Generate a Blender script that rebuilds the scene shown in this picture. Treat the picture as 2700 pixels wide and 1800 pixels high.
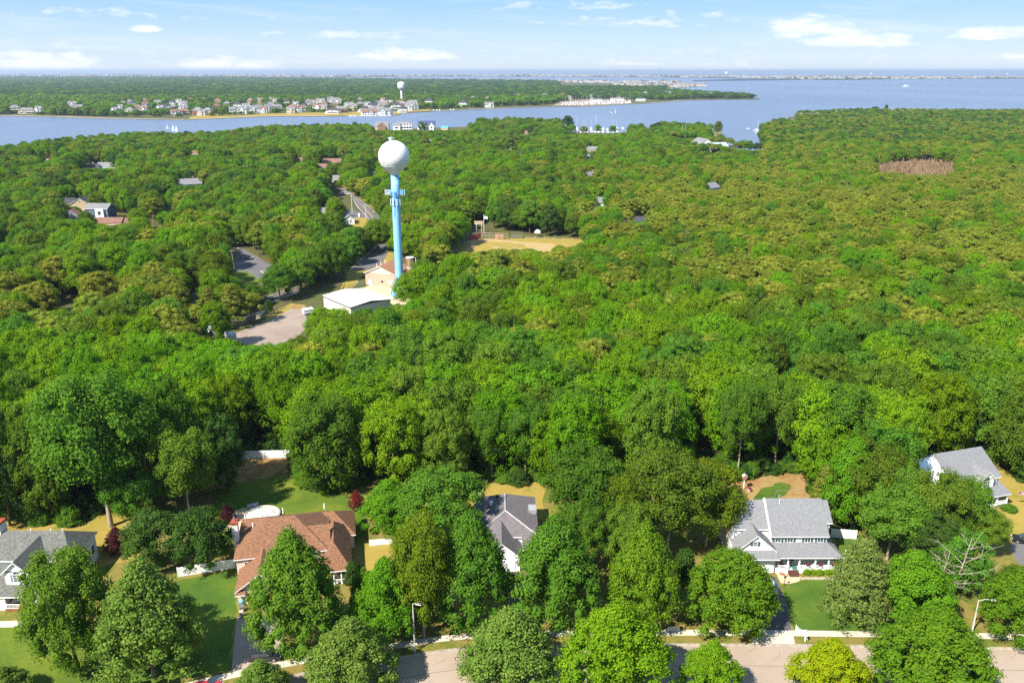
import bpy, bmesh, math, random
import numpy as np
from mathutils import Vector, Matrix

for _o in list(bpy.data.objects):
    bpy.data.objects.remove(_o, do_unlink=True)
SC = bpy.context.scene
COL = SC.collection
R = math.radians

# ------------------------------------------------------------------ camera
CAM_H = 85.0
PITCH = 18.35
FPX = 2150.0            # focal length in pixels of the 2700-pixel-wide photograph
cam_d = bpy.data.cameras.new('camera')
cam_d.sensor_width = 36.0
cam_d.lens = 36.0 * FPX / 2700.0
cam_d.clip_start = 1.0
cam_d.clip_end = 250000.0
cam = bpy.data.objects.new('camera', cam_d)
cam.location = (0, 0, CAM_H)
cam.rotation_euler = (R(90 - PITCH), 0, 0)
COL.objects.link(cam)
SC.camera = cam

# ------------------------------------------------------------------ sun, sky, exposure
SUN_EL, SUN_AZ = 47.0, 225.0       # azimuth clockwise from +Y (view direction); behind the camera on its left
sun_dir = Vector((math.sin(R(SUN_AZ)) * math.cos(R(SUN_EL)), math.cos(R(SUN_AZ)) * math.cos(R(SUN_EL)), math.sin(R(SUN_EL))))
sl = bpy.data.lights.new('sun', 'SUN')
sl.energy = 5.0
sl.angle = R(0.5)
sl.color = (1.0, 0.95, 0.86)
so = bpy.data.objects.new('sun', sl)
so.rotation_euler = sun_dir.to_track_quat('Z', 'Y').to_euler()
so.location = (-200, -200, 300)
COL.objects.link(so)

SC.view_settings.view_transform = 'Standard'
SC.view_settings.look = 'None'
SC.view_settings.gamma = 1.0
SC.view_settings.use_curve_mapping = False
SC.view_settings.exposure = 1.08

world = bpy.data.worlds.new('World')
SC.world = world
world.use_nodes = True


class NT:
    """tiny helper for writing node trees"""
    def __init__(s, tree):
        s.t = tree
        s.t.nodes.clear()

    def n(s, typ, **kw):
        nd = s.t.nodes.new(typ)
        for k, v in kw.items():
            setattr(nd, k, v)
        return nd

    def put(s, sock, v):
        if isinstance(v, bpy.types.NodeSocket):
            s.t.links.new(v, sock)
        elif v is not None:
            sock.default_value = v

    def math(s, op, a, b=None, c=None, clamp=False):
        nd = s.n('ShaderNodeMath', operation=op, use_clamp=clamp)
        s.put(nd.inputs[0], a)
        s.put(nd.inputs[1], b)
        s.put(nd.inputs[2], c)
        return nd.outputs[0]

    def mix(s, f, a, b, blend='MIX'):
        nd = s.n('ShaderNodeMix', data_type='RGBA', blend_type=blend)
        s.put(nd.inputs[0], f)
        s.put(nd.inputs[6], a if not isinstance(a, tuple) else (*a[:3], 1))
        s.put(nd.inputs[7], b if not isinstance(b, tuple) else (*b[:3], 1))
        return nd.outputs[2]

    def ramp(s, f, stops, interp='LINEAR'):
        nd = s.n('ShaderNodeValToRGB')
        cr = nd.color_ramp
        cr.interpolation = interp
        while len(cr.elements) < len(stops):
            cr.elements.new(0.5)
        for e, (p, c) in zip(cr.elements, stops):
            e.position = p
            e.color = (*c, 1) if len(c) == 3 else c
        s.put(nd.inputs[0], f)
        return nd.outputs[0]

    def noise(s, vec, scale, detail=4, rough=0.55, dist=0.0):
        nd = s.n('ShaderNodeTexNoise')
        s.put(nd.inputs['Vector'], vec)
        nd.inputs['Scale'].default_value = scale
        nd.inputs['Detail'].default_value = detail
        nd.inputs['Roughness'].default_value = rough
        nd.inputs['Distortion'].default_value = dist
        return nd.outputs[0]


def build_world():
    w = NT(world.node_tree)
    tc = w.n('ShaderNodeTexCoord')
    sky = w.n('ShaderNodeTexSky', sky_type='NISHITA', sun_disc=False)
    sky.sun_elevation = R(SUN_EL)
    sky.sun_rotation = R(SUN_AZ)
    sky.air_density = 1.0
    sky.dust_density = 0.4
    sky.ozone_density = 2.0
    nrm = w.n('ShaderNodeVectorMath', operation='NORMALIZE')
    w.put(nrm.inputs[0], tc.outputs['Generated'])
    sx = w.n('ShaderNodeSeparateXYZ')
    w.put(sx.inputs[0], nrm.outputs[0])
    X, Y, Zz = sx.outputs
    el = w.math('MULTIPLY', w.math('ARCSINE', Zz), 57.29578)          # degrees above the horizon
    az = w.math('MULTIPLY', w.math('ARCTAN2', X, Y), 57.29578)        # degrees clockwise from +Y
    # clear-day gradient by elevation (values for Background strength 0.1)
    f = w.math('POWER', w.math('DIVIDE', w.math('MAXIMUM', el, 0.0), 90.0, clamp=True), 0.5)
    grad = w.ramp(f, [(0.0, (3.9, 4.3, 4.9)), (0.09, (3.3, 4.0, 4.85)), (0.15, (2.75, 3.75, 4.95)),
                      (0.225, (1.6, 3.0, 5.0)), (0.40, (1.25, 2.5, 4.6)), (1.0, (1.4, 2.4, 4.2))])
    base = w.mix(0.9, sky.outputs[0], grad)
    # clouds laid out by azimuth and elevation (all round the horizon by noise, the larger ones where they stand)
    cv = w.n('ShaderNodeCombineXYZ')
    w.put(cv.inputs[0], w.math('MULTIPLY', az, 0.55))
    w.put(cv.inputs[1], w.math('MULTIPLY', el, 1.9))
    nA = w.noise(cv.outputs[0], 1.0, 8, 0.62, 0.25)
    cv2 = w.n('ShaderNodeCombineXYZ')
    w.put(cv2.inputs[0], w.math('MULTIPLY', az, 0.07))
    w.put(cv2.inputs[1], w.math('ADD', w.math('MULTIPLY', el, 0.9), w.math('MULTIPLY', az, 0.035)))
    nB = w.noise(cv2.outputs[0], 1.0, 6, 0.55, 0.4)
    cover = None
    for (a0, e0, ra, re, g) in CLOUDS:
        dx = w.math('DIVIDE', w.math('SUBTRACT', az, a0), ra)
        de = w.math('SUBTRACT', el, e0)
        dy = w.math('DIVIDE', de, w.math('MULTIPLY_ADD', w.math('GREATER_THAN', de, 0.0), re * 0.55, re * 0.45))
        d2 = w.math('ADD', w.math('MULTIPLY', dx, dx), w.math('MULTIPLY', dy, dy))
        m = w.math('MULTIPLY', w.math('SUBTRACT', 1.0, d2, clamp=True), g)
        cover = m if cover is None else w.math('MAXIMUM', cover, m)
    cum = w.math('MULTIPLY', w.math('SUBTRACT', w.math('ADD', w.math('MULTIPLY', cover, 0.8), w.math('MULTIPLY', w.math('SUBTRACT', nA, 0.5), 1.9)), 0.26), 1.6, clamp=True)
    cum = w.math('MULTIPLY', cum, w.math('GREATER_THAN', cover, 0.001))
    lowmask = w.math('SUBTRACT', 1.0, w.math('DIVIDE', w.math('ABSOLUTE', w.math('SUBTRACT', el, 1.1)), 1.4), clamp=True)
    faint = w.math('MULTIPLY', w.math('MULTIPLY', w.math('MULTIPLY', w.math('SUBTRACT', nA, 0.52), 3.0, clamp=True), lowmask), 0.5)
    cir = w.math('MULTIPLY', w.math('MULTIPLY', w.math('SUBTRACT', nB, 0.52), 2.4, clamp=True), 0.6)
    ck = w.math('MAXIMUM', w.math('MAXIMUM', cum, faint), cir, clamp=True)
    col = w.mix(ck, base, (5.3, 5.4, 5.6))
    bg = w.n('ShaderNodeBackground')
    w.put(bg.inputs[0], col)
    bg.inputs[1].default_value = 0.1
    out = w.n('ShaderNodeOutputWorld')
    w.t.links.new(bg.outputs[0], out.inputs[0])


# azimuth, elevation, half-width, half-height (degrees), strength of the larger clouds in view
def _ae(px, py):
    x = (px - 1350) / FPX
    y = (900 - py) / FPX
    v = Vector((x, math.cos(R(PITCH)) + y * math.sin(R(PITCH)), y * math.cos(R(PITCH)) - math.sin(R(PITCH)))).normalized()
    return math.degrees(math.atan2(v.x, v.y)), math.degrees(math.asin(v.z))


CLOUDS = []
for (px, py, wx, wy, g) in [(80, 172, 190, 42, 1.0), (585, 175, 190, 26, 1.0), (380, 79, 45, 14, 1.0), (190, 124, 80, 22, .55),
                            (1060, 150, 180, 30, .95), (950, 96, 260, 20, .55), (2130, 82, 130, 46, 1.0), (2270, 112, 170, 42, .95),
                            (2620, 96, 130, 26, .9), (2665, 152, 60, 14, .7), (1660, 168, 110, 18, .6), (1930, 170, 120, 18, .5),
                            (1700, 60, 380, 34, .42), (1500, 20, 320, 22, .45), (300, 40, 420, 22, .35)]:
    a, e = _ae(px, py)
    CLOUDS.append((a, e, wx / FPX * 57.3, wy / FPX * 57.3, g))
build_world()

cy = SC.cycles
cy.use_denoising = False
cy.max_bounces = 5
cy.diffuse_bounces = 3
cy.glossy_bounces = 2
cy.transmission_bounces = 3
cy.volume_bounces = 0
cy.transparent_max_bounces = 6
cy.sample_clamp_indirect = 2.5
cy.caustics_reflective = False
cy.caustics_refractive = False

# ------------------------------------------------------------------ surveying: where a sight line meets a height or a depth
_c, _s = math.cos(R(PITCH)), math.sin(R(PITCH))


def W(px, py, z=0.0):
    """point at height z seen at (px, py) of the 2700x1800 photograph"""
    x, y = (px - 1350) / FPX, (900 - py) / FPX
    d = Vector((x, _c + y * _s, y * _c - _s))
    t = (z - CAM_H) / d.z
    return Vector((d.x * t, d.y * t, z))


def P(px, py, Y):
    """point at depth Y seen at (px, py)"""
    x, y = (px - 1350) / FPX, (900 - py) / FPX
    d = Vector((x, _c + y * _s, y * _c - _s))
    t = Y / d.y
    return Vector((d.x * t, Y, CAM_H + d.z * t))


def proj(v):
    """world point -> photograph pixel and depth (arrays or scalars)"""
    x, y, z = v[0], v[1], v[2] - CAM_H
    dep = y * _c - z * _s
    up = y * _s + z * _c
    return 1350 + FPX * x / dep, 900 - FPX * up / dep, dep


# ------------------------------------------------------------------ objects
def tag(o, label=None, cat=None, group=None, kind=None):
    if label: o['label'] = label
    if cat: o['category'] = cat
    if group: o['group'] = group
    if kind: o['kind'] = kind
    return o


def empty(name, loc=(0, 0, 0), rz=0.0, label=None, cat=None, group=None):
    o = bpy.data.objects.new(name, None)
    o.empty_display_size = 0.5
    o.location = loc
    o.rotation_euler = (0, 0, rz)
    COL.objects.link(o)
    return tag(o, label, cat, group)


def link_mesh(name, me, parent=None, loc=None):
    o = bpy.data.objects.new(name, me)
    COL.objects.link(o)
    if parent is not None:
        o.parent = parent
    if loc is not None:
        o.location = loc
    return o


class MB:
    """mesh builder"""
    def __init__(s):
        s.v, s.f, s.mi = [], [], []

    def face(s, pts, mi=0):
        b = len(s.v)
        s.v.extend([tuple(p) for p in pts])
        s.f.append(tuple(range(b, b + len(pts))))
        s.mi.append(mi)
        return s

    def hexa(s, p, mi=0):
        """p: 8 corners, bottom ring then top ring (counter-clockwise seen from above)"""
        b = len(s.v)
        s.v.extend([tuple(q) for q in p])
        for f in ((3, 2, 1, 0), (4, 5, 6, 7), (0, 1, 5, 4), (1, 2, 6, 5), (2, 3, 7, 6), (3, 0, 4, 7)):
            s.f.append(tuple(b + i for i in f))
            s.mi.append(mi)
        return s

    def box(s, x0, x1, y0, y1, z0, z1, mi=0):
        return s.hexa([(x0, y0, z0), (x1, y0, z0), (x1, y1, z0), (x0, y1, z0),
                       (x0, y0, z1), (x1, y0, z1), (x1, y1, z1), (x0, y1, z1)], mi)

    def slab(s, pts, t, mi=0):
        """plate: polygon extruded straight down by t"""
        n = len(pts)
        b = len(s.v)
        s.v.extend([tuple(p) for p in pts])
        s.v.extend([(p[0], p[1], p[2] - t) for p in pts])
        s.f.append(tuple(range(b, b + n))); s.mi.append(mi)
        s.f.append(tuple(reversed(range(b + n, b + 2 * n)))); s.mi.append(mi)
        for i in range(n):
            j = (i + 1) % n
            s.f.append((b + i, b + n + i, b + n + j, b + j)); s.mi.append(mi)
        return s

    def tube(s, pts, rad, n=8, cap=True, mi=0):
        pts = [Vector(p) for p in pts]
        if not isinstance(rad, (list, tuple)):
            rad = [rad] * len(pts)
        b = len(s.v)
        prev = None
        for i, p in enumerate(pts):
            d = (pts[min(i + 1, len(pts) - 1)] - pts[max(i - 1, 0)])
            d = d.normalized() if d.length > 1e-9 else Vector((0, 0, 1))
            if prev is None:
                a = Vector((1, 0, 0)) if abs(d.x) < 0.8 else Vector((0, 1, 0))
            else:
                a = prev
            u = (a - d * a.dot(d)).normalized()
            prev = u
            w = d.cross(u)
            for k in range(n):
                t = 2 * math.pi * k / n
                q = p + (u * math.cos(t) + w * math.sin(t)) * rad[i]
                s.v.append(tuple(q))
        for i in range(len(pts) - 1):
            for k in range(n):
                k2 = (k + 1) % n
                s.f.append((b + i * n + k, b + i * n + k2, b + (i + 1) * n + k2, b + (i + 1) * n + k)); s.mi.append(mi)
        if cap:
            s.f.append(tuple(b + k for k in reversed(range(n)))); s.mi.append(mi)
            s.f.append(tuple(b + (len(pts) - 1) * n + k for k in range(n))); s.mi.append(mi)
        return s

    def lathe(s, prof, n=32, c=(0, 0), mi=0, cap=True):
        b = len(s.v)
        for (r, z) in prof:
            for k in range(n):
                t = 2 * math.pi * k / n
                s.v.append((c[0] + r * math.cos(t), c[1] + r * math.sin(t), z))
        for i in range(len(prof) - 1):
            for k in range(n):
                k2 = (k + 1) % n
                s.f.append((b + i * n + k, b + i * n + k2, b + (i + 1) * n + k2, b + (i + 1) * n + k)); s.mi.append(mi)
        if cap:
            s.f.append(tuple(b + k for k in reversed(range(n)))); s.mi.append(mi)
            s.f.append(tuple(b + (len(prof) - 1) * n + k for k in range(n))); s.mi.append(mi)
        return s

    def mesh(s, name, mats, smooth=False):
        me = bpy.data.meshes.new(name)
        me.from_pydata(s.v, [], s.f)
        for m in (mats if isinstance(mats, (list, tuple)) else [mats]):
            me.materials.append(m)
        if any(s.mi):
            me.polygons.foreach_set('material_index', s.mi)
        if smooth:
            me.polygons.foreach_set('use_smooth', [True] * len(me.polygons))
        me.update()
        return me

    def build(s, name, mats, parent=None, smooth=False, loc=None):
        return link_mesh(name, s.mesh(name, mats, smooth), parent, loc)


def copy_tree(o, parent=None):
    c = o.copy()
    COL.objects.link(c)
    if parent is not None:
        c.parent = parent
    for ch in o.children:
        copy_tree(ch, c)
    return c


# ------------------------------------------------------------------ materials
MATS = {}


def mat(name, col, rough=0.7, col2=None, scale=1.0, detail=5, lo=0.35, hi=0.65, bump=0.0, bscale=None, metal=0.0, spec=0.3, stretch=None):
    """procedural material: two tones mixed by noise in object space"""
    if name in MATS:
        return MATS[name]
    m = bpy.data.materials.new(name)
    m.use_nodes = True
    t = NT(m.node_tree)
    tc = t.n('ShaderNodeTexCoord')
    vec = tc.outputs['Object']
    if stretch:
        mp = t.n('ShaderNodeMapping')
        mp.inputs['Scale'].default_value = stretch
        t.put(mp.inputs[0], vec)
        vec = mp.outputs[0]
    if col2 is None:
        col2 = tuple(min(1, c * 0.86) for c in col)
    nz = t.noise(vec, scale, detail)
    f = t.math('DIVIDE', t.math('SUBTRACT', nz, lo), hi - lo, clamp=True)
    c = t.mix(f, col, col2)
    b = t.n('ShaderNodeBsdfPrincipled')
    t.put(b.inputs['Base Color'], c)
    b.inputs['Roughness'].default_value = rough
    b.inputs['Metallic'].default_value = metal
    b.inputs['Specular IOR Level'].default_value = spec
    if bump:
        bp = t.n('ShaderNodeBump')
        bp.inputs['Strength'].default_value = bump
        t.put(bp.inputs['Height'], t.noise(vec, bscale or scale * 4, 6, 0.65))
        t.put(b.inputs['Normal'], bp.outputs[0])
    out = t.n('ShaderNodeOutputMaterial')
    t.t.links.new(b.outputs[0], out.inputs[0])
    MATS[name] = m
    return m


def foliage(name, a, b, transl=0.42, var=0.35, hue=0.03, sheen=0.0):
    """leaves: per-leaf tint from the mesh, per-plant shift by object"""
    if name in MATS:
        return MATS[name]
    m = bpy.data.materials.new(name)
    m.use_nodes = True
    t = NT(m.node_tree)
    at = t.n('ShaderNodeAttribute', attribute_name='tint')
    oi = t.n('ShaderNodeObjectInfo')
    c = t.mix(at.outputs['Fac'], a, b)
    hs = t.n('ShaderNodeHueSaturation')
    rnd = oi.outputs['Random']
    r2 = t.math('FRACT', t.math('MULTIPLY', rnd, 7.31))
    t.put(hs.inputs['Hue'], t.math('MULTIPLY_ADD', r2, hue, 0.5 - hue * 0.85))
    t.put(hs.inputs['Value'], t.math('MULTIPLY_ADD', rnd, var, 1 - var * 0.5))
    t.put(hs.inputs['Color'], c)
    col = hs.outputs[0]
    d = t.n('ShaderNodeBsdfDiffuse'); t.put(d.inputs[0], col)
    tr = t.n('ShaderNodeBsdfTranslucent')
    t.put(tr.inputs[0], t.mix(1.0, col, (1.0, 1.0, 0.55), 'MULTIPLY'))
    mx = t.n('ShaderNodeMixShader'); mx.inputs[0].default_value = transl
    t.t.links.new(d.outputs[0], mx.inputs[1]); t.t.links.new(tr.outputs[0], mx.inputs[2])
    out = t.n('ShaderNodeOutputMaterial')
    if sheen > 0.01:
        g = t.n('ShaderNodeBsdfGlossy'); g.inputs['Roughness'].default_value = 0.45
        m2 = t.n('ShaderNodeMixShader'); m2.inputs[0].default_value = sheen
        t.t.links.new(mx.outputs[0], m2.inputs[1]); t.t.links.new(g.outputs[0], m2.inputs[2])
        t.t.links.new(m2.outputs[0], out.inputs[0])
    else:
        t.t.links.new(mx.outputs[0], out.inputs[0])
    MATS[name] = m
    return m
# ================================================================== SETTING: water, land, air
def water_material():
    m = bpy.data.materials.new('water'); m.use_nodes = True
    t = NT(m.node_tree)
    tc = t.n('ShaderNodeTexCoord')
    mp = t.n('ShaderNodeMapping'); mp.inputs['Scale'].default_value = (0.0022, 0.0006, 1)
    t.put(mp.inputs[0], tc.outputs['Object'])
    big = t.noise(mp.outputs[0], 1.0, 5, 0.6, 0.6)
    c = t.mix(t.math('MULTIPLY', t.math('SUBTRACT', big, 0.35), 3.0, clamp=True), (0.115, 0.145, 0.205), (0.15, 0.185, 0.255))
    b = t.n('ShaderNodeBsdfPrincipled')
    t.put(b.inputs['Base Color'], c)
    b.inputs['Roughness'].default_value = 0.32
    b.inputs['IOR'].default_value = 1.33
    b.inputs['Specular IOR Level'].default_value = 0.32
    bp = t.n('ShaderNodeBump'); bp.inputs['Strength'].default_value = 0.5; bp.inputs['Distance'].default_value = 1.2
    t.put(bp.inputs['Height'], t.noise(tc.outputs['Object'], 0.25, 3, 0.6))
    t.put(b.inputs['Normal'], bp.outputs[0])
    out = t.n('ShaderNodeOutputMaterial')
    t.t.links.new(b.outputs[0], out.inputs[0])
    return m


def blend_material(name, cols, scale, bump=0.15, rough=0.95, scale2=None):
    m = bpy.data.materials.new(name); m.use_nodes = True
    t = NT(m.node_tree)
    tc = t.n('ShaderNodeTexCoord')
    n1 = t.noise(tc.outputs['Object'], scale, 6, 0.6, 0.3)
    n2 = t.noise(tc.outputs['Object'], scale2 or scale * 9, 5, 0.7)
    f = t.math('ADD', t.math('MULTIPLY', n1, 0.7), t.math('MULTIPLY', n2, 0.3))
    k = len(cols)
    c = t.ramp(f, [(0.32 + 0.36 * i / (k - 1), cc) for i, cc in enumerate(cols)])
    b = t.n('ShaderNodeBsdfPrincipled')
    t.put(b.inputs['Base Color'], c)
    b.inputs['Roughness'].default_value = rough
    b.inputs['Specular IOR Level'].default_value = 0.15
    bp = t.n('ShaderNodeBump'); bp.inputs['Strength'].default_value = bump
    t.put(bp.inputs['Height'], n2)
    t.put(b.inputs['Normal'], bp.outputs[0])
    out = t.n('ShaderNodeOutputMaterial')
    t.t.links.new(b.outputs[0], out.inputs[0])
    MATS[name] = m
    return m


M_water = water_material()
M_ground = blend_material('forest_floor', [(0.05, 0.04, 0.02), (0.09, 0.075, 0.03), (0.07, 0.09, 0.02), (0.14, 0.10, 0.05)], 0.12)
M_lawn = blend_material('lawn_grass', [(0.045, 0.085, 0.010), (0.075, 0.12, 0.012), (0.12, 0.15, 0.014), (0.19, 0.17, 0.02)], 0.11, 0.3, scale2=1.7)
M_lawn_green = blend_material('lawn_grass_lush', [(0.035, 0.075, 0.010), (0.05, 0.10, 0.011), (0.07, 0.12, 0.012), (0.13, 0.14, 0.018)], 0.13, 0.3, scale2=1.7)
M_lawn_dry = blend_material('lawn_grass_dry', [(0.16, 0.15, 0.02), (0.24, 0.19, 0.035), (0.3, 0.21, 0.05), (0.13, 0.15, 0.02)], 0.14, 0.3)
M_mulch = blend_material('leaf_mulch', [(0.16, 0.09, 0.035), (0.24, 0.14, 0.05), (0.3, 0.2, 0.08), (0.13, 0.13, 0.03)], 0.22, 0.4, scale2=1.3)
M_infield = blend_material('infield_clay', [(0.3, 0.2, 0.085), (0.36, 0.25, 0.11), (0.3, 0.23, 0.08)], 0.08, 0.3)
M_sand = blend_material('sand', [(0.4, 0.31, 0.2), (0.5, 0.39, 0.25), (0.36, 0.27, 0.17)], 0.2)
M_beach = blend_material('beach_sand', [(0.3, 0.25, 0.18), (0.4, 0.33, 0.24), (0.22, 0.19, 0.13)], 0.02)
M_road = blend_material('street_asphalt_worn', [(0.26, 0.20, 0.15), (0.32, 0.25, 0.19), (0.35, 0.28, 0.215)], 0.10, 0.1, 0.85, scale2=.6)
M_asph = blend_material('asphalt_dark', [(0.075, 0.07, 0.075), (0.09, 0.083, 0.088), (0.11, 0.10, 0.10)], 0.2, 0.1, 0.85)
M_asph_mid = blend_material('asphalt_grey', [(0.10, 0.095, 0.095), (0.13, 0.12, 0.12), (0.16, 0.145, 0.14)], 0.12, 0.1, 0.85)
M_lot = blend_material('lot_gravel', [(0.2, 0.15, 0.12), (0.25, 0.19, 0.155), (0.29, 0.225, 0.18), (0.22, 0.16, 0.10)], 0.07, 0.1, 0.9)
M_conc = blend_material('sidewalk_concrete', [(0.42, 0.36, 0.28), (0.48, 0.42, 0.33), (0.54, 0.47, 0.38)], 0.4, 0.1, 0.85)
M_reed = blend_material('reed_bed', [(0.22, 0.15, 0.09), (0.28, 0.2, 0.13), (0.12, 0.13, 0.04)], 0.03)
M_marsh = blend_material('marsh_grass', [(0.1, 0.12, 0.03), (0.15, 0.15, 0.04), (0.08, 0.11, 0.03)], 0.05)

SEA = -0.8
mb = MB()
mb.face([(-90000, -600, SEA), (90000, -600, SEA), (90000, 110000, SEA), (-90000, 110000, SEA)])
tag(mb.build('water', M_water), 'blue river and open bay reaching the horizon', kind='structure')


def shore(pts):
    """list of (px, py, z) -> xy points"""
    return [tuple(W(a, b, c))[:2] for a, b, c in pts]


def jag(pts, step, amp, seed, closed=True):
    """roughen a shoreline"""
    rng = random.Random(seed)
    out = []
    n = len(pts)
    for i in range(n):
        a, b = Vector(pts[i]), Vector(pts[(i + 1) % n])
        L = (b - a).length
        k = max(1, min(60, int(L / step)))
        nrm = Vector((-(b - a).y, (b - a).x)).normalized() if L > 0 else Vector((0, 0))
        for j in range(k):
            p = a.lerp(b, j / k)
            if j:
                p = p + nrm * rng.uniform(-amp, amp)
            out.append((p.x, p.y))
    return out


def sheet(name, pts, z, m, thick=0.0, label=None, kind='structure'):
    b = MB()
    p3 = [(p[0], p[1], z) for p in pts]
    ar = sum(p3[i][0] * p3[(i + 1) % len(p3)][1] - p3[(i + 1) % len(p3)][0] * p3[i][1] for i in range(len(p3)))
    if ar < 0:
        p3.reverse()
    if thick:
        b.slab(p3, thick)
    else:
        b.face(p3)
    return tag(b.build(name, m), label, kind=kind)


# shoreline of the near land, left to right, surveyed through the tree tops (z about 13) or straight on the bank
near_shore = shore([(-700, 425, 13), (-200, 402, 13), (0, 384, 13), (150, 362, 13), (330, 348, 13), (500, 346, 13), (620, 340, 13),
                    (720, 330, 12), (880, 330, 11), (1000, 338, 3), (1130, 334, 2), (1250, 330, 2), (1380, 328, 2), (1490, 331, 2),
                    (1506, 346, 0), (1600, 351, 0), (1690, 347, 0), (1712, 341, 0), (1735, 335, 0), (1800, 339, 0), (1870, 343, 0),
                    (1903, 349, 0), (1905, 355, 0), (1888, 360, 0), (1884, 372, 0), (1925, 384, 0), (1950, 393, 0), (1985, 398, 0), (2012, 396, 0),
                    (2010, 375, 0), (2004, 360, 0), (2012, 345, 0), (2030, 336, 0), (2080, 324, 0), (2130, 316, 0), (2080, 313, 0), (2078, 309, 0),
                    (2130, 306, 0), (2240, 300, 0), (2400, 297, 2), (2560, 297, 4), (2700, 296, 4), (2950, 294, 4), (3300, 292, 4)])
near_poly = [(-900, -120)] + jag(near_shore, 25, 3, 1)[:-30] + [near_shore[-1], (near_shore[-1][0] + 400, -120)]
sheet('ground', near_poly, 0.0, M_ground, 3.0, 'brown and green forest floor of the near land')

far_south = shore([(-500, 303, 0), (0, 305, 0), (150, 308, 0), (300, 313, 0), (480, 316, 0), (600, 311, 0), (700, 307, 0), (860, 306.5, 0),
                   (1048, 303, 0), (1060, 298, 0), (1147, 293, 0), (1300, 286, 0), (1380, 283, 0), (1450, 281, 0), (1532, 281, 0), (1653, 275, 0), (1707, 272.5, 0),
                   (1766, 268, 0), (1800, 265, 0), (1900, 263, 0), (2006, 262, 0)])
far_north = shore([(1990, 258.5, 0), (1900, 252, 0), (1800, 245, 0), (1725, 239, 0), (1760, 233, 0), (1858, 228, 0), (1862, 225.5, 0), (1700, 220.5, 0),
                   (1400, 216, 0), (1100, 212.5, 0), (800, 207.5, 0), (560, 203.5, 0), (300, 201.5, 0), (-600, 200, 0)])
far_poly = jag(far_south, 40, 5, 2)[:-60] + [far_south[-1]] + far_north
sheet('far_land', far_poly, 0.0, M_ground, 3.0, 'wooded far land across the river')
# sand strip along the far shore
def strip(center, w, z, m, name, label=None, thick=0.0):
    L, Rr = [], []
    for i, p in enumerate(center):
        a = Vector(center[max(i - 1, 0)][:2]); b = Vector(center[min(i + 1, len(center) - 1)][:2])
        d = (b - a).normalized()
        n = Vector((-d.y, d.x)) * (w * 0.5)
        L.append((p[0] + n.x, p[1] + n.y)); Rr.append((p[0] - n.x, p[1] - n.y))
    b = MB()
    for i in range(len(center) - 1):
        b.face([(*Rr[i], z), (*Rr[i + 1], z), (*L[i + 1], z), (*L[i], z)])
    return tag(b.build(name, m), label, kind='structure')


beach_line = [Vector(p) for p in far_south[:20]]
strip([(p.x, p.y + 6) for p in beach_line[:8]], 16, 0.03, M_beach, 'beach', 'narrow pale beach along the far shore')
strip([(p.x, p.y + 3) for p in beach_line[10:21]], 9, 0.034, M_beach, 'beach', 'thin strip of sand under the wooded bluff')

barrier = shore([(-900, 205, 0), (300, 205.5, 0), (700, 204.5, 0), (1200, 202, 0), (1700, 203.5, 0), (1800, 205, 0), (2050, 207.5, 0), (2160, 211, 0), (2240, 211, 0), (2400, 208.5, 0),
                 (2700, 207.5, 0), (3600, 207, 0), (3600, 203.5, 0), (2700, 203.2, 0), (2000, 200, 0), (1500, 197, 0), (900, 196.5, 0), (300, 195.5, 0), (-900, 194.5, 0)])
M_barrier = blend_material('barrier_land', [(0.03, 0.05, 0.03), (0.05, 0.07, 0.04), (0.16, 0.15, 0.12)], 0.002)
sheet('barrier_island', barrier, 1.0, M_barrier, 2.2, 'low barrier island on the horizon across the bay')

# air
HAZE = True
if HAZE:
    b = MB()
    b.box(-70000, 70000, -900, 105000, -5, 118)
    hz = b.build('haze', [])
    mh = bpy.data.materials.new('haze'); mh.use_nodes = True
    t = NT(mh.node_tree)
    pv = t.n('ShaderNodeVolumePrincipled')
    pv.inputs['Color'].default_value = (0.75, 0.86, 1.0, 1)
    pv.inputs['Density'].default_value = 5.0e-5
    pv.inputs['Anisotropy'].default_value = 0.3
    out = t.n('ShaderNodeOutputMaterial')
    t.t.links.new(pv.outputs[0], out.inputs['Volume'])
    hz.data.materials.append(mh)
    tag(hz, 'thin bluish haze over the land and the bay', kind='stuff')
# ================================================================== TREES: kinds
NPR = np.random.default_rng(7)


def unit(v):
    return v / np.maximum(np.linalg.norm(v, axis=-1, keepdims=True), 1e-9)


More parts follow.
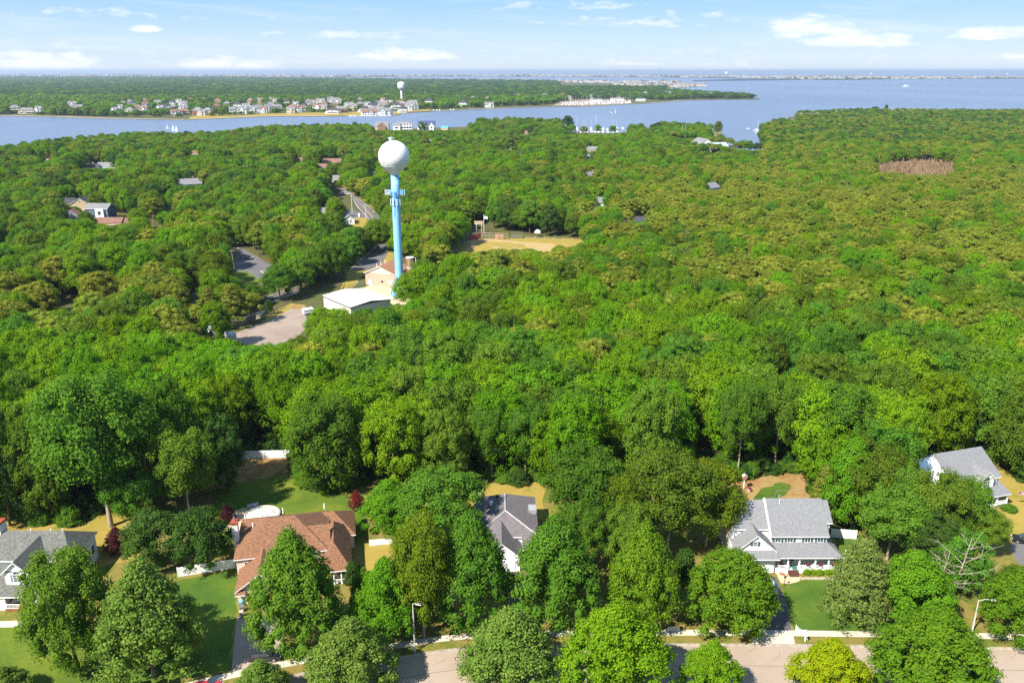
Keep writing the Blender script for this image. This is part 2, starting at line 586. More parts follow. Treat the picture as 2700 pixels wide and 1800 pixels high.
def leaves_to_mesh(name, C, N, S, T, m, asp=0.62, blob=None, rng=None):
    """C centres, N normals, S sizes, T tints -> one quad per leaf (clump); blob: (centres, radii) opaque filler added inside against see-through, in the darker leaf tint"""
    n = len(C)
    a = unit(rng.normal(size=(n, 3)))
    u = unit(np.cross(N, a)); v = np.cross(N, u)
    s = S[:, None]
    lift = N * s * 0.18
    V = np.stack([C - u * s, C - v * s * asp + lift, C + u * s, C + v * s * asp + lift], 1).reshape(-1, 3)
    F = np.arange(4 * n).reshape(n, 4)
    tint = T
    if blob is not None:
        ico_v, ico_f = ICO
        bv, bf = [], []
        for c, r in zip(*blob):
            rr = r * (0.9 + 0.2 * rng.random(len(ico_v)))[:, None]
            bv.append(ico_v * rr + c)
        nb = len(bv)
        if nb:
            off = 4 * n
            BV = np.concatenate(bv)
            BF = np.concatenate([ico_f + off + i * len(ico_v) for i in range(nb)])
        V = np.concatenate([V, BV])
    me = bpy.data.meshes.new(name)
    nf4 = n
    nf3 = len(BF) if blob is not None else 0
    me.vertices.add(len(V)); me.vertices.foreach_set('co', V.astype(np.float32).ravel())
    me.loops.add(nf4 * 4 + nf3 * 3)
    idx = F.ravel()
    if nf3: idx = np.concatenate([idx, BF.ravel()])
    me.loops.foreach_set('vertex_index', idx.astype(np.int32))
    me.polygons.add(nf4 + nf3)
    st = np.concatenate([np.arange(nf4) * 4, nf4 * 4 + np.arange(nf3) * 3])
    me.polygons.foreach_set('loop_start', st.astype(np.int32))
    me.update(calc_edges=True)
    at = me.attributes.new('tint', 'FLOAT', 'FACE')
    at.data.foreach_set('value', np.concatenate([tint, np.full(nf3, 0.15)]).astype(np.float32))  # filler blobs added inside the crown all take the darker leaf tint
    me.materials.append(m)
    return me


def _ico():
    bm = bmesh.new()
    bmesh.ops.create_icosphere(bm, subdivisions=2, radius=1.0)
    v = np.array([x.co[:] for x in bm.verts]); f = np.array([[q.index for q in x.verts] for x in bm.faces])
    bm.free()
    return v, f


ICO = _ico()


def crown_mesh(name, m, seed, R0, z0, z1, prof, nl, rl, nleaf, ls, up=0.25, rnd=0.5, skirt=0.1, flat=1.0, core=0.6, gap=0.0, asp=0.62):
    """lobed crown: nl lobes of radius ~rl set on the envelope prof(u)*R0 between heights z0..z1; leaves on the lobes' outsides"""
    rng = np.random.default_rng(seed)
    LC, LR = [], []
    ga = math.pi * (3 - math.sqrt(5))
    H = z1 - z0
    for i in range(nl):
        u = (i + 0.5) / nl
        u = u ** 0.85
        if rng.random() < gap:
            continue
        r = prof(u) * R0
        lr = rl * rng.uniform(0.6, 1.5) * (0.75 + 0.25 * prof(u))
        th = i * ga + rng.uniform(-0.35, 0.35)
        rr = max(0.0, r - lr * 0.75) * rng.uniform(0.86, 1.1)
        z = z0 + H * u - lr * 0.55 * (u ** 2) + rng.uniform(-0.25, 0.25) * lr
        LC.append((rr * math.cos(th), rr * math.sin(th), z)); LR.append(lr)
    # filling lobes in the middle
    for k in range(max(3, nl // 6)):
        u = rng.uniform(0.15, 0.8)
        r = prof(u) * R0 * 0.35 * rng.random()
        th = rng.uniform(0, 6.28)
        LC.append((r * math.cos(th), r * math.sin(th), z0 + H * u)); LR.append(prof(u) * R0 * 0.45)
    LC = np.array(LC); LR = np.array(LR)
    out0 = unit(LC - np.array([0, 0, z0 + H * 0.35]) + 1e-6)
    w = LR ** 2; w /= w.sum()
    pick = rng.choice(len(LC), size=int(nleaf * 1.9), p=w)
    d = unit(rng.normal(size=(len(pick), 3)))
    axis = np.array([0, 0, z0 + H * 0.35])
    out = unit(LC[pick] - axis + 1e-6)
    keep = ((d * out).sum(1) > -0.25) & (d[:, 2] > -0.6)
    pick, d, out = pick[keep][:nleaf], d[keep][:nleaf], out[keep][:nleaf]
    lr = LR[pick]
    dd = d.copy(); dd[:, 2] *= flat
    an = rng.uniform(0.75, 1.3, (len(LC), 3)); an[:, 2] *= 0.85
    Cc = LC[pick] + dd * an[pick] * (lr * (0.62 + 0.62 * rng.random(len(pick))))[:, None]
    # drop leaves buried deep inside other lobes
    dist = np.linalg.norm(Cc[:, None, :] - LC[None, :, :], axis=2) / LR[None, :]
    buried = (dist < 0.58).any(1)
    Cc, d, pick, out = Cc[~buried], d[~buried], pick[~buried], out[~buried]
    N = unit(d * 0.75 + out * 0.2 + np.array([0, 0, up]) + rng.normal(size=d.shape) * rnd)
    S = ls * rng.uniform(0.65, 1.3, len(Cc))
    ltint = rng.uniform(0.25, 0.75, len(LR))
    T = np.clip(ltint[pick] + rng.normal(size=len(Cc)) * 0.22, 0, 1)
    return leaves_to_mesh(name, Cc, N, S, T, m, asp, (LC - out0 * LR[:, None] * 0.18, LR * core), rng)


def branch_mesh(name, m, seed, H, r0, crown0, spread, nb=7, lean=0.05, twigs=0, n=7):
    """tapered trunk with limbs"""
    rng = random.Random(seed)
    b = MB()
    lx, ly = rng.uniform(-lean, lean) * H, rng.uniform(-lean, lean) * H
    pts = [(0, 0, -0.5), (0, 0, 0.4)]
    rad = [r0 * 1.5, r0 * 1.1]
    K = 5
    for i in range(1, K + 1):
        t = i / K
        pts.append((lx * t + rng.uniform(-.02, .02) * H, ly * t + rng.uniform(-.02, .02) * H, 0.4 + (H - 0.4) * t))
        rad.append(r0 * (1.0 - 0.86 * t))
    b.tube(pts, rad, n)
    for k in range(nb):
        t = crown0 + (0.92 - crown0) * (k / max(1, nb - 1)) * rng.uniform(.85, 1.0)
        z = H * t
        base = Vector((lx * t, ly * t, z))
        a = k * 2.4 + rng.uniform(-.4, .4)
        L = spread * (1.15 - 0.75 * (t - crown0) / (1 - crown0)) * rng.uniform(.75, 1.1)
        rise = rng.uniform(.35, .8)
        p = [base]
        for j in (1, 2, 3):
            q = p[-1] + Vector((math.cos(a), math.sin(a), rise)).normalized() * (L / 3)
            a += rng.uniform(-.35, .35); rise *= rng.uniform(.7, 1.25)
            p.append(q)
        rr = r0 * (0.45 - 0.25 * t)
        b.tube(p, [rr, rr * .75, rr * .5, rr * .2], 5, cap=False)
        for w in range(twigs):
            s = p[rng.choice([1, 2, 2, 3])]
            aa = a + rng.uniform(-1.4, 1.4)
            e1 = s + Vector((math.cos(aa), math.sin(aa), rng.uniform(.1, .9))).normalized() * L * rng.uniform(.2, .35)
            e2 = e1 + Vector((math.cos(aa + .5), math.sin(aa + .5), rng.uniform(-.1, 1.0))).normalized() * L * rng.uniform(.12, .25)
            b.tube([s, e1, e2], [rr * .45, rr * .28, rr * .08], 4, cap=False)
    return b.mesh(name, m, smooth=True)


M_bark = mat('bark', (0.16, 0.12, 0.085), 0.9, (0.09, 0.07, 0.05), 2.0, bump=.4)
M_bark_pale = mat('bark_pale', (0.36, 0.30, 0.22), 0.9, (0.22, 0.18, 0.13), 1.5, bump=.4)
M_dead = mat('dead_wood', (0.42, 0.36, 0.28), 0.9, (0.26, 0.21, 0.16), 1.5)
M_dead_red = mat('dead_twigs', (0.2, 0.13, 0.09), 0.9, (0.13, 0.085, 0.06), 1.5)

F_oak = foliage('leaves_oak', (0.062, 0.165, 0.016), (0.13, 0.265, 0.024), var=.55, hue=.045)
F_oak2 = foliage('leaves_oak_olive', (0.085, 0.155, 0.010), (0.16, 0.235, 0.016), var=.35, hue=.02)
F_bright = foliage('leaves_bright', (0.086, 0.219, 0.008), (0.166, 0.333, 0.012), var=.4, hue=.035)
F_pine = foliage('needles_pine', (0.11, 0.155, 0.016), (0.21, 0.25, 0.026), var=.4, hue=.035, transl=.15)
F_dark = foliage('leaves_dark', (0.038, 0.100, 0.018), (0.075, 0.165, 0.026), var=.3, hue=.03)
F_maple = foliage('leaves_maple', (0.080, 0.186, 0.011), (0.166, 0.286, 0.016), var=.1, hue=.015)
F_maple2 = foliage('leaves_maple_deep', (0.065, 0.17, 0.016), (0.15, 0.28, 0.024), var=.1, hue=.015)
F_lime = foliage('leaves_lime', (0.110, 0.242, 0.009), (0.220, 0.363, 0.013), var=.08, hue=.01)
F_yellow = foliage('leaves_yellow_lime', (0.200, 0.300, 0.006), (0.380, 0.420, 0.010), var=.08, hue=.01)
F_linden = foliage('leaves_linden', (0.09, 0.18, 0.022), (0.24, 0.34, 0.06), var=.08, hue=.01)
F_green = foliage('leaves_green', (0.073, 0.219, 0.011), (0.146, 0.319, 0.016), var=.08, hue=.01)
F_purple = foliage('leaves_purple', (0.060, 0.017, 0.019), (0.132, 0.036, 0.036), var=.1, hue=.01)
F_red = foliage('leaves_red_maple', (0.140, 0.021, 0.022), (0.252, 0.042, 0.035), var=.1, hue=.01)
F_wpine = foliage('needles_white_pine', (0.099, 0.143, 0.017), (0.220, 0.242, 0.033), var=.1, hue=.02, transl=.15)
F_spruce = foliage('needles_spruce', (0.085, 0.145, 0.03), (0.18, 0.23, 0.045), var=.1, hue=.01, transl=.1)
F_brown = foliage('twigs_bare', (0.160, 0.100, 0.050), (0.250, 0.160, 0.080), var=.2, hue=.01)

round_prof = lambda u: math.sqrt(max(0.0, 1 - ((u - 0.38) / 0.66) ** 2))
egg_prof = lambda u: math.sin(math.pi * min(1, (u * 0.86 + 0.13)) ** 0.62) ** 0.8 if u < 0.98 else 0.12
dome_prof = lambda u: math.sqrt(max(0.02, 1 - ((u - 0.22) / 0.80) ** 2))
cone_prof = lambda u: (1 - u) ** 0.6 * 0.97 + 0.05
flat_prof = lambda u: math.sqrt(max(0.0, 1 - ((u - 0.5) / 0.58) ** 2))

# every kind is modelled at 10 m tall, 4 m crown radius; a tree is scaled to its own size
KIND = {}


def kind(key, crowns, trunks):
    KIND[key] = (crowns, trunks)


def mk(key, m, seeds, prof, z0, nl, rl, nleaf, ls, bark=M_bark, tr=0.2, sp=2.6, cr0=.4, **kw):
    cs = [crown_mesh('crown_' + key, m, s, 4.0, z0, 10.0, prof, nl, rl, int(nleaf * 1.6), ls, **kw) for s in seeds]
    ts = [branch_mesh('trunk_' + key, bark, s, 8.6, tr, cr0, sp, 7) for s in seeds[:2]]
    kind(key, cs, ts)


mk('oak', F_oak, (11, 12, 13, 14, 15), round_prof, 2.6, 46, .95, 7000, .14, rnd=.45, gap=.1)
mk('oak_olive', F_oak2, (21, 22, 23), round_prof, 2.6, 42, .95, 6500, .14, rnd=.45, gap=.12)
mk('oak_bright', F_bright, (31, 32, 33), round_prof, 2.6, 46, .9, 6500, .14, rnd=.5)
mk('pine', F_pine, (41, 42, 43, 44), dome_prof, 4.6, 36, .95, 6000, .13, rnd=.7, flat=.55, gap=.15, asp=.4, cr0=.6)
mk('dark', F_dark, (51, 52), round_prof, 2.0, 44, .95, 6500, .14, rnd=.45)
mk('edge_oak', F_oak, (111, 112, 113), flat_prof, 1.2, 80, .72, 12000, .105, rnd=.5, gap=.08, tr=.17)
mk('edge_bright', F_bright, (114, 115), flat_prof, 1.4, 76, .72, 12000, .105, rnd=.5, gap=.08, tr=.17)
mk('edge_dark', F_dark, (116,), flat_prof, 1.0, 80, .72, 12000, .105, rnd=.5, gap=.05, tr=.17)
# street and yard trees, finer
mk('maple', F_maple, (61, 62), egg_prof, 1.6, 120, .62, 15000, .105, tr=.16, rnd=.42, core=.62)
mk('maple_deep', F_maple2, (63, 64, 65), egg_prof, 1.6, 120, .62, 15000, .105, tr=.16, rnd=.42, core=.62)
mk('maple_green', F_green, (66,), egg_prof, 1.6, 70, .8, 13000, .12, tr=.16, rnd=.45, core=.62)
mk('lime', F_lime, (71, 72), egg_prof, 1.4, 110, .6, 15000, .10, tr=.14, rnd=.45, core=.62)
mk('yellow', F_yellow, (73,), egg_prof, 1.4, 110, .6, 15000, .10, tr=.14, rnd=.45, core=.62)
mk('linden', F_linden, (75, 76), egg_prof, 1.0, 110, .66, 14000, .115, tr=.16, rnd=.6, core=.6)
mk('round_maple', F_maple, (77,), dome_prof, 1.4, 130, .58, 15000, .105, tr=.16, rnd=.42, core=.62)
mk('yard_oak', F_oak, (81, 82, 83), flat_prof, 3.6, 46, .85, 12000, .105, bark=M_bark_pale, tr=.17, rnd=.5, gap=.16, core=.62)
mk('yard_oak_olive', F_oak2, (84,), round_prof, 3.0, 46, .8, 12000, .105, bark=M_bark_pale, tr=.17, rnd=.55, gap=.1, core=.65)
mk('purple', F_purple, (91,), egg_prof, 1.0, 50, .7, 5000, .15, tr=.12, rnd=.7, core=.6)
mk('red', F_red, (92,), egg_prof, 1.0, 50, .7, 5000, .15, tr=.12, rnd=.7, core=.6)
mk('white_pine', F_wpine, (95, 96), cone_prof, 1.6, 60, .85, 9000, .15, tr=.13, rnd=.7, flat=.4, core=.5, asp=.3)
mk('spruce', F_spruce, (97,), cone_prof, 0.5, 150, .7, 20000, .12, tr=.13, rnd=.6, flat=.5, core=.3, asp=.4)
mk('bush', F_maple2, (98,), dome_prof, 0.2, 30, 1.2, 3000, .3, tr=.1, rnd=.5)
mk('bush_dark', F_dark, (99,), dome_prof, 0.2, 30, 1.2, 3000, .3, tr=.1, rnd=.5)
mk('bush_lime', F_lime, (100,), dome_prof, 0.2, 30, 1.2, 3000, .3, tr=.1, rnd=.5)
_d = [branch_mesh('trunk_dead', M_dead, s, 10, .17, .3, 4.4, 13, lean=.12, twigs=4) for s in (5, 6)]
kind('dead', [None], _d)
_d = [branch_mesh('trunk_dead', M_dead_red, s, 10, .14, .25, 4.2, 16, lean=.05, twigs=9) for s in (7,)]
kind('dead_red', [None], _d)
_rr = random.Random(5)


def tree(key, x, y, h, r, label=None, group=None, name='tree', z=0.0, rz=None, cat='tree', nocrown=False):
    crowns, trunks = KIND[key]
    root = empty(name, (x, y, z), 0, label, cat, group)
    root.rotation_euler[2] = _rr.uniform(0, 6.28) if rz is None else rz
    root.scale = (r / 4.0, r / 4.0, h / 10.0)
    cm = _rr.choice(crowns)
    link_mesh('trunk', _rr.choice(trunks), root)
    if cm is not None and not nocrown:
        link_mesh('crown', cm, root)
    return root


def tree_box(key, x0, x1, yt, yb, label, name='tree', base=None, group=None, cat='tree', fall=20, wk=1.0):
    """tree whose crown spans x0..x1 and yt..yb of the photograph, standing on the ground"""
    xc = (x0 + x1) / 2
    g = W(base[0], base[1]) if base else W(xc, yb - fall)
    if not base:
        g.x = P(xc, (yt + yb) / 2, g.y).x
    dep = g.y * _c + (CAM_H - 4) * _s
    r = (x1 - x0) / 2 * dep / FPX * wk
    # top of the crown stands over the trunk
    top = P(xc, yt, g.y)
    if base:
        g.x = P(xc, (yt + yb) / 2, g.y).x * 0.75 + g.x * 0.25
    return tree(key, g.x, g.y, max(0.6, top.z * 0.985), r, label, group, name, cat=cat)
# ================================================================== FOREST
def in_poly(x, y, poly):
    x = np.asarray(x, float); y = np.asarray(y, float)
    c = np.zeros(x.shape, bool)
    n = len(poly)
    for i in range(n):
        x1, y1 = poly[i][:2]; x2, y2 = poly[(i + 1) % n][:2]
        if y1 == y2:
            continue
        t = ((y1 > y) != (y2 > y)) & (x < (x2 - x1) * (y - y1) / (y2 - y1) + x1)
        c ^= t
    return c


# clearings: places seen through the canopy. (outline in the photograph, depth; depth None = open ground as surveyed)
CLEAR = [
    ([(846, 780), (900, 765), (955, 752), (960, 712), (1002, 688), (1037, 676), (1108, 686), (1112, 740), (1118, 762), (1090, 770), (1078, 788),
      (1042, 794), (1040, 806), (1000, 806), (935, 818), (905, 812), (850, 806)], 296),
    ([(922, 708), (960, 670), (1000, 640), (1024, 640), (1026, 705), (985, 708)], None),
    ([(868, 498), (905, 498), (930, 515), (975, 545), (1005, 585), (1014, 600), (975, 603), (930, 600), (905, 590), (905, 560), (930, 560), (905, 530), (885, 515)], None),
    ([(1190, 668), (1228, 630), (1228, 596), (1270, 588), (1300, 600), (1340, 608), (1382, 610), (1390, 624), (1534, 632), (1505, 652), (1450, 650),
      (1428, 660), (1395, 650), (1360, 640), (1335, 656), (1290, 656), (1240, 662)], None),
    ([(606, 650), (640, 652), (700, 686), (718, 702), (714, 744), (690, 742), (650, 750), (612, 712)], None),
    ([(688, 806), (740, 772), (786, 766), (778, 784), (705, 812)], None),
    ([(612, 892), (640, 866), (690, 848), (735, 816), (775, 808), (808, 812), (804, 840), (814, 855), (792, 872), (765, 888), (740, 898), (705, 908), (665, 904), (625, 896)], None),
    ([(543, 872), (575, 864), (615, 876), (632, 890), (604, 900), (560, 896)], 250),
    ([(560, 866), (640, 838), (685, 828), (700, 815), (765, 795), (770, 810), (690, 842), (620, 872), (600, 884)], 250),
    ([(170, 530), (230, 530), (226, 545), (172, 545)], 528), ([(165, 564), (205, 564), (205, 580), (165, 576)], 480), ([(250, 550), (283, 550), (286, 566), (252, 568)], 500), ([(250, 572), (338, 572), (336, 585), (290, 594), (248, 588)], 462),
    ([(385, 560), (400, 560), (435, 578), (430, 586), (395, 602)], 470),
    ([(1886, 350), (2008, 350), (2016, 392), (1990, 398), (1940, 394), (1888, 374)], 930),
    ([(1843, 368), (1880, 368), (1940, 376), (1940, 398), (1880, 403), (1845, 398)], 900),
    ([(1500, 334), (1650, 332), (1660, 346), (1640, 352), (1560, 356), (1504, 352)], 1198),
    ([(985, 322), (1235, 318), (1235, 342), (1120, 346), (985, 345)], 1222),
    ([(1755, 340), (1835, 344), (1838, 364), (1800, 366), (1755, 356)], 1112),
    ([(2070, 298), (2180, 289), (2292, 292), (2292, 303), (2180, 307), (2074, 314)], 1480),
    ([(2338, 292), (2404, 290), (2404, 302), (2338, 302)], 1500), ([(2420, 296), (2440, 296), (2440, 305), (2420, 305)], 1480), ([(2458, 288), (2494, 288), (2494, 300), (2458, 300)], 1500),
    ([(2310, 438), (2370, 430), (2460, 426), (2515, 436), (2524, 452), (2480, 460), (2400, 458), (2330, 455)], None),
    ([(170, 745), (215, 750), (205, 765), (150, 782), (140, 800), (190, 800), (210, 812), (150, 815), (140, 770)], 305),
    ([(286, 752), (310, 752), (310, 768), (286, 768)], 320),
    ([(484, 752), (525, 752), (528, 792), (486, 796)], 318),
]
# small glimpses of houses between the crowns: (x0, x1, ytop, ybottom)
GLIMPSE = [(1549, 1582, 442, 484), (1576, 1612, 531, 556), (1642, 1706, 560, 600), (1614, 1640, 364, 416), (1544, 1567, 409, 424), (1337, 1361, 384, 402),
           (1368, 1381, 399, 416), (1125, 1138, 373, 386), (968, 988, 449, 478), (1866, 1901, 484, 514), (114, 136, 407, 434), (209, 250, 437, 452), (255, 306, 433, 450),
           (498, 520, 383, 400), (500, 540, 396, 420), (833, 854, 436, 454), (872, 902, 459, 485), (458, 536, 468, 502), (600, 616, 618, 640), (845, 862, 556, 572),
           (0, 20, 636, 650), (868, 895, 600, 625), (1545, 1575, 395, 404), (776, 800, 425, 435), (845, 905, 420, 437), (1225, 1236, 368, 388), (430, 462, 545, 562), (1370, 1400, 345, 358)]
for (a, b_, c_, d_) in GLIMPSE:
    dd = W((a + b_) / 2, d_).y
    CLEAR.append(([(a, c_), (b_, c_), (b_, d_ - (d_ - c_) * .42), (a, d_ - (d_ - c_) * .42)], dd - 6))

GX, GY = 600, 400           # survey grid, 5-pixel cells over -150..2850 x 0..2000
KEEP = np.zeros((GY, GX))   # farthest depth that must stay visible in the cell
_gx, _gy = np.meshgrid((np.arange(GX) + .5) * 5 - 150, (np.arange(GY) + .5) * 5)
for poly, dep in CLEAR:
    ins = in_poly(_gx, _gy, poly)
    if dep is None:
        th = R(PITCH) + np.arctan((_gy - 900) / FPX)
        dv = np.where(th > 0.002, CAM_H / np.tan(np.maximum(th, 0.002)), 1e5)
        KEEP = np.where(ins, np.maximum(KEEP, dv), KEEP)
    else:
        KEEP = np.where(ins, np.maximum(KEEP, dep), KEEP)
GROUND_CLEAR = [[tuple(W(p[0], p[1])[:2]) for p in poly] for poly, dep in CLEAR if dep is None]
GROUND_CLEAR += [[tuple(W(a, b)[:2]) for a, b in q] for q in ([(905, 806), (925, 770), (950, 690), (1030, 680), (1108, 700), (1130, 765), (1105, 802), (1040, 812), (960, 822), (850, 822), (842, 800)], [(985, 345), (985, 352), (1240, 352), (1240, 342)])]
FOOT = []                    # (x, y, radius) of buildings: no trunks there
for (a, b_, c_, d_) in GLIMPSE:
    g = W((a + b_) / 2, d_); FOOT.append((g.x, g.y + 6, max(8, (b_ - a) * g.y / 4600 + 5)))
for (x, y, r) in [(1000, 765, 20), (930, 800, 18), (1057, 775, 10), (1084, 745, 8), (198, 556, 14), (264, 578, 12), (315, 600, 12), (580, 890, 10), (200, 560, 16), (180, 590, 10), (255, 575, 9), (290, 600, 18),
                  (1892, 394, 26), (1000, 345, 14), (1055, 347, 20), (1120, 347, 20), (1165, 345, 12), (1290, 350, 14), (2124, 313, 14), (2146, 312, 12), (2165, 310, 10), (2200, 306, 12), (2232, 303, 12), (2248, 307, 12), (2268, 303, 12), (2352, 301, 10), (2378, 302, 10), (2392, 305, 12), (2474, 301, 12)]:
    g = W(x, y); FOOT.append((g.x, g.y + r * .4, r))
FOOT = np.array(FOOT)
EDGE = np.array([(-400, 1330), (60, 1372), (200, 1378), (300, 1330), (400, 1300), (560, 1240), (640, 1192), (770, 1190), (800, 1285), (925, 1290), (960, 1262), (1060, 1245), (1190, 1262),
                 (1300, 1264), (1430, 1272), (1500, 1290), (1660, 1270), (1890, 1250), (1960, 1258), (2035, 1240), (2130, 1234), (2160, 1330), (2240, 1385), (2400, 1340),
                 (2425, 1225), (2520, 1190), (2640, 1210), (2700, 1262), (3100, 1300)], float)


def vnoise(x, y, s, seed=0):
    x = np.asarray(x) / s + seed * 17.3; y = np.asarray(y) / s - seed * 5.7
    def h(i, j):
        v = np.sin(i * 127.1 + j * 311.7 + seed * 13.1) * 43758.5453
        return v - np.floor(v)
    xi, yi = np.floor(x), np.floor(y); fx, fy = x - xi, y - yi
    fx = fx * fx * (3 - 2 * fx); fy = fy * fy * (3 - 2 * fy)
    return (h(xi, yi) * (1 - fx) + h(xi + 1, yi) * fx) * (1 - fy) + (h(xi, yi + 1) * (1 - fx) + h(xi + 1, yi + 1) * fx) * fy


def rows(y0, y1, stepf, margin=40):
    X, Y = [], []
    y = y0
    k = 0
    while y < y1:
        s = stepf(y)
        half = 0.66 * (y * _c + CAM_H * _s) + margin
        n = int(2 * half / s)
        xs = (np.arange(n) + (0.5 if k % 2 else 0)) * s - half
        X.append(xs + NPR.uniform(-.42, .42, n) * s); Y.append(np.full(n, y) + NPR.uniform(-.4, .4, n) * s)
        y += s * 0.87
        k += 1
    return np.concatenate(X), np.concatenate(Y)


def forest_sites():
    X, Y = rows(105, 2000, lambda y: 10.2 if y < 215 else (8.6 if y < 330 else (7.8 if y < 700 else 9.2)))
    ok = in_poly(X, Y, near_poly)
    X, Y = X[ok], Y[ok]
    px, py, dep = proj((X, Y, np.zeros_like(X)))
    ok = (py < np.interp(px, EDGE[:, 0], EDGE[:, 1])) & (px > -420) & (px < 3120)
    # keep off the bare marsh and the marina quay
    ok &= ~((px > 1480) & (px < 1735) & (py < 352))
    ok &= ~((px > 1870) & (px < 1920) & (py > 345) & (py < 378))
    ok &= ~((px > 960) & (px < 1260) & (py < 349))
    ok &= ~((px > 1990) & (px < 2100) & (py < 330))
    for g in GROUND_CLEAR:
        ok &= ~in_poly(X, Y, g)
    for fx, fy, fr in FOOT:
        ok &= (X - fx) ** 2 + (Y - fy) ** 2 > (fr + 1.5) ** 2
    X, Y, px, py, dep = X[ok], Y[ok], px[ok], py[ok], dep[ok]
    n = len(X)
    big = np.clip((260 - Y) / 90, 0, 1)
    r = NPR.uniform(4.4, 6.4, n) + big * NPR.uniform(0.8, 2.2, n)
    h = NPR.uniform(12.5, 17.0, n) + big * NPR.uniform(3, 7, n)
    left = (px < 1500) & (Y > 290)
    hv = vnoise(X, Y, 26, 9)
    h = np.where(left, NPR.uniform(10.5, 15.5, n) + 4.5 * hv, h); r = np.where(left, NPR.uniform(4.0, 6.0, n) + 1.8 * hv, r)
    right = (px > 1450) & (Y > 300)
    h = np.where(right, NPR.uniform(11, 14.5, n), h); r = np.where(right, NPR.uniform(4.0, 5.6, n), r)
    farr = (px > 1960) & (py < 400)
    h = np.where(farr, NPR.uniform(9.0, 12.5, n), h)
    farl = (py < 420) & (px < 1960)
    h = np.where(farl, NPR.uniform(9.5, 15.0, n), h); r = np.where(farl, NPR.uniform(4.6, 6.6, n), r)
    low = (px > 1700) & (px < 1990) & (py < 420)
    h = np.where(low, NPR.uniform(7, 10.5, n), h)
    low = (px > 1740) & (px < 2100) & (py > 390) & (py < 460)
    h = np.where(low, NPR.uniform(8, 11, n), h)
    # lower or drop what would stand before a clearing
    keep = np.ones(n, bool)
    for i in range(n):
        for trial in range(5):
            cx, cyt, dd = proj((X[i], Y[i], h[i]))
            _, cyb, _ = proj((X[i], Y[i], h[i] * 0.25))
            rp = r[i] / dd * FPX * 0.68
            a0 = int((cx - rp + 150) / 5); a1 = int((cx + rp + 150) / 5) + 1
            b0 = int((cyt + 2) / 5); b1 = int((cyb) / 5) + 1
            a0, a1 = max(0, a0), min(GX, a1); b0, b1 = max(0, b0), min(GY, b1)
            if a1 <= a0 or b1 <= b0:
                break
            if not (KEEP[b0:b1, a0:a1] > Y[i] + 2).any():
                break
            h[i] *= 0.8; r[i] *= 0.9
        else:
            keep[i] = False
        if h[i] < 5.0:
            keep[i] = False
    X, Y, px, py, r, h = X[keep], Y[keep], px[keep], py[keep], r[keep], h[keep]
    n = len(X)
    u = NPR.random(n)
    nz = vnoise(X, Y, 55, 1) * .6 + vnoise(X, Y, 22, 2) * .4
    pp = np.full(n, .10)
    pp = np.where((px > 1500) & (py > 470) & (py < 900), .25 + .55 * np.clip((px - 1500) / 500, 0, 1), pp)
    pp = np.where((px > 2050) & (py > 800) & (py < 980), .45, pp)
    pp = np.where((px < 540) & (py > 810) & (py < 985), .8, pp)
    pp = np.where((px > 400) & (px < 1250) & (py > 640) & (py < 760), .35, pp)
    pp = np.where((px > 1180) & (px < 1500) & (py > 690) & (py < 800), .6, pp)
    pp = np.where((py < 470) & (px < 1900), .12, pp)
    pp = np.where((px > 2000) & (py < 470), .35, pp)
    pine = u < np.clip(pp + (nz - .5) * 1.5 * (pp > .15), 0, 1)
    v = NPR.random(n); nb = vnoise(X, Y, 35, 5)
    kd = np.where(v < .50, 0, np.where(v < .64, 1, 2))            # oak, olive, bright
    kd = np.where((nb > .62) & (v < .5), 2, kd)
    kd = np.where((py < 640) & (px < 1500) & (v > .86), 4, kd)     # darker crowns towards the river
    kd = np.where((px > 1990) & (py < 400) & (v > .3), np.where(v > .6, 4, 0), kd)
    kd = np.where(pine, 3, kd)
    return X, Y, px, py, r, h, kd


FX, FY, FPXs, FPYs, FR, FH, FK = forest_sites()
ORDER = np.argsort(FY)
KEYS = ['oak', 'oak_olive', 'oak_bright', 'pine', 'dark']
N_BROAD, N_PINE = 235, 290
indiv = np.zeros(len(FX), bool)
cb = cp = 0
vis = (FPXs > -60) & (FPXs < 2760)
for i in ORDER:
    if not vis[i]:
        continue
    if FK[i] == 3:
        if cp < N_PINE:
            indiv[i] = True; cp += 1
    elif cb < N_BROAD:
        indiv[i] = True; cb += 1


COLS = [(180, 'above the left house'), (420, 'left of the mulch clearing'), (640, 'before the white back fence'), (800, 'above the white chimney'), (960, 'above the brown roof'), (1190, 'left of the dark grey roof'), (1440, 'above the dark grey roof'),
        (1660, 'right of the dark grey roof'), (1890, 'left of the mulch garden'), (2130, 'above the porch house'), (2400, 'right of the porch house'), (9999, 'above the far right house')]
COLS2 = [(300, 'left of the boat yard'), (620, 'just left of the boat yard'), (860, 'in front of the gravel lot'), (1120, 'in front of the water tower'), (1400, 'in front of the ball field'), (1660, 'right of the ball field'),
         (1900, 'near the reddish bare trees'), (2200, 'right of the reddish bare trees'), (9999, 'at the far right')]


def where_words(px, py, Y):
    if Y < 232:
        row = 'front row' if Y < 172 else ('second row' if Y < 188 else ('third row' if Y < 204 else ('fourth row' if Y < 218 else 'fifth row')))
        return row + ' of woods ' + next(n for l, n in COLS if px < l)
    band_ = 'near woods' if Y < 262 else ('middle woods' if Y < 300 else 'deep woods')
    return band_ + ' ' + next(n for l, n in COLS2 if px < l)


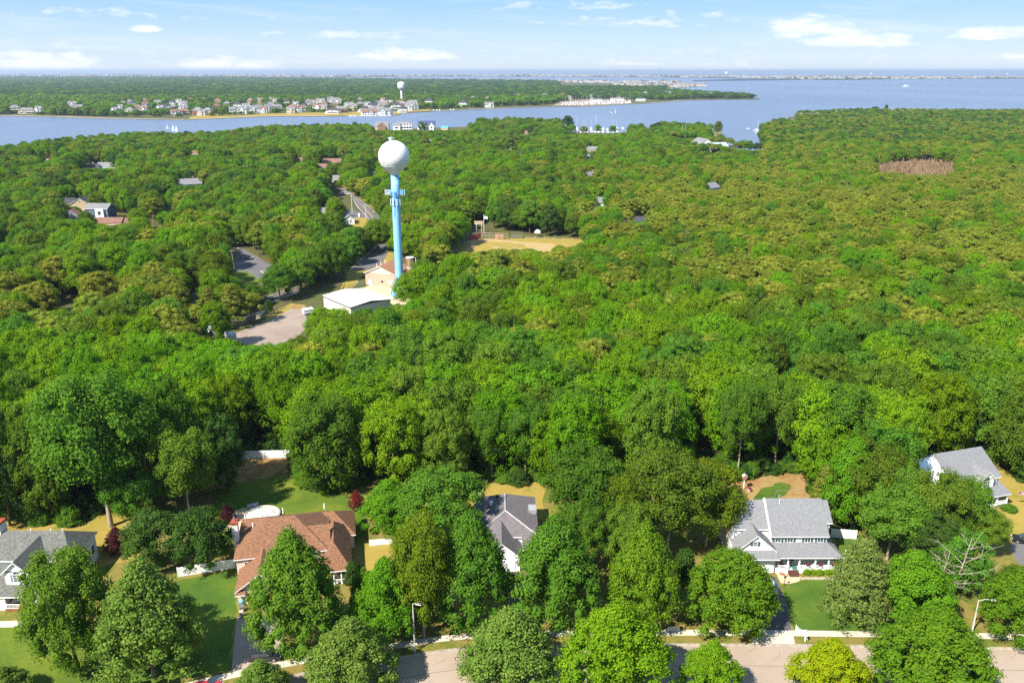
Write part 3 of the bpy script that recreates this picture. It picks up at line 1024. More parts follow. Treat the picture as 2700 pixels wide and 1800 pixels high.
look = {0: 'green oak', 1: 'olive green oak', 2: 'bright green tree', 3: 'olive pitch pine', 4: 'dark green tree'}
EDGEK = {0: 'edge_oak', 1: 'oak_olive', 2: 'edge_bright', 3: 'pine', 4: 'edge_dark'}
for i in np.nonzero(indiv)[0]:
    k = int(FK[i])
    if k == 3 and FY[i] < 200: k = 2
    if k == 1 and FY[i] < 230 and FX[i] < 60: k = 0
    nm = 'pine_tree' if k == 3 else 'forest_tree'
    ww = where_words(FPXs[i], FPYs[i], FY[i])
    h_, r_ = float(FH[i]), float(FR[i])
    sz = 'tall ' if h_ > 21.5 or (FY[i] > 230 and h_ > 15.6) else ('low ' if h_ < 12 or (FY[i] < 230 and h_ < 17) else ('broad ' if r_ > (7.2 if FY[i] < 230 else 5.9) else ('slender ' if r_ < (5.6 if FY[i] < 230 else 4.7) else '')))
    tree(EDGEK[k] if FY[i] < 215 else KEYS[k], float(FX[i]), float(FY[i]), h_, r_ * (1.1 if FY[i] < 215 else 1), sz + look[k] + ', ' + ww,
         ('pines ' if k == 3 else 'broadleaf trees ') + 'of the ' + ww, nm)


def scatter(name, pts, rz, scl, idx, sources, label, trunk_sources=None, trunk_mask=None):
    """one object whose geometry nodes set a crown (and a trunk) on each site"""
    def src_collection(cname, meshes):
        c = bpy.data.collections.new(cname)
        for k, me in enumerate(meshes):
            o = bpy.data.objects.new('%s_%03d' % (cname, k), me)
            c.objects.link(o)
        return c
    me = bpy.data.meshes.new(name)
    me.vertices.add(len(pts)); me.vertices.foreach_set('co', np.asarray(pts, np.float32).ravel())
    for an, ty, dat, fld in (('rz', 'FLOAT', rz, 'value'), ('scl', 'FLOAT_VECTOR', scl, 'vector'), ('idx', 'INT', idx, 'value')):
        a = me.attributes.new(an, ty, 'POINT')
        a.data.foreach_set(fld, np.asarray(dat).ravel())
    if trunk_sources:
        a = me.attributes.new('tk', 'BOOLEAN', 'POINT'); a.data.foreach_set('value', np.asarray(trunk_mask))
    o = link_mesh(name, me)
    ng = bpy.data.node_groups.new(name, 'GeometryNodeTree')
    ng.interface.new_socket('Geometry', in_out='INPUT', socket_type='NodeSocketGeometry')
    ng.interface.new_socket('Geometry', in_out='OUTPUT', socket_type='NodeSocketGeometry')
    N = ng.nodes; L = ng.links
    gi = N.new('NodeGroupInput'); go = N.new('NodeGroupOutput')
    join = N.new('GeometryNodeJoinGeometry')

    def attr(nm, ty):
        q = N.new('GeometryNodeInputNamedAttribute'); q.data_type = ty; q.inputs['Name'].default_value = nm
        return q.outputs[0]
    for col, sel in ([(src_collection(name + '_crowns', sources), None)] + ([(src_collection(name + '_trunks', trunk_sources), 'tk')] if trunk_sources else [])):
        ci = N.new('GeometryNodeCollectionInfo'); ci.inputs['Collection'].default_value = col
        ci.inputs['Separate Children'].default_value = True; ci.inputs['Reset Children'].default_value = True
        ip = N.new('GeometryNodeInstanceOnPoints')
        L.new(gi.outputs[0], ip.inputs['Points']); L.new(ci.outputs[0], ip.inputs['Instance'])
        ip.inputs['Pick Instance'].default_value = True
        L.new(attr('idx', 'INT'), ip.inputs['Instance Index'])
        cx = N.new('ShaderNodeCombineXYZ'); L.new(attr('rz', 'FLOAT'), cx.inputs[2])
        L.new(cx.outputs[0], ip.inputs['Rotation']); L.new(attr('scl', 'FLOAT_VECTOR'), ip.inputs['Scale'])
        if sel:
            L.new(attr(sel, 'BOOLEAN'), ip.inputs['Selection'])
        L.new(ip.outputs[0], join.inputs[0])
    L.new(join.outputs[0], go.inputs[0])
    md = o.modifiers.new('sites', 'NODES'); md.node_group = ng
    return tag(o, label, kind='stuff')


SRC = []; OFFS = []
for k in KEYS:
    OFFS.append((len(SRC), len(KIND[k][0]))); SRC += KIND[k][0]
rest = ~indiv
ri = np.nonzero(rest)[0]
idx = np.array([OFFS[FK[i]][0] + NPR.integers(OFFS[FK[i]][1]) for i in ri], np.int32)
# trunks are instanced with the same index: one per crown variant
TSRC = []
for k in KEYS:
    for j in range(len(KIND[k][0])): TSRC.append(KIND[k][1][j % len(KIND[k][1])])
scatter('woodland', np.stack([FX[ri], FY[ri], np.zeros(len(ri))], 1), NPR.uniform(0, 6.28, len(ri)).astype(np.float32),
        np.stack([FR[ri] / 4, FR[ri] / 4, FH[ri] / 10], 1).astype(np.float32), idx, SRC, 'dense green woodland stretching from the houses to the river', TSRC, FY[ri] < 480)
print('forest sites', len(FX), 'individual', indiv.sum())

# ---- woods across the river: crowns of low detail, then whole groves
mk('far_oak', F_oak, (101, 102, 103), round_prof, 1.5, 12, 1.5, 700, .42, rnd=.35, gap=.05)
mk('far_olive', F_oak2, (104, 105), round_prof, 1.5, 12, 1.5, 700, .42, rnd=.35, gap=.05)
mk('far_bright', F_bright, (106,), round_prof, 1.5, 12, 1.5, 700, .42, rnd=.35, gap=.05)
mk('far_dark', F_dark, (107, 108), round_prof, 1.5, 12, 1.5, 700, .42, rnd=.35, gap=.05)
FARH = []     # houses on the far shore register here before the woods are set: (x, y, r)
# spots of the far houses, as (x, y) in the photograph and width in metres
FAR_SPOTS = [(40, 296, 24), (62, 300, 22), (78, 300, 22), (100, 300, 20), (190, 282, 24), (200, 290, 30), (300, 298, 20), (340, 300, 22), (364, 294, 20), (380, 296, 24), (350, 281, 20), (420, 292, 24), (443, 290, 22),
             (478, 281, 20), (468, 304, 26), (488, 303, 24), (518, 304, 26), (530, 305, 24), (545, 302, 22), (573, 290, 20), (540, 270, 18), (625, 300, 30), (640, 300, 22), (670, 290, 22), (685, 296, 24), (700, 293, 26),
             (716, 291, 22), (735, 291, 26), (716, 271, 22), (770, 292, 26), (790, 295, 28), (800, 288, 20), (838, 291, 28), (845, 276, 24), (870, 270, 22), (876, 300, 28), (893, 296, 22), (890, 276, 26), (915, 285, 20),
             (905, 298, 22), (930, 290, 22), (950, 282, 22), (960, 296, 24), (976, 288, 20), (990, 298, 26), (1000, 280, 26), (1012, 272, 22), (1015, 284, 20), (1045, 287, 24), (1060, 283, 26), (1080, 280, 30), (1090, 276, 22),
             (1130, 275, 24), (1140, 271, 20), (1207, 263, 26), (1248, 266, 26), (1285, 270, 18), (1368, 259, 24), (1377, 260, 16), (1428, 258, 24), (1436, 260, 16), (1480, 258, 26), (1500, 264, 20), (1535, 256, 18), (1560, 260, 18),
             (1605, 254, 18), (1628, 261, 20), (1660, 256, 26), (1700, 254, 28), (1725, 248, 16), (1760, 254, 24), (1767, 260, 14), (1872, 256, 18), (1895, 256, 14), (1937, 255, 14),
             (1960, 300, 30), (1220, 281, 22), (1290, 284, 24), (1010, 303, 40), (975, 305, 36), (1062, 297, 24)]
_rf = random.Random(21)
for _i in range(60):
    _px = _rf.uniform(560, 1095) if _i < 44 else _rf.uniform(300, 560)
    _lim = 300 if _px < 860 else 294
    FAR_SPOTS.append((_px, _rf.uniform(272, _lim), _rf.uniform(15, 22)))
for (px, py, w) in FAR_SPOTS:
    g = W(px, py); FARH.append((g.x, g.y, w))


def far_sites():
    X1, Y1 = rows(1480, 2600, lambda y: 15.0 if y < 1900 else 19)
    X2, Y2 = rows(2600, 11500, lambda y: 26 + (y - 2600) * 0.014)
    X = np.concatenate([X1, X2]); Y = np.concatenate([Y1, Y2])
    ok = in_poly(X, Y, far_poly)
    X, Y = X[ok], Y[ok]
    px, py, dep = proj((X, Y, np.zeros_like(X)))
    # keep the bank, the yards and the marina free
    shp = np.array([(a, b) for a, b in [(-500, 300), (0, 302), (150, 304), (300, 308), (480, 308), (600, 306), (700, 300), (860, 297), (1060, 288), (1147, 289), (1300, 282), (1450, 276), (1500, 262), (1700, 262), (1740, 265), (1800, 262), (2006, 260)]], float)
    ok = (py < np.interp(px, shp[:, 0], shp[:, 1])) & (px > -500) & (px < 2003)
    ok &= ~((px > 1470) & (px < 2003) & (py < 232))
    ok &= ~((px > 1760) & (py < 240))
    u = NPR.random(len(X))
    town = (px > 560) & (px < 1100) & (py > 276)
    ok &= ~(town & (u < .45))
    ok &= ~((py > 285) & (px > 330) & (px < 560) & (u < .35))
    for fx, fy, fr in FARH:
        ok &= ~((np.abs(X - fx) < fr * .62) & (Y < fy + fr * .7) & (Y > fy - 42))
    X, Y, px, py, dep = X[ok], Y[ok], px[ok], py[ok], dep[ok]
    n = len(X)
    k = np.clip(Y / 2200, 1, 4.5)
    r = NPR.uniform(7.0, 10.5, n) * k * np.where(Y > 2600, 1.25, 1)
    h = NPR.uniform(11, 17, n) + np.where(Y > 4500, 4 * vnoise(X, Y, 900, 3), 0)
    keep = np.ones(n, bool)
    near_ = Y < 2300
    for fx, fy, fw in FARH:
        hx, hy, hd = proj((fx, fy, 0.0)); _, hm, _ = proj((fx, fy, 5.0))
        for i in np.nonzero(near_ & (Y < fy) & (Y > fy - 420) & keep)[0]:
            cx, cy_, cd = proj((X[i], Y[i], h[i]))
            if abs(cx - hx) < (r[i] * .8 / cd + fw * .42 / hd) * FPX and cy_ < hm:
                # lower the tree until its top clears the middle of the house
                t = (fy - Y[i]) / fy
                hh = 4.5 + (CAM_H - 4.5) * 0 - 0.0
                sight = CAM_H + (4.5 - CAM_H) * (Y[i] / fy)
                h[i] = min(h[i], sight)
                r[i] = min(r[i], 6.5)
                if h[i] < 3.5: keep[i] = False
    X, Y, r, h = X[keep], Y[keep], r[keep], h[keep]; n = len(X)
    v = NPR.random(n); nb = vnoise(X, Y, 120, 4) * .5 + vnoise(X, Y, 480, 6) * .5
    kd = np.where(v < .42, 0, np.where(v < .62, 1, np.where(v < .78, 2, 3)))
    kd = np.where((nb > .58) & (v < .6), 2, kd)
    kd = np.where((Y > 2700) & (v > .3), 3, kd)
    return X, Y, r, h, kd


fx_, fy_, fr_, fh_, fk_ = far_sites()
SRC2 = []; OFF2 = []
for k in ('far_oak', 'far_olive', 'far_bright', 'far_dark'):
    OFF2.append((len(SRC2), len(KIND[k][0]))); SRC2 += KIND[k][0]
idx2 = np.array([OFF2[k][0] + NPR.integers(OFF2[k][1]) for k in fk_], np.int32)
scatter('far_woodland', np.stack([fx_, fy_, np.zeros(len(fx_))], 1), NPR.uniform(0, 6.28, len(fx_)).astype(np.float32),
        np.stack([fr_ / 4, fr_ / 4, fh_ / 10], 1).astype(np.float32), idx2, SRC2, 'distant woodland across the river fading to blue')
print('far sites', len(fx_))

# bare trees scattered through the woods
_rb = random.Random(33)
_spots = [i for i in ri if FY[i] > 215 and FY[i] < 620 and 0 < FPXs[i] < 2700]
for n_, i in enumerate(_rb.sample(_spots, 34)):
    x_, y_ = float(FX[i]) + 3.5, float(FY[i]) - 3.5
    zone = 'left woods' if FPXs[i] < 900 else ('central woods' if FPXs[i] < 1500 else ('right woods' if FPXs[i] < 2200 else 'far right woods'))
    tree('dead' if n_ % 3 else 'dead_red', x_, y_, float(FH[i]) * 1.02, _rb.uniform(2.2, 3.4), 'bare grey tree poking out of the ' + zone if n_ % 3 else 'bare reddish tree poking out of the ' + zone, 'bare trees in the ' + zone, 'dead_tree')
# understory along the forest edge and under the yard trees
rng = np.random.default_rng(41)
ex = rng.uniform(-300, 2950, 900)
ey = np.interp(ex, EDGE[:, 0], EDGE[:, 1]) + rng.uniform(-28, 6, 900)
eg = np.array([tuple(W(a, b, 0)) for a, b in zip(ex, ey)])
er = rng.uniform(.8, 2.4, 900)
scatter('undergrowth', eg, rng.uniform(0, 6.28, 900).astype(np.float32), np.stack([er / 4, er / 4, rng.uniform(.12, .42, 900)], 1).astype(np.float32), rng.integers(0, 2, 900).astype(np.int32),
        [KIND['bush'][0][0], KIND['bush_dark'][0][0]], 'bushes and saplings along the forest edge')
# ================================================================== STREET, YARDS
KERB = [(100, 1990), (400, 1872), (620, 1812), (800, 1775), (930, 1752), (1050, 1734), (1140, 1719), (1230, 1709), (1360, 1704), (1500, 1701), (1780, 1699), (2040, 1700), (2300, 1703), (2618, 1708), (2900, 1716), (3200, 1726)]
kerb = [tuple(W(a, b)[:2]) for a, b in KERB]


def smooth_line(pts, k=6):
    out = []
    n = len(pts)
    for i in range(n - 1):
        p0 = Vector(pts[max(0, i - 1)]); p1 = Vector(pts[i]); p2 = Vector(pts[i + 1]); p3 = Vector(pts[min(n - 1, i + 2)])
        for j in range(k):
            t = j / k
            out.append(tuple(0.5 * ((2 * p1) + (p2 - p0) * t + (2 * p0 - 5 * p1 + 4 * p2 - p3) * t * t + (3 * p1 - p0 - 3 * p2 + p3) * t ** 3)))
    out.append(tuple(pts[-1]))
    return out


kerb = smooth_line(kerb, 5)


def offset(line, d):
    out = []
    for i, p in enumerate(line):
        a = Vector(line[max(i - 1, 0)][:2]); b = Vector(line[min(i + 1, len(line) - 1)][:2])
        t = (b - a).normalized()
        out.append((p[0] - t.y * d, p[1] + t.x * d))
    return out


def band(name, l1, l2, z, m, label=None, thick=0.0):
    b = MB()
    for i in range(len(l1) - 1):
        q = [(*l1[i], z), (*l1[i + 1], z), (*l2[i + 1], z), (*l2[i], z)]
        b.face(q)
    if thick:
        for i in range(len(l1) - 1):
            b.face([(*l1[i], z - thick), (*l1[i + 1], z - thick), (*l1[i + 1], z), (*l1[i], z)])
    return tag(b.build(name, m), label, kind='structure')


ROAD_W = 9.4
band('street', offset(kerb, -ROAD_W), kerb, 0.012, M_road, 'sun-bleached residential street along the bottom of the view')
M_kerb = mat('kerb_concrete', (0.4, 0.34, 0.27), .85, (0.28, 0.23, 0.18), 1.5)
M_seam = mat('road_seam', (0.15, 0.125, 0.10), .9)
band('kerb', kerb, offset(kerb, .18), 0.14, M_kerb, 'low concrete kerb on the house side of the street', .14)
band('gutter', offset(kerb, -.35), kerb, 0.016, M_kerb, 'concrete gutter along the kerb')
near_k = offset(kerb, -ROAD_W)
band('kerb', offset(near_k, -.18), near_k, 0.141, M_kerb, 'low concrete kerb on the near side of the street')
band('verge', offset(near_k, -14), offset(near_k, -.18), 0.12, M_lawn, 'grass on the near side of the street')
# yards: one raised sheet from the kerb to the woods
yard = offset(kerb, .18)
back = [tuple(W(a, b)[:2]) for a, b in [(3100, 1215), (2700, 1215), (2400, 1160), (2150, 1190), (1900, 1205), (1400, 1215), (1180, 1215), (950, 1235), (760, 1150), (560, 1160), (430, 1250), (250, 1300), (-100, 1310), (-700, 1390)]]
b = MB()
yp = [(*p, 0.12) for p in yard] + [(*p, 0.12) for p in back]
b.face(yp)
M_yard = blend_material('yard_ground', [(0.06, 0.10, 0.012), (0.11, 0.13, 0.02), (0.2, 0.15, 0.04), (0.09, 0.12, 0.015), (0.15, 0.11, 0.045)], 0.09, 0.3)
tag(b.build('yard_ground', M_yard), 'grassy and leafy ground of the house yards', kind='structure')
# sidewalk as separate slabs
sw_in, sw_out = offset(kerb, 2.05), offset(kerb, 3.45)
joint_len = 1.5


def resample(line, step):
    pts = [Vector(p) for p in line]
    out = [pts[0]]
    acc = 0.0
    for i in range(len(pts) - 1):
        seg = pts[i + 1] - pts[i]
        L = seg.length
        pos = step - acc
        while pos <= L:
            out.append(pts[i] + seg * (pos / L))
            pos += step
        acc = (acc + L) % step if L + acc >= step else acc + L
    return out


ctr = resample(offset(kerb, 2.75), joint_len)
swroot = empty('sidewalk', (0, 0, 0)); swroot['kind'] = 'structure'; swroot['label'] = 'pale concrete sidewalk between lawns and street'
rs = random.Random(3)
for i in range(len(ctr) - 1):
    a, c = ctr[i], ctr[i + 1]
    px_, py_, _ = proj((a.x, a.y, .12))
    if px_ < -60 or px_ > 2780 or py_ > 1830:
        continue
    d = (c - a).normalized(); nn = Vector((-d.y, d.x))
    g = .02
    a2, c2_ = a + d * g, c - d * g
    h = .145 + rs.uniform(-.008, .008)
    q = [a2 - nn * .7, c2_ - nn * .7, c2_ + nn * .7, a2 + nn * .7]
    mb = MB(); mb.slab([(p.x, p.y, h) for p in q], .1)
    mb.build('concrete_slab', M_conc, swroot)


def patch(name, pxs, m, z=0.126, label=None):
    return sheet(name, [tuple(W(a, b)[:2]) for a, b in pxs], z, m, 0, label)


def soft(pxs, step=1.4, amp=.35, seed=1):
    return jag([tuple(W(a, b)[:2]) for a, b in pxs], step, amp, seed)


def spatch(name, pxs, m, z=0.126, label=None, seed=1, amp=.35):
    return sheet(name, soft(pxs, 1.4, amp, seed), z, m, 0, label)


spatch('lawn', [(-60, 1642), (70, 1646), (120, 1668), (190, 1700), (280, 1760), (240, 1840), (-80, 1840)], M_lawn, .126, 'sunny front lawn in the lower left corner', 2)
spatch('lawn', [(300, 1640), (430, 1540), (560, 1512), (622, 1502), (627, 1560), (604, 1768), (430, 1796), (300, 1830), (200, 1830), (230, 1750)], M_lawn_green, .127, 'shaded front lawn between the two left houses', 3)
spatch('lawn', [(520, 1400), (560, 1330), (600, 1280), (660, 1262), (760, 1262), (860, 1285), (930, 1312), (968, 1335), (968, 1400), (930, 1440), (700, 1430), (560, 1430)], M_lawn, .126, 'back lawn of the brown-roofed house', 4)
spatch('lawn', [(40, 1372), (180, 1350), (300, 1338), (400, 1345), (395, 1440), (350, 1480), (240, 1500), (-60, 1500), (-60, 1400)], M_lawn_dry, .126, 'yellowish back lawn behind the left house', 5)
spatch('lawn', [(962, 1425), (1045, 1420), (1040, 1500), (1010, 1530), (962, 1505)], M_lawn_dry, .127, 'strip of yellow lawn beside the brown-roofed house', 6)
spatch('lawn', [(1185, 1330), (1200, 1262), (1250, 1240), (1330, 1250), (1425, 1246), (1436, 1300), (1436, 1370), (1190, 1390)], M_lawn_dry, .126, 'dry orange lawn behind the dark-roofed house', 7, .6)
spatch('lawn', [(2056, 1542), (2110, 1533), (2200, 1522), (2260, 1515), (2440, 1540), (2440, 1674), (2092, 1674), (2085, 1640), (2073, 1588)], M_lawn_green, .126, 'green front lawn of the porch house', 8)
spatch('leaf_bed', [(1890, 1330), (1900, 1265), (1925, 1238), (1985, 1238), (2100, 1228), (2148, 1312), (2148, 1335)], M_mulch, .126, 'brown leaf mulch behind the porch house', 9, .7)
spatch('lawn', [(1985, 1318), (2005, 1290), (2060, 1272), (2085, 1278), (2075, 1300), (2050, 1320)], M_lawn_green, .13, 'lush green grass patch behind the porch house', 10, .6)
spatch('lawn', [(1895, 1325), (1910, 1298), (1955, 1300), (1975, 1318)], M_lawn, .13, 'small lawn patch beside the garden bed', 11, .4)
spatch('lawn', [(2195, 1412), (2256, 1420), (2256, 1500), (2235, 1500)], M_lawn_green, .127, 'lawn on the right of the porch house', 12)
spatch('lawn', [(2600, 1240), (2740, 1248), (2800, 1330), (2800, 1500), (2690, 1480), (2670, 1420), (2630, 1360), (2604, 1300)], M_lawn_dry, .126, 'yellow side lawn of the far right house', 13, .5)
spatch('leaf_bed', [(560, 1262), (575, 1210), (650, 1185), (760, 1188), (775, 1225), (700, 1262), (640, 1275)], M_mulch, .127, 'reddish mulch clearing before the white back fence', 14, .7)
# driveways and paths
patch('driveway', [(2004, 1522), (2046, 1522), (2056, 1545), (2073, 1588), (2083, 1640), (2087, 1673), (2024, 1673), (1960, 1673), (1965, 1600), (1985, 1522)], M_asph, .133, 'dark asphalt driveway of the porch house')
patch('driveway_apron', [(1984, 1678), (2092, 1678), (2096, 1698.5), (1983, 1698.5)], M_conc, .1335, 'concrete driveway apron at the porch house')
patch('driveway', [(625, 1625), (680, 1625), (745, 1640), (745, 1740), (690, 1775), (610, 1775)], M_road, .133, 'pinkish driveway of the brown-roofed house')
patch('driveway', [(1346, 1512), (1384, 1512), (1400, 1600), (1404, 1682), (1330, 1684), (1340, 1600)], M_asph, .133, 'shaded asphalt driveway between two maples')
patch('driveway', [(2660, 1438), (2700, 1420), (2780, 1410), (2800, 1500), (2700, 1498), (2680, 1482)], M_asph_mid, .133, 'asphalt driveway with the dark parked car')
spatch('front_path', [(-60, 1640), (0, 1638), (52, 1636), (66, 1640), (62, 1650), (40, 1654), (-60, 1656)], M_conc, .134, 'curved pale path before the left house', 15, .1)
spatch('patio', [(2046, 1510), (2100, 1508), (2112, 1522), (2106, 1534), (2080, 1540), (2058, 1538)], M_sand, .135, 'pinkish paver patio in front of the porch steps', 16, .1)
spatch('patio', [(580, 1372), (640, 1340), (700, 1338), (735, 1350), (740, 1372), (680, 1400), (600, 1400)], M_sand, .135, 'stone pool patio behind the brown-roofed house', 17, .15)

# ================================================================== TREES PLACED ONE BY ONE
TB = tree_box
TB('edge_oak', 70, 290, 1452, 1800, 'large mid green tree in the lower left corner beside the paler linden', 'oak_tree', fall=30)
TB('linden', 250, 520, 1476, 1815, 'big linden with pale leaf tips on the shaded lawn near lower left corner', 'linden_tree', fall=30)
TB('bush_dark', 66, 145, 1596, 1672, 'dark round shrub beside the porch steps of the left house', 'shrub', cat='shrub', fall=16)
TB('dark', 325, 475, 1350, 1508, 'dark evergreen mass behind the linden left of the white fence', 'evergreen_tree', fall=14)
TB('dark', 455, 612, 1340, 1520, 'dark evergreen tree beside the white chimney of the brown-roofed house', 'evergreen_tree', fall=14)
TB('yard_oak', 405, 575, 1118, 1370, 'tall light green oak left of the shaded mulch clearing', 'oak_tree', base=(500, 1372))
TB('yard_oak', 110, 400, 985, 1330, 'big spreading oak with thick pale trunk on the left back lawn', 'oak_tree', base=(286, 1388))
TB('yard_oak', 285, 425, 1238, 1378, 'small oak with bare pale trunk on the left back lawn', 'oak_tree', base=(346, 1398))
TB('purple', 272, 345, 1388, 1465, 'purple-leaved shrub beside the left house roof', 'purple_tree', fall=10)
TB('purple', 575, 622, 1330, 1384, 'dark purple shrub beside the white chimney', 'purple_tree', fall=8)
TB('red', 917, 962, 1292, 1350, 'red Japanese maple on the back lawn of the brown-roofed house', 'red_maple', fall=8)
TB('maple_deep', 652, 900, 1392, 1748, 'tall dense maple in front of the brown-roofed house', 'maple_tree', fall=22)
TB('linden', 800, 1045, 1632, 1850, 'yellowish green linden at the street edge below the brown-roofed house', 'linden_tree', fall=18)
TB('linden', 610, 765, 1742, 1880, 'small pale linden cut by the bottom edge near the black car', 'linden_tree', fall=18)
TB('maple_green', 934, 1102, 1466, 1706, 'bright green maple beside the left street lamp', 'maple_tree', fall=16)
TB('maple_green', 946, 1110, 1262, 1418, 'bright green rounded tree right of the red Japanese maple', 'green_tree', fall=14)
TB('yard_oak_olive', 1035, 1190, 1350, 1695, 'dull olive tree between two bright maples', 'oak_tree', fall=16)
TB('yard_oak', 1058, 1280, 1242, 1460, 'dark green oak left of the dark grey roof', 'oak_tree', fall=22)
TB('maple_deep', 1136, 1350, 1344, 1672, 'tall maple left of the dark-roofed house driveway', 'maple_tree', fall=20)
TB('maple_deep', 1346, 1580, 1352, 1672, 'tall maple right of the dark-roofed house driveway', 'maple_tree', fall=20)
TB('maple', 1600, 1794, 1376, 1670, 'tall maple two trees left of the porch house driveway', 'maple_tree', fall=20)
TB('round_maple', 1812, 2044, 1458, 1675, 'round dense maple beside the porch house driveway', 'maple_tree', fall=24)
TB('linden', 1216, 1478, 1604, 1850, 'yellow-green tree at the street left of the large bottom-centre tree', 'maple_tree', fall=26)
TB('lime', 1468, 1786, 1588, 1890, 'broad bright green tree at the bottom centre', 'maple_tree', fall=30)
TB('lime', 1786, 1966, 1690, 1880, 'small lime green tree over the street', 'lime_tree', fall=22)
TB('yellow', 2078, 2304, 1686, 1890, 'yellow-lime tree over the street at the bottom right', 'lime_tree', fall=26)
TB('maple', 2305, 2625, 1604, 1890, 'very wide green maple cut by the bottom edge right of the yellow tree', 'maple_tree', fall=34)
TB('maple_green', 2300, 2515, 1450, 1662, 'bright green maple behind the wide bottom right maple', 'maple_tree', fall=22)
TB('maple', 2592, 2790, 1490, 1700, 'maple beside the right street lamp at the right edge', 'maple_tree', fall=20)
TB('spruce', 2172, 2362, 1408, 1660, 'wide dark olive spruce on the right of the green front lawn', 'spruce_tree', fall=24)
TB('yard_oak', 2400, 2570, 1246, 1400, 'oak with tall bare trunk in front of the far right house', 'oak_tree', base=(2425, 1450))
TB('yard_oak', 2470, 2600, 1258, 1430, 'rounded oak before the porch of the far right house', 'oak_tree', base=(2545, 1450))
TB('yard_oak', 2570, 2655, 1350, 1460, 'small rounded oak left of the dark parked car', 'oak_tree', base=(2612, 1475))
TB('yard_oak', 2245, 2425, 1290, 1480, 'olive oak between the spruce and the far right house', 'oak_tree', base=(2390, 1478))
TB('maple_green', 2172, 2330, 1150, 1320, 'bright yellow-green tree top behind the white fence', 'green_tree', base=(2219, 1394))
TB('yard_oak', 2190, 2400, 1170, 1385, 'oak with two bare trunks behind the white fence', 'oak_tree', base=(2238, 1392))
TB('yard_oak', 2290, 2420, 1215, 1400, 'tall oak left of the far right house', 'oak_tree', base=(2345, 1420))
TB('yard_oak', 1645, 1880, 1195, 1465, 'large oak with pale leaning trunk left of the porch house', 'oak_tree', base=(1770, 1460))
TB('yard_oak_olive', 1770, 1960, 1215, 1450, 'olive oak overhanging the left wing of the porch house', 'oak_tree', base=(1872, 1440))
TB('yard_oak', 1425, 1650, 1180, 1440, 'broad oak right of the dark grey roof', 'oak_tree', base=(1540, 1440))
TB('yard_oak_olive', 1560, 1700, 1250, 1470, 'olive oak between two larger oaks behind the maples', 'oak_tree', base=(1640, 1480))
TB('yard_oak', 1478, 1600, 1330, 1500, 'oak partly hidden behind the right driveway maple', 'oak_tree', base=(1560, 1520))
TB('bush_dark', 1776, 1836, 1446, 1548, 'young leafy tree behind the round maple', 'small_tree', fall=10)
TB('bush', 920, 1000, 1500, 1660, 'dark leafy shrubs between the two street maples', 'shrub', cat='shrub', fall=14)
TB('bush_dark', 905, 955, 1480, 1545, 'shrub at the corner of the brown-roofed house', 'shrub', cat='shrub', fall=8)
TB('bush_lime', 842, 868, 1288, 1306, 'yellow-green shrub at the edge of the back lawn', 'shrub', cat='shrub', fall=4)
TB('linden', -60, 78, 1760, 1860, 'linden tip in the bottom left corner', 'linden_tree', fall=14)
TB('white_pine', 2120, 2215, 1225, 1405, 'dark conifer with drooping layers behind the porch house roof', 'pine_tree', base=(2172, 1388))
TB('bush', 2640, 2680, 1330, 1350, 'small round shrub on the far right lawn', 'shrub', cat='shrub', fall=4)
for (bx, by, lab) in [(2127, 1513, 'low lime shrub nearest the porch steps'), (2143, 1511, 'second lime shrub before the porch railing'), (2160, 1514, 'smallest lime shrub, middle of the row before the porch'),
                      (2181, 1512, 'fourth lime shrub before the porch railing'), (2199, 1511, 'lime shrub at the right end of the porch')]:
    g = W(bx, by)
    tree('bush_lime', g.x, g.y, 1.0, .75, lab, 'lime shrubs before the porch', 'shrub', cat='shrub')
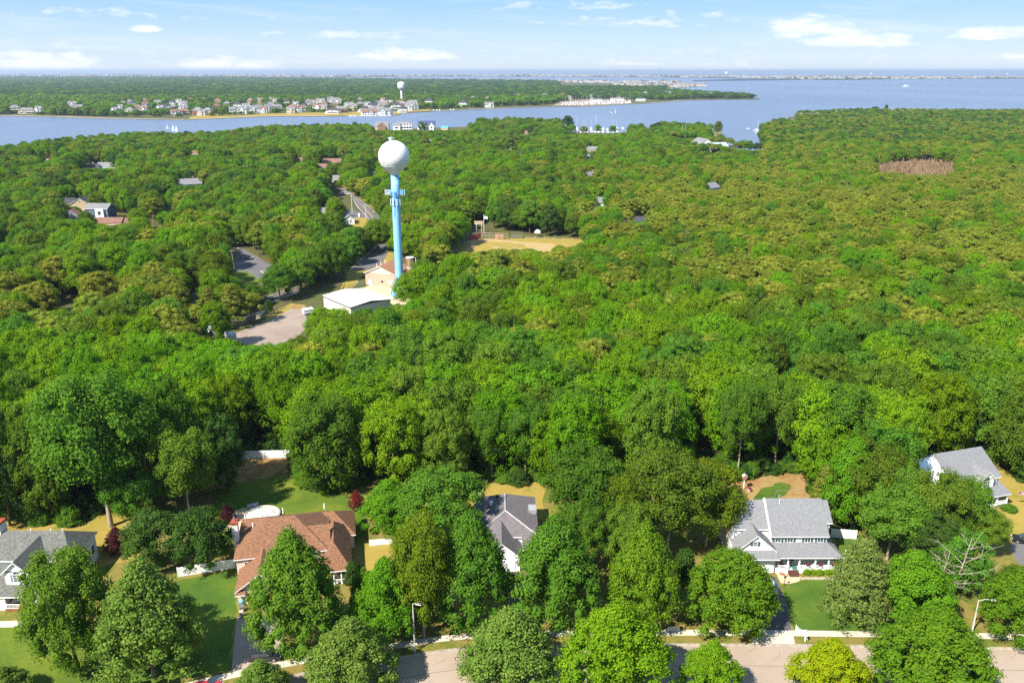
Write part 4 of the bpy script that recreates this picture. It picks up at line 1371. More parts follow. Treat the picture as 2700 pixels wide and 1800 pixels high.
for q in [('edge_dark', -70, 75, 1080, 1380, 'dark tall tree at the left edge above the red-capped chimney', (0, 1385)), ('edge_oak', 40, 190, 1050, 1360, 'green oak above the roof of the left house', (118, 1372)),
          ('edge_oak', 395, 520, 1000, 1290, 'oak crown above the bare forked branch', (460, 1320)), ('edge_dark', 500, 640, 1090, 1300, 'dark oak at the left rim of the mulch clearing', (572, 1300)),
          ('edge_oak', 760, 965, 1040, 1300, 'heavy dark-shadowed oak overhanging the back lawn', (862, 1290)), ('edge_bright', 960, 1120, 1050, 1290, 'bright oak between back lawn and dark grey roof', (1040, 1290)),
          ('edge_oak', 1105, 1240, 1080, 1290, 'oak at the shaded rim left of the dry lawn', (1170, 1290)), ('yard_oak', 1240, 1345, 1060, 1240, 'oak with pale trunk above the dry lawn', (1304, 1266)),
          ('yard_oak', 1330, 1445, 1050, 1235, 'second thin-trunked oak above the dry lawn', (1383, 1262)), ('edge_bright', 1440, 1590, 1040, 1290, 'bright green oak right of the dry lawn', (1520, 1300)),
          ('edge_oak', 1640, 1800, 1010, 1260, 'oak crown left of the mulch garden', (1720, 1290)), ('yard_oak', 1890, 2010, 1000, 1235, 'oak with thin bare trunk behind the bird house', (1962, 1262)),
          ('yard_oak', 1990, 2130, 990, 1225, 'oak with leaning pale trunk behind the mulch garden', (2035, 1242)), ('edge_oak', 2130, 2300, 1010, 1250, 'broad oak behind the dark conifer', (2215, 1300)),
          ('edge_bright', 2290, 2430, 1060, 1300, 'bright oak left of the white gable end', (2360, 1320)), ('edge_oak', 2620, 2780, 1020, 1240, 'oak at the right edge behind the yellow lawn', (2700, 1256)),
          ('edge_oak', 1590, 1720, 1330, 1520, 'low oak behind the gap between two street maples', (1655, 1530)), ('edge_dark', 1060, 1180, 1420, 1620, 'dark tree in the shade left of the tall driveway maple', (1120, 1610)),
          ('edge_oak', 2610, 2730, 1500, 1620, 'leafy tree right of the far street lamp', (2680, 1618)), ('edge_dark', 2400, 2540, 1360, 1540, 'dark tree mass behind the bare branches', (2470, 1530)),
          ('bush_dark', 2380, 2470, 1480, 1560, 'dark shrub under the bare branches', (2425, 1560)), ('edge_oak', 2455, 2600, 1400, 1570, 'leafy tree behind the pale bare branches', (2540, 1560)),
          ]:
    TB(q[0], q[1], q[2], q[3], q[4], q[5], 'oak_tree' if 'oak' in q[5] else ('shrub' if 'shrub' in q[5] else 'leafy_tree'), base=q[6], cat='shrub' if 'shrub' in q[5] else 'tree')
# dead and bare trees
g = W(352, 1330); t_ = tree('dead', P(372, 1200, g.y).x, g.y, P(370, 1122, g.y).z, 3.6, 'bare dead tree with forked pale branches above the left lawn', None, 'dead_tree')
g = W(2505, 1585)
tree('dead', g.x, g.y, 13.0, 5.6, 'fallen-looking bare tree with pale spreading branches near the right street lamp', None, 'dead_tree')
g = W(2475, 1590)
tree('dead', g.x, g.y, 10.0, 4.4, 'smaller bare tree beside the pale spreading one', None, 'dead_tree')
for (bx, by, tp, r, k, lab) in [(1808, 738, 648, 3.6, 'dead_red', 'reddish bare tree beside the green woods at centre right'), (1790, 735, 655, 2.8, 'dead_red', 'thinner reddish bare tree next to the larger bare tree'),
                                (1566, 618, 540, 2.4, 'dead', 'tall pale dead tree left of the white house'), (2237, 668, 620, 3.4, 'dead', 'bare branched dead tree in the pine woods'),
                                (1885, 832, 800, 2.6, 'dead', 'small bare tree among pines'), (2580, 1180, 1070, 4.5, 'dead', 'leaning bare pine trunk behind the far right house'),
                                (1682, 560, 533, 2.5, 'dead', 'bare tree before the dark shed roof'), (1520, 352, 340, 3, 'dead', 'bare tree by the marina')]:
    g = W(bx, by); zt = P(bx, tp, g.y).z
    tree(k, g.x, g.y, zt, r, lab, None, 'dead_tree')
# the pale pair of white pines at the road, and others that stand out
for (x0, x1, yt, yb, k, lab) in [(515, 600, 752, 868, 'white_pine', 'tall layered white pine at the curved fence, left of a pair'), (575, 662, 748, 862, 'white_pine', 'yellowish white pine at the curved fence, right of a pair'),
                                 (380, 446, 694, 760, 'white_pine', 'golden pine standing out in the left woods'), (1505, 1515, 0, 0, None, None)]:
    if k:
        g = W((x0 + x1) / 2, yb); zt = P((x0 + x1) / 2, yt, g.y).z
        tree(k, g.x, g.y, zt, (x1 - x0) / 2 * (g.y * _c + 26) / FPX, lab, None, 'white_pine')
for (x0, x1, yt, yb, k, lab) in [(695, 780, 697, 790, 'oak', 'oak beside the main road left of the tan building'), (700, 722, 790, 830, 'dark', 'dark tree at the road bend'), (962, 1030, 578, 662, 'oak_bright', 'roadside oak with dark trunk behind the tan building'),
                                 (868, 912, 560, 600, 'dark', 'dark bush beside the small white house'), (1480, 1514, 305, 350, 'dark', 'tall dark poplar by the marina'),
                                 (1312, 1376, 343, 400, 'linden', 'pale yellow-green tree near the river houses'), (1100, 1130, 322, 348, 'dark', 'dark tree by the blue-roofed river house'),
                                 (1880, 1904, 320, 357, 'oak_olive', 'rounded tree at the tip of the small peninsula'), (2250, 2290, 395, 430, 'lime', 'light green tree at the reed bed'), (2290, 2310, 398, 436, 'lime', 'slender light green tree at the reed bed'),
                                 (2318, 2345, 400, 438, 'lime', 'light green tree left of the reeds'), (2460, 2520, 386, 428, 'oak_bright', 'bright green tree right of the reeds'),
                                 (2330, 2340, 276, 300, 'dark', 'slim cypress at the bay shore'), (2295, 2318, 281, 297, 'dark', 'umbrella-shaped tree at the bay shore')]:
    g = W((x0 + x1) / 2, yb); zt = P((x0 + x1) / 2, yt, g.y).z
    tree(k, g.x, g.y, zt, (x1 - x0) / 2 * (g.y * _c + 26) / FPX, lab, None, 'roadside_tree' if yb > 450 else 'shore_tree')
# row of trees on the small peninsula
for i in range(11):
    px = 1722 + i * 13
    g = W(px, 343 + (i % 3))
    tree('dark' if i % 3 else 'oak_olive', g.x, g.y, 9 + (i * 7 % 4), 6.2, 'dark green tree on the small peninsula beyond the marina', 'trees on the small peninsula', 'shore_tree')

# seams, patches and a drain in the street
for k, (xa, xb, fr) in enumerate([(30, 66, .5), (-30, 8, .48), (66, 92, .52), (8, 30, .51)]):
    ln = [p for p in offset(kerb, -ROAD_W * fr) if xa - 3 <= p[0] <= xb + 3]
    if len(ln) > 1: strip(ln, .09, .02, M_seam, 'road_seam')
for (px, py, w) in [(1740, 1730, .8), (1955, 1725, .7), (2020, 1752, .9), (1120, 1762, .8), (2650, 1745, .8)]:
    g = W(px, py)
    strip([(g.x + 1.2, g.y + w), (g.x + 2.6, g.y + w * 2.1), (g.x + 3.0, g.y + w * 3.4)], .05, .0205, M_seam, 'road_crack')
# ================================================================== HOUSES
M_white = mat('white_siding', (0.78, 0.77, 0.74), .6, (0.72, 0.71, 0.68), .5)
M_trim = mat('white_trim', (0.82, 0.82, 0.80), .45, (0.78, 0.78, 0.76), .8)
M_cream = mat('cream_stucco', (0.66, 0.58, 0.46), .8, (0.6, 0.52, 0.4), .5)
M_gshingle = mat('grey_shingles', (0.26, 0.265, 0.27), .9, (0.19, 0.195, 0.20), 2.6, lo=.38, hi=.62, bump=.5, stretch=(1, 1.5, 1))
M_lshingle = mat('light_grey_shingles', (0.205, 0.205, 0.208), .9, (0.15, 0.15, 0.153), 2.8, lo=.38, hi=.62, bump=.5, stretch=(1, 1.5, 1))
M_gg = mat('green_grey_shingles', (0.15, 0.15, 0.13), .9, (0.085, 0.085, 0.072), 2.4, lo=.38, hi=.62, bump=.5, stretch=(1, 1.5, 1))
M_dshingle = mat('charcoal_shingles', (0.155, 0.135, 0.138), .9, (0.11, 0.097, 0.10), 1.8, lo=.42, hi=.58, bump=.5, stretch=(1, 2.2, 1))
M_bshingle = mat('brown_shingles', (0.24, 0.118, 0.062), .9, (0.135, 0.062, 0.033), 2.6, lo=.38, hi=.62, bump=.5, stretch=(1, 1.5, 1))
M_tshingle = mat('tan_brown_roofing', (0.33, 0.165, 0.085), .9, (0.27, 0.13, 0.07), .8)
M_ridge = mat('ridge_caps', (0.42, 0.40, 0.40), .9)
M_glass = mat('window_glass', (0.035, 0.045, 0.055), .12, (0.06, 0.075, 0.09), .8, spec=.6)
M_shut = mat('teal_shutters', (0.055, 0.12, 0.125), .6)
M_shutg = mat('grey_shutters', (0.22, 0.27, 0.30), .6)
M_door = mat('dark_green_door', (0.02, 0.05, 0.035), .5)
M_brick = mat('red_brick_cap', (0.35, 0.07, 0.03), .85, (0.25, 0.05, 0.025), 3)
M_wood = mat('stained_deck_boards', (0.30, 0.10, 0.035), .7, (0.2, 0.065, 0.025), 2)
M_dkwood = mat('brown_steps', (0.12, 0.05, 0.035), .7, (0.08, 0.035, 0.025), 2)
M_gdoor = mat('orange_garage_door', (0.35, 0.17, 0.05), .6)
M_metal = mat('galvanised_metal', (0.45, 0.46, 0.47), .4, metal=.6)
M_black = mat('black_metal', (0.02, 0.02, 0.022), .5)
M_stone = mat('pale_stone', (0.5, 0.44, 0.36), .9, (0.36, 0.31, 0.25), 2)
M_clap = mat('peach_block_wall', (0.5, 0.36, 0.26), .85, (0.45, 0.32, 0.23), .3)
M_gable = mat('cream_gable_siding', (0.72, 0.64, 0.52), .8)
M_membrane = mat('white_roof_membrane', (0.72, 0.74, 0.74), .6, (0.66, 0.68, 0.68), .12)
M_greyb = mat('grey_siding', (0.3, 0.31, 0.33), .7)
M_blues = mat('slate_blue_siding', (0.06, 0.10, 0.17), .7)
M_blueroof = mat('bright_blue_roof', (0.06, 0.3, 0.55), .6)
M_brownb = mat('brown_siding', (0.25, 0.13, 0.07), .8)
M_tan = mat('tan_siding', (0.5, 0.38, 0.25), .8)
M_pink = mat('rosy_roof', (0.35, 0.18, 0.15), .8)

WIN = {}


def window(parent, x, y, z, w, h, ang=0.0, shut=None, mull=(1, 2), arch=False, pane=True):
    """window whose outer face looks along -Y before turning by ang (radians); sill centre at x, y, z"""
    key = (round(w, 2), round(h, 2), shut.name if shut else None, mull, arch)
    if key not in WIN:
        f = MB(); e = .09
        f.box(-w / 2 - e, -w / 2, -.07, .03, -e, h + e); f.box(w / 2, w / 2 + e, -.07, .03, -e, h + e)
        f.box(-w / 2, w / 2, -.08, .03, -e, 0); f.box(-w / 2, w / 2, -.075, .03, h, h + e)
        for i in range(1, mull[0]):
            t = -w / 2 + w * i / mull[0]
            f.box(t - .03, t + .03, -.05, .0, 0, h)
        for i in range(1, mull[1]):
            t = h * i / mull[1]
            f.box(-w / 2, w / 2, -.055, .0, t - .03, t + .03)
        if arch:
            n = 8
            pts = [(w / 2 * math.cos(math.pi * i / n), w / 2 * math.sin(math.pi * i / n)) for i in range(n + 1)]
            for i in range(n):
                a, b_ = pts[i], pts[i + 1]
                k = 1 + 2 * e / w
                f.hexa([(a[0], -.07, h + e + a[1]), (a[0] * k, -.07, h + e + a[1] * k), (a[0] * k, .03, h + e + a[1] * k), (a[0], .03, h + e + a[1]),
                        (b_[0], -.07, h + e + b_[1]), (b_[0] * k, -.07, h + e + b_[1] * k), (b_[0] * k, .03, h + e + b_[1] * k), (b_[0], .03, h + e + b_[1])])
        p = MB(); p.box(-w / 2, w / 2, -.02, .02, 0, h)
        if arch:
            p.face([(q[0], -.02, h + e + q[1]) for q in pts])
        sm = None
        if shut:
            s_ = MB(); s_.box(-.19, .19, -.06, -.005, 0, h)
            for i in range(5):
                s_.box(-.15, .15, -.075, -.058, h * (i + .15) / 5, h * (i + .7) / 5)
            sm = s_.mesh('shutter', shut)
        WIN[key] = (f.mesh('window', M_trim), p.mesh('pane', M_glass), sm)
    fm, pm, sm = WIN[key]
    o = link_mesh('window', fm, parent, (x, y, z)); o.rotation_euler[2] = ang
    if pane:
        link_mesh('pane', pm, o)
    if sm:
        for s in (-1, 1):
            link_mesh('shutter', sm, o, (s * (w / 2 + .30), 0, 0))
    return o


class House:
    def __init__(s, name, gx, gy, rz, label, cat='house', z=0.12, group=None):
        s.root = empty(name, (gx, gy, z), R(rz), label, cat, group)
        s.gx, s.gy, s.a, s.z = gx, gy, R(rz), z

    def L(s, px, py, z):
        """local point of the sight line through (px, py) at local height z"""
        w = W(px, py, z + s.z)
        dx, dy = w.x - s.gx, w.y - s.gy
        return Vector((math.cos(s.a) * dx + math.sin(s.a) * dy, -math.sin(s.a) * dx + math.cos(s.a) * dy, z))

    def wall(s, x0, x1, y0, y1, z0, z1, m, name='wall'):
        return MB().box(x0, x1, y0, y1, z0, z1).build(name, m, s.root)

    def slabs(s, planes, mr, name='roof', t=.2, mt=None):
        b = MB()
        for pl in planes:
            n = len(pl); k = len(b.v)
            b.v.extend([tuple(p) for p in pl]); b.v.extend([(p[0], p[1], p[2] - t) for p in pl])
            b.f.append(tuple(range(k, k + n))); b.mi.append(0)
            b.f.append(tuple(reversed(range(k + n, k + 2 * n)))); b.mi.append(1)
            for i in range(n):
                j = (i + 1) % n
                b.f.append((k + i, k + n + i, k + n + j, k + j)); b.mi.append(1)
        return b.build(name, [mr, mt or M_trim], s.root)

    def hip(s, x0, x1, y0, y1, ze, zr, il, ir, mr, oh=.4, caps=False):
        x0 -= oh; x1 += oh; y0 -= oh; y1 += oh
        ym = (y0 + y1) / 2; a, b = x0 + il, x1 - ir
        r0, r1 = (a, ym, zr), (b, ym, zr)
        c = [(x0, y0, ze), (x1, y0, ze), (x1, y1, ze), (x0, y1, ze)]
        o = s.slabs([[c[0], c[1], r1, r0], [c[1], c[2], r1], [c[2], c[3], r0, r1], [c[3], c[0], r0]], mr)
        if caps:
            k = MB()
            for p, q in ((r0, r1), (c[0], r0), (c[1], r1)):
                k.tube([(p[0], p[1], p[2] + .03), (q[0], q[1], q[2] + .03)], .14, 4)
            k.build('ridge_cap', M_ridge, o)
        return o

    def hipy(s, x0, x1, y0, y1, ze, zr, inf, inb, mr, oh=.4, caps=False):
        """hip roof with its ridge along y; inf / inb insets at front and back"""
        x0 -= oh; x1 += oh; y0 -= oh; y1 += oh
        xm = (x0 + x1) / 2
        r0, r1 = (xm, y0 + inf, zr), (xm, y1 - inb, zr)
        c = [(x0, y0, ze), (x1, y0, ze), (x1, y1, ze), (x0, y1, ze)]
        o = s.slabs([[c[0], c[1], r0], [c[1], c[2], r1, r0], [c[2], c[3], r1], [c[3], c[0], r0, r1]], mr)
        if caps:
            k = MB()
            for p, q in ((r0, r1), (c[0], r0), (c[1], r0)):
                k.tube([(p[0], p[1], p[2] + .03), (q[0], q[1], q[2] + .03)], .14, 4)
            k.build('ridge_cap', M_ridge, o)
        return o

    def gable(s, x0, x1, y0, y1, ze, zr, axis, mr, mw, oh=.4, rake=.3, ends=(1, 1)):
        """roof and gable walls over a block; axis = direction of the ridge"""
        if axis == 'x':
            ym = (y0 + y1) / 2; sl = (zr - ze) / (ym - y0); zo = ze - sl * oh
            xa, xb = x0 - rake, x1 + rake
            s.slabs([[(xa, y0 - oh, zo), (xb, y0 - oh, zo), (xb, ym, zr), (xa, ym, zr)], [(xb, y1 + oh, zo), (xa, y1 + oh, zo), (xa, ym, zr), (xb, ym, zr)]], mr)
            for e, x in zip(ends, (x0, x1)):
                if e:
                    w = .12
                    xi = x + w if x == x0 else x - w
                    b = MB()
                    b.face([(x, y0, ze - .2), (x, y1, ze - .2), (x, ym, zr - .22)]); b.face([(xi, y0, ze - .2), (xi, ym, zr - .22), (xi, y1, ze - .2)])
                    b.build('gable_wall', mw, s.root)
        else:
            xm = (x0 + x1) / 2; sl = (zr - ze) / (xm - x0); zo = ze - sl * oh
            ya, yb = y0 - rake, y1 + rake
            s.slabs([[(x0 - oh, ya, zo), (xm, ya, zr), (xm, yb, zr), (x0 - oh, yb, zo)], [(x1 + oh, yb, zo), (xm, yb, zr), (xm, ya, zr), (x1 + oh, ya, zo)]], mr)
            for e, y in zip(ends, (y0, y1)):
                if e:
                    b = MB()
                    b.face([(x0, y, ze - .2), (x1, y, ze - .2), (xm, y, zr - .22)])
                    b.build('gable_wall', mw, s.root)

    def chimney(s, x0, x1, y0, y1, z1, m=None, cap=None):
        o = MB().box(x0, x1, y0, y1, 0, z1).build('chimney', m or M_white, s.root)
        MB().box(x0 - .12, x1 + .12, y0 - .12, y1 + .12, z1, z1 + .35).build('chimney_cap', cap or M_brick, o)
        MB().tube([((x0 + x1) / 2, (y0 + y1) / 2, z1 + .3), ((x0 + x1) / 2, (y0 + y1) / 2, z1 + 1.1)], .14, 8).build('flue', M_metal, o)
        return o

    def vent(s, x, y, z, r=.09, h=.5):
        return MB().tube([(x, y, z - .3), (x, y, z + h)], r, 6).build('roof_vent', M_trim, s.root)

    def post(s, x, y, z0, z1, r=.11):
        b = MB(); b.box(x - r, x + r, y - r, y + r, z0, z1)
        b.box(x - r * 1.5, x + r * 1.5, y - r * 1.5, y + r * 1.5, z0, z0 + .25); b.box(x - r * 2, x + r * 2, y - r * 2, y + r * 2, z1 - .18, z1 - .002)
        return b.build('porch_post', M_trim, s.root)

    def railing(s, x0, x1, y, z0, h=.9, gap=.22):
        b = MB(); b.box(x0, x1, y - .05, y + .05, z0 + h - .08, z0 + h); b.box(x0, x1, y - .03, y + .03, z0 + .08, z0 + .15)
        o = b.build('railing', M_trim, s.root)
        bm_ = MB().box(-.035, .035, -.03, .03, 0.15, h - .08).mesh('baluster', M_trim)
        n = int((x1 - x0) / gap)
        for i in range(n):
            link_mesh('baluster', bm_, o, (x0 + (i + .5) * (x1 - x0) / n, y, z0))
        return o


def Pz(px, py, Y):
    return P(px, py, Y).z - .12


# ---------------------------------------------------------------- the porch house (light grey roof, right of centre)
d = House('two_storey_house', 0, 0, 0, 'white two-storey house with light grey roof, teal shutters and front porch')
G, Wt = M_lshingle, M_white
d.wall(46.45, 56.5, 127.7, 138.1, 0, 6.3, Wt)
d.gable(46.45, 56.5, 127.7, 138.1, 6.35, 10.55, 'x', G, Wt, oh=.45, rake=.25)
d.wall(56.502, 57.5, 129.6, 136.2, 0, 7.6, Wt)
d.slabs([[(56.8, 129.2, 7.55), (57.85, 129.2, 7.55), (57.85, 132.9, 10.2), (56.8, 132.9, 10.2)], [(57.85, 136.7, 7.55), (56.8, 136.7, 7.55), (56.8, 132.9, 10.2), (57.85, 132.9, 10.2)]], G)
# left wing
d.wall(39.8, 46.448, 129.0, 137.2, 0, 6.6, Wt)
d.gable(39.8, 46.2, 129.0, 137.0, 6.9, 10.2, 'x', G, Wt, oh=.35, rake=.0)
# garage block with its own gable and a pent roof
d.wall(39.8, 46.6, 125.0, 128.998, 0, 3.9, Wt)
d.gable(39.8, 46.6, 125.4, 129.6, 4.5, 7.5, 'y', G, Wt, oh=.3, rake=.35, ends=(1, 0))
d.slabs([[(39.3, 123.9, 3.45), (47.15, 123.9, 3.45), (46.9, 125.38, 4.42), (39.5, 125.38, 4.42)]], G)
gd = MB()
gd.box(41.6, 46.0, 124.93, 124.99, .05, 2.35)
gdo = gd.build('garage_door', M_trim, d.root)
pn = MB().box(-.46, .46, -.035, 0, 0, .46).mesh('door_panel', M_trim)
for i in range(4):
    for j in range(4):
        link_mesh('door_panel', pn, gdo, (42.2 + i * 1.07, 124.928, .14 + j * .56))
w_ = window(d.root, 42.95, 125.38, 5.35, .7, .75, 0, None, (1, 2))
for s_ in (-.62, .62):
    MB().box(42.95 + s_ - .2, 42.95 + s_ + .2, 125.3, 125.39, 5.3, 6.15).build('shutter', M_shut, d.root)
sc_ = MB()
sc_.tube([(43.0 + .3 * math.cos(a / 6 * 3.14), 125.33, 6.35 + .25 * math.sin(a / 6 * 3.14)) for a in range(7)], .04, 4)
sc_.build('gable_ornament', M_trim, d.root)
# upper windows with teal shutters
for px in (2051.5, 2083.5, 2129.5, 2163.5):
    x = P(px, 1420, 127.7).x
    window(d.root, x, 127.69, 4.62, .95, 1.35, 0, M_shut, (2, 2))
# lower windows, door
for x, w in ((50.6 + 3.1, 1.6), (55.4, .9), (47.6, .7)):
    window(d.root, x, 127.69, 1.5, w, 1.4, 0, M_shut, (2, 2))
dr = MB().box(50.0, 50.95, 127.62, 127.69, .75, 2.9).build('front_door', M_door, d.root)
MB().box(49.85, 51.1, 127.66, 127.70, .72, 3.0).build('door_frame', M_trim, dr)
MB().box(50.8, 50.86, 127.56, 127.62, 1.7, 1.85).build('door_handle', M_metal, dr)
# porch
d.wall(46.95, 58.0, 124.9, 127.69, 0, .7, Wt, 'porch_floor')
d.wall(56.502, 58.0, 127.7, 129.55, 0, .7, Wt, 'porch_floor')
d.slabs([[(46.62, 124.45, 3.45), (58.5, 124.45, 3.45), (56.52, 127.68, 4.62), (46.62, 127.68, 4.62)], [(58.5, 124.45, 3.45), (58.5, 134.0, 3.45), (56.52, 134.0, 4.62), (56.52, 127.68, 4.62)]], G)
for px in (2077, 2107, 2149, 2184, 2214):
    x = P(px, 1490, 124.95).x
    d.post(x, 124.98, .7, 3.28)
d.post(57.9, 129.2, .7, 3.28)
px_ = [P(q, 1490, 124.95).x for q in (2077, 2107, 2149, 2184, 2214)]
d.railing(47.2, px_[0], 124.98, .7)
for i in (1, 2, 3):
    d.railing(px_[i], px_[i + 1], 124.98, .7)
st = MB()
for i in range(4):
    st.box(px_[0] + .15, px_[1] - .15, 123.75 + i * .3, 124.9, 0 if i == 0 else .7 * i / 4, .7 * (i + 1) / 4)
st.build('porch_steps', M_dkwood, d.root)
MB().box(49.95, 51.0, 124.92, 126.4, .702, .74).build('doormat', mat('teal_mat', (0.05, 0.16, 0.13), .9), d.root)
MB().tube([(49.1, 133.3, 10.3), (49.1, 133.3, 11.0)], .16, 8).build('roof_vent', M_metal, d.root)
d.vent(48.9, 132.2, 10.2)
rk = MB(); rk.slab([(46.1, 127.15, 6.1), (46.35, 127.15, 6.1), (46.35, 132.9, 10.66), (46.1, 132.9, 10.66)], .3); rk.build('rake_board', M_trim, d.root)
pc = empty('porch_chair', (48.3, 125.9, .82), .3, 'dark porch chair left of the front steps', 'chair')


def chair(root, m):
    b = MB().box(-.28, .28, -.26, .26, .40, .46); b.build('seat', m, root)
    b = MB()
    for i in range(5): b.box(-.26 + i * .115, -.2 + i * .115, .24, .28, .46, 1.05)
    b.box(-.28, .28, .235, .285, 1.0, 1.1); b.build('backrest', m, root)
    for sx in (-1, 1):
        for sy in (-1, 1):
            MB().box(sx * .25 - .03, sx * .25 + .03, sy * .23 - .03, sy * .23 + .03, 0, .40).build('leg', m, root)


chair(pc, M_dkwood)
bc = empty('porch_chair', (57.2, 125.9, .82), -.4, 'white porch chair at the right end of the porch', 'chair'); chair(bc, M_trim)
tb = empty('porch_table', (54.0, 125.9, .82), 0, 'small white table with a dark pot on the porch', 'table')
MB().lathe([(.45, .68), (.45, .73)], 14).build('tabletop', M_trim, tb); MB().tube([(0, 0, 0), (0, 0, .68)], .06, 6).build('pedestal', M_trim, tb)
M_fl = foliage('flowers_red', (0.35, 0.02, 0.05), (0.5, 0.06, 0.12), var=.2)
for k, (x, lab) in enumerate([(px_[1] + 1.6, 'flower box with red blooms on the railing nearest the steps'), (px_[2] + 1.0, 'flower box with red blooms on the middle railing'), (px_[3] + .9, 'flower box with red blooms at the right of the railing')]):
    fb = empty('flower_box', (x, 124.85, 1.66), 0, lab, 'planter', 'flower boxes on the porch railing')
    MB().box(-.35, .35, -.12, .12, 0, .2).build('box', M_black, fb)
    cm = crown_mesh('flowers', M_fl, 200 + k, .3, .15, .45, dome_prof, 8, .12, 120, .07); link_mesh('flowers', cm, fb)
# stone edging before the shrubs
e_ = empty('stone_edging', (0, 0, .12), 0, 'low pale stone edging before the lime shrubs', 'edging')
for i in range(16):
    x = 50.9 + i * .46
    MB().box(x, x + .42, 122.9 + .04 * math.sin(i * 2.1), 123.2, 0, .28 + .04 * (i % 3)).build('stone', M_stone, e_)
fp = empty('fire_bowl', tuple(W(2063, 1517)[:2]) + (.13,), 0, 'round stone fire bowl on the patio by the garage', 'fire pit')
MB().lathe([(.75, 0), (.8, .3), (.62, .34), (.55, .1)], 14).build('bowl', M_stone, fp); MB().lathe([(.5, .12), (.02, .3)], 10).build('ember_bed', M_brick, fp)

# ---------------------------------------------------------------- the left house
a = House('grey_roof_house', 0, 0, 0, 'white house with green-grey hip roof and arched dormer window at the left edge')
G = M_gg
A1 = a.L(187.5, 1478.6, 5.2); A2 = a.L(258.3, 1400.9, 5.2)
ax1, ay0, ay1 = A1.x - .4, A1.y + .4, A2.y - .4
rid = P(168, 1397.8, (ay0 + ay1) / 2); ridl = P(46, 1397.8, (ay0 + ay1) / 2)
ax0 = ax1 - 18
a.wall(ax0, ax1, ay0, ay1, 0, 5.0, Wt)
a.hip(ax0, ax1, ay0, ay1, 5.2, rid.z - .12, 7.0, ax1 + .4 - rid.x, G)
for px in (82, 135, 165):
    q = P(px, 1397, (ay0 + ay1) / 2); a.vent(q.x, q.y, rid.z - .1, .1, .35)
window(a.root, ax1 + .01, ay0 + 3.2, 1.9, 1.2, 1.7, R(90), None, (2, 2))
window(a.root, ax1 + .01, ay0 + 7.2, 1.9, 1.0, 1.5, R(90), None, (1, 2))
window(a.root, P(110, 1484, ay0).x, ay0 - .01, 4.1, .5, .4, 0, None, (1, 1))
# lower front roof sloping to the porch
F0 = a.L(2, 1573, 2.9); F1 = a.L(67, 1573, 2.9)
yf = F0.y + .4
fx1 = ax1 - 1.2
a.wall(F1.x - .2, fx1, yf + 2.4, ay0 - .002, 0, 2.9, Wt)
a.wall(F0.x - 9, F0.x, yf, ay0 - .002, 0, 2.9, Wt)
a.slabs([[(F0.x - 9, yf - .4, 2.85), (F1.x + .2, yf - .4, 2.85), (fx1 + .4, ay0 - .003, 4.45), (F0.x - 9, ay0 - .003, 4.45)]], G)
# small gable at the right of the porch, ridge running back
sx0, sx1 = F1.x + .1, F1.x + 5.6
a.wall(sx0 + .2, sx1 - .2, yf - .3, yf + 4.5, 0, 2.6, Wt)
a.gable(sx0 + .2, sx1 - .2, yf - .3, yf + 6.6, 2.75, 4.75, 'y', G, Wt, oh=.35, rake=.3, ends=(1, 0))
window(a.root, (sx0 + sx1) / 2, yf - .31, .9, 1.5, 1.3, 0, None, (2, 2))
# dormer with arched window
dy = ay0 - 4.6
dc = P(39.4, 1500, dy).x
a.wall(dc - 2.0, dc + 2.0, dy, ay0 - .01, 3.3, 6.0, Wt, 'dormer_wall')
a.gable(dc - 2.0, dc + 2.0, dy, ay0 + 3.0, 6.0, 7.9, 'y', G, Wt, oh=.4, rake=.35, ends=(1, 0))
window(a.root, dc, dy - .01, 4.0, 1.1, 1.35, 0, M_shutg, (2, 3), True)
# chimney
cp = P(14, 1470, ay1 - 2).x
a.chimney(cp - 1.3, cp + 1.0, ay1 - 3.2, ay1 - 1.2, 8.6)
# porch
a.post(F0.x + .2, yf, .1, 2.62, .13); a.post(F1.x - .2, yf, .1, 2.62, .13)
a.wall(F0.x + .05, F1.x, yf - .2, yf + 2.35, 0, .35, M_wood, 'porch_floor')
a.railing(F0.x + .3, F0.x + 2.6, yf - .1, .36)
tb2 = empty('porch_table', (F0.x + 1.4, yf + 1.2, .5), .2, 'white cloth-covered table with dark chairs on the left porch', 'table')
MB().box(-.8, .8, -.45, .45, .68, .74).build('tabletop', M_trim, tb2)
for sx in (-1, 1):
    for sy in (-1, 1): MB().box(sx * .7 - .04, sx * .7 + .04, sy * .38 - .04, sy * .38 + .04, 0, .68).build('leg', M_trim, tb2)

# ---------------------------------------------------------------- the brown-roofed house
B = House('brown_roof_house', -38, 122, 11.5, 'cream house with big brown hip roof and white chimney')
G = M_bshingle
p0 = B.L(614.8, 1476.3, 5); p1 = B.L(632, 1420, 5)
q0 = B.L(927.8, 1500.4, 3); q1 = B.L(921, 1406.6, 3); pf = B.L(871, 1506, 3)
Cw = M_cream
bx0 = p0.x + .4; by0 = p0.y + .4
rl_ = B.L(714, 1362.6, 8.6); rr_ = B.L(777, 1357.7, 8.6)
ym = rr_.y
by1 = by0 + 2 * (ym - by0)
bx1 = q0.x - 4.2
B.wall(bx0, bx1, by0, by1, 0, 4.9, Cw)
B.hip(bx0, bx1, by0, by1, 5.0, 8.6, rl_.x - bx0 + .4, bx1 + .4 - rr_.x, G)
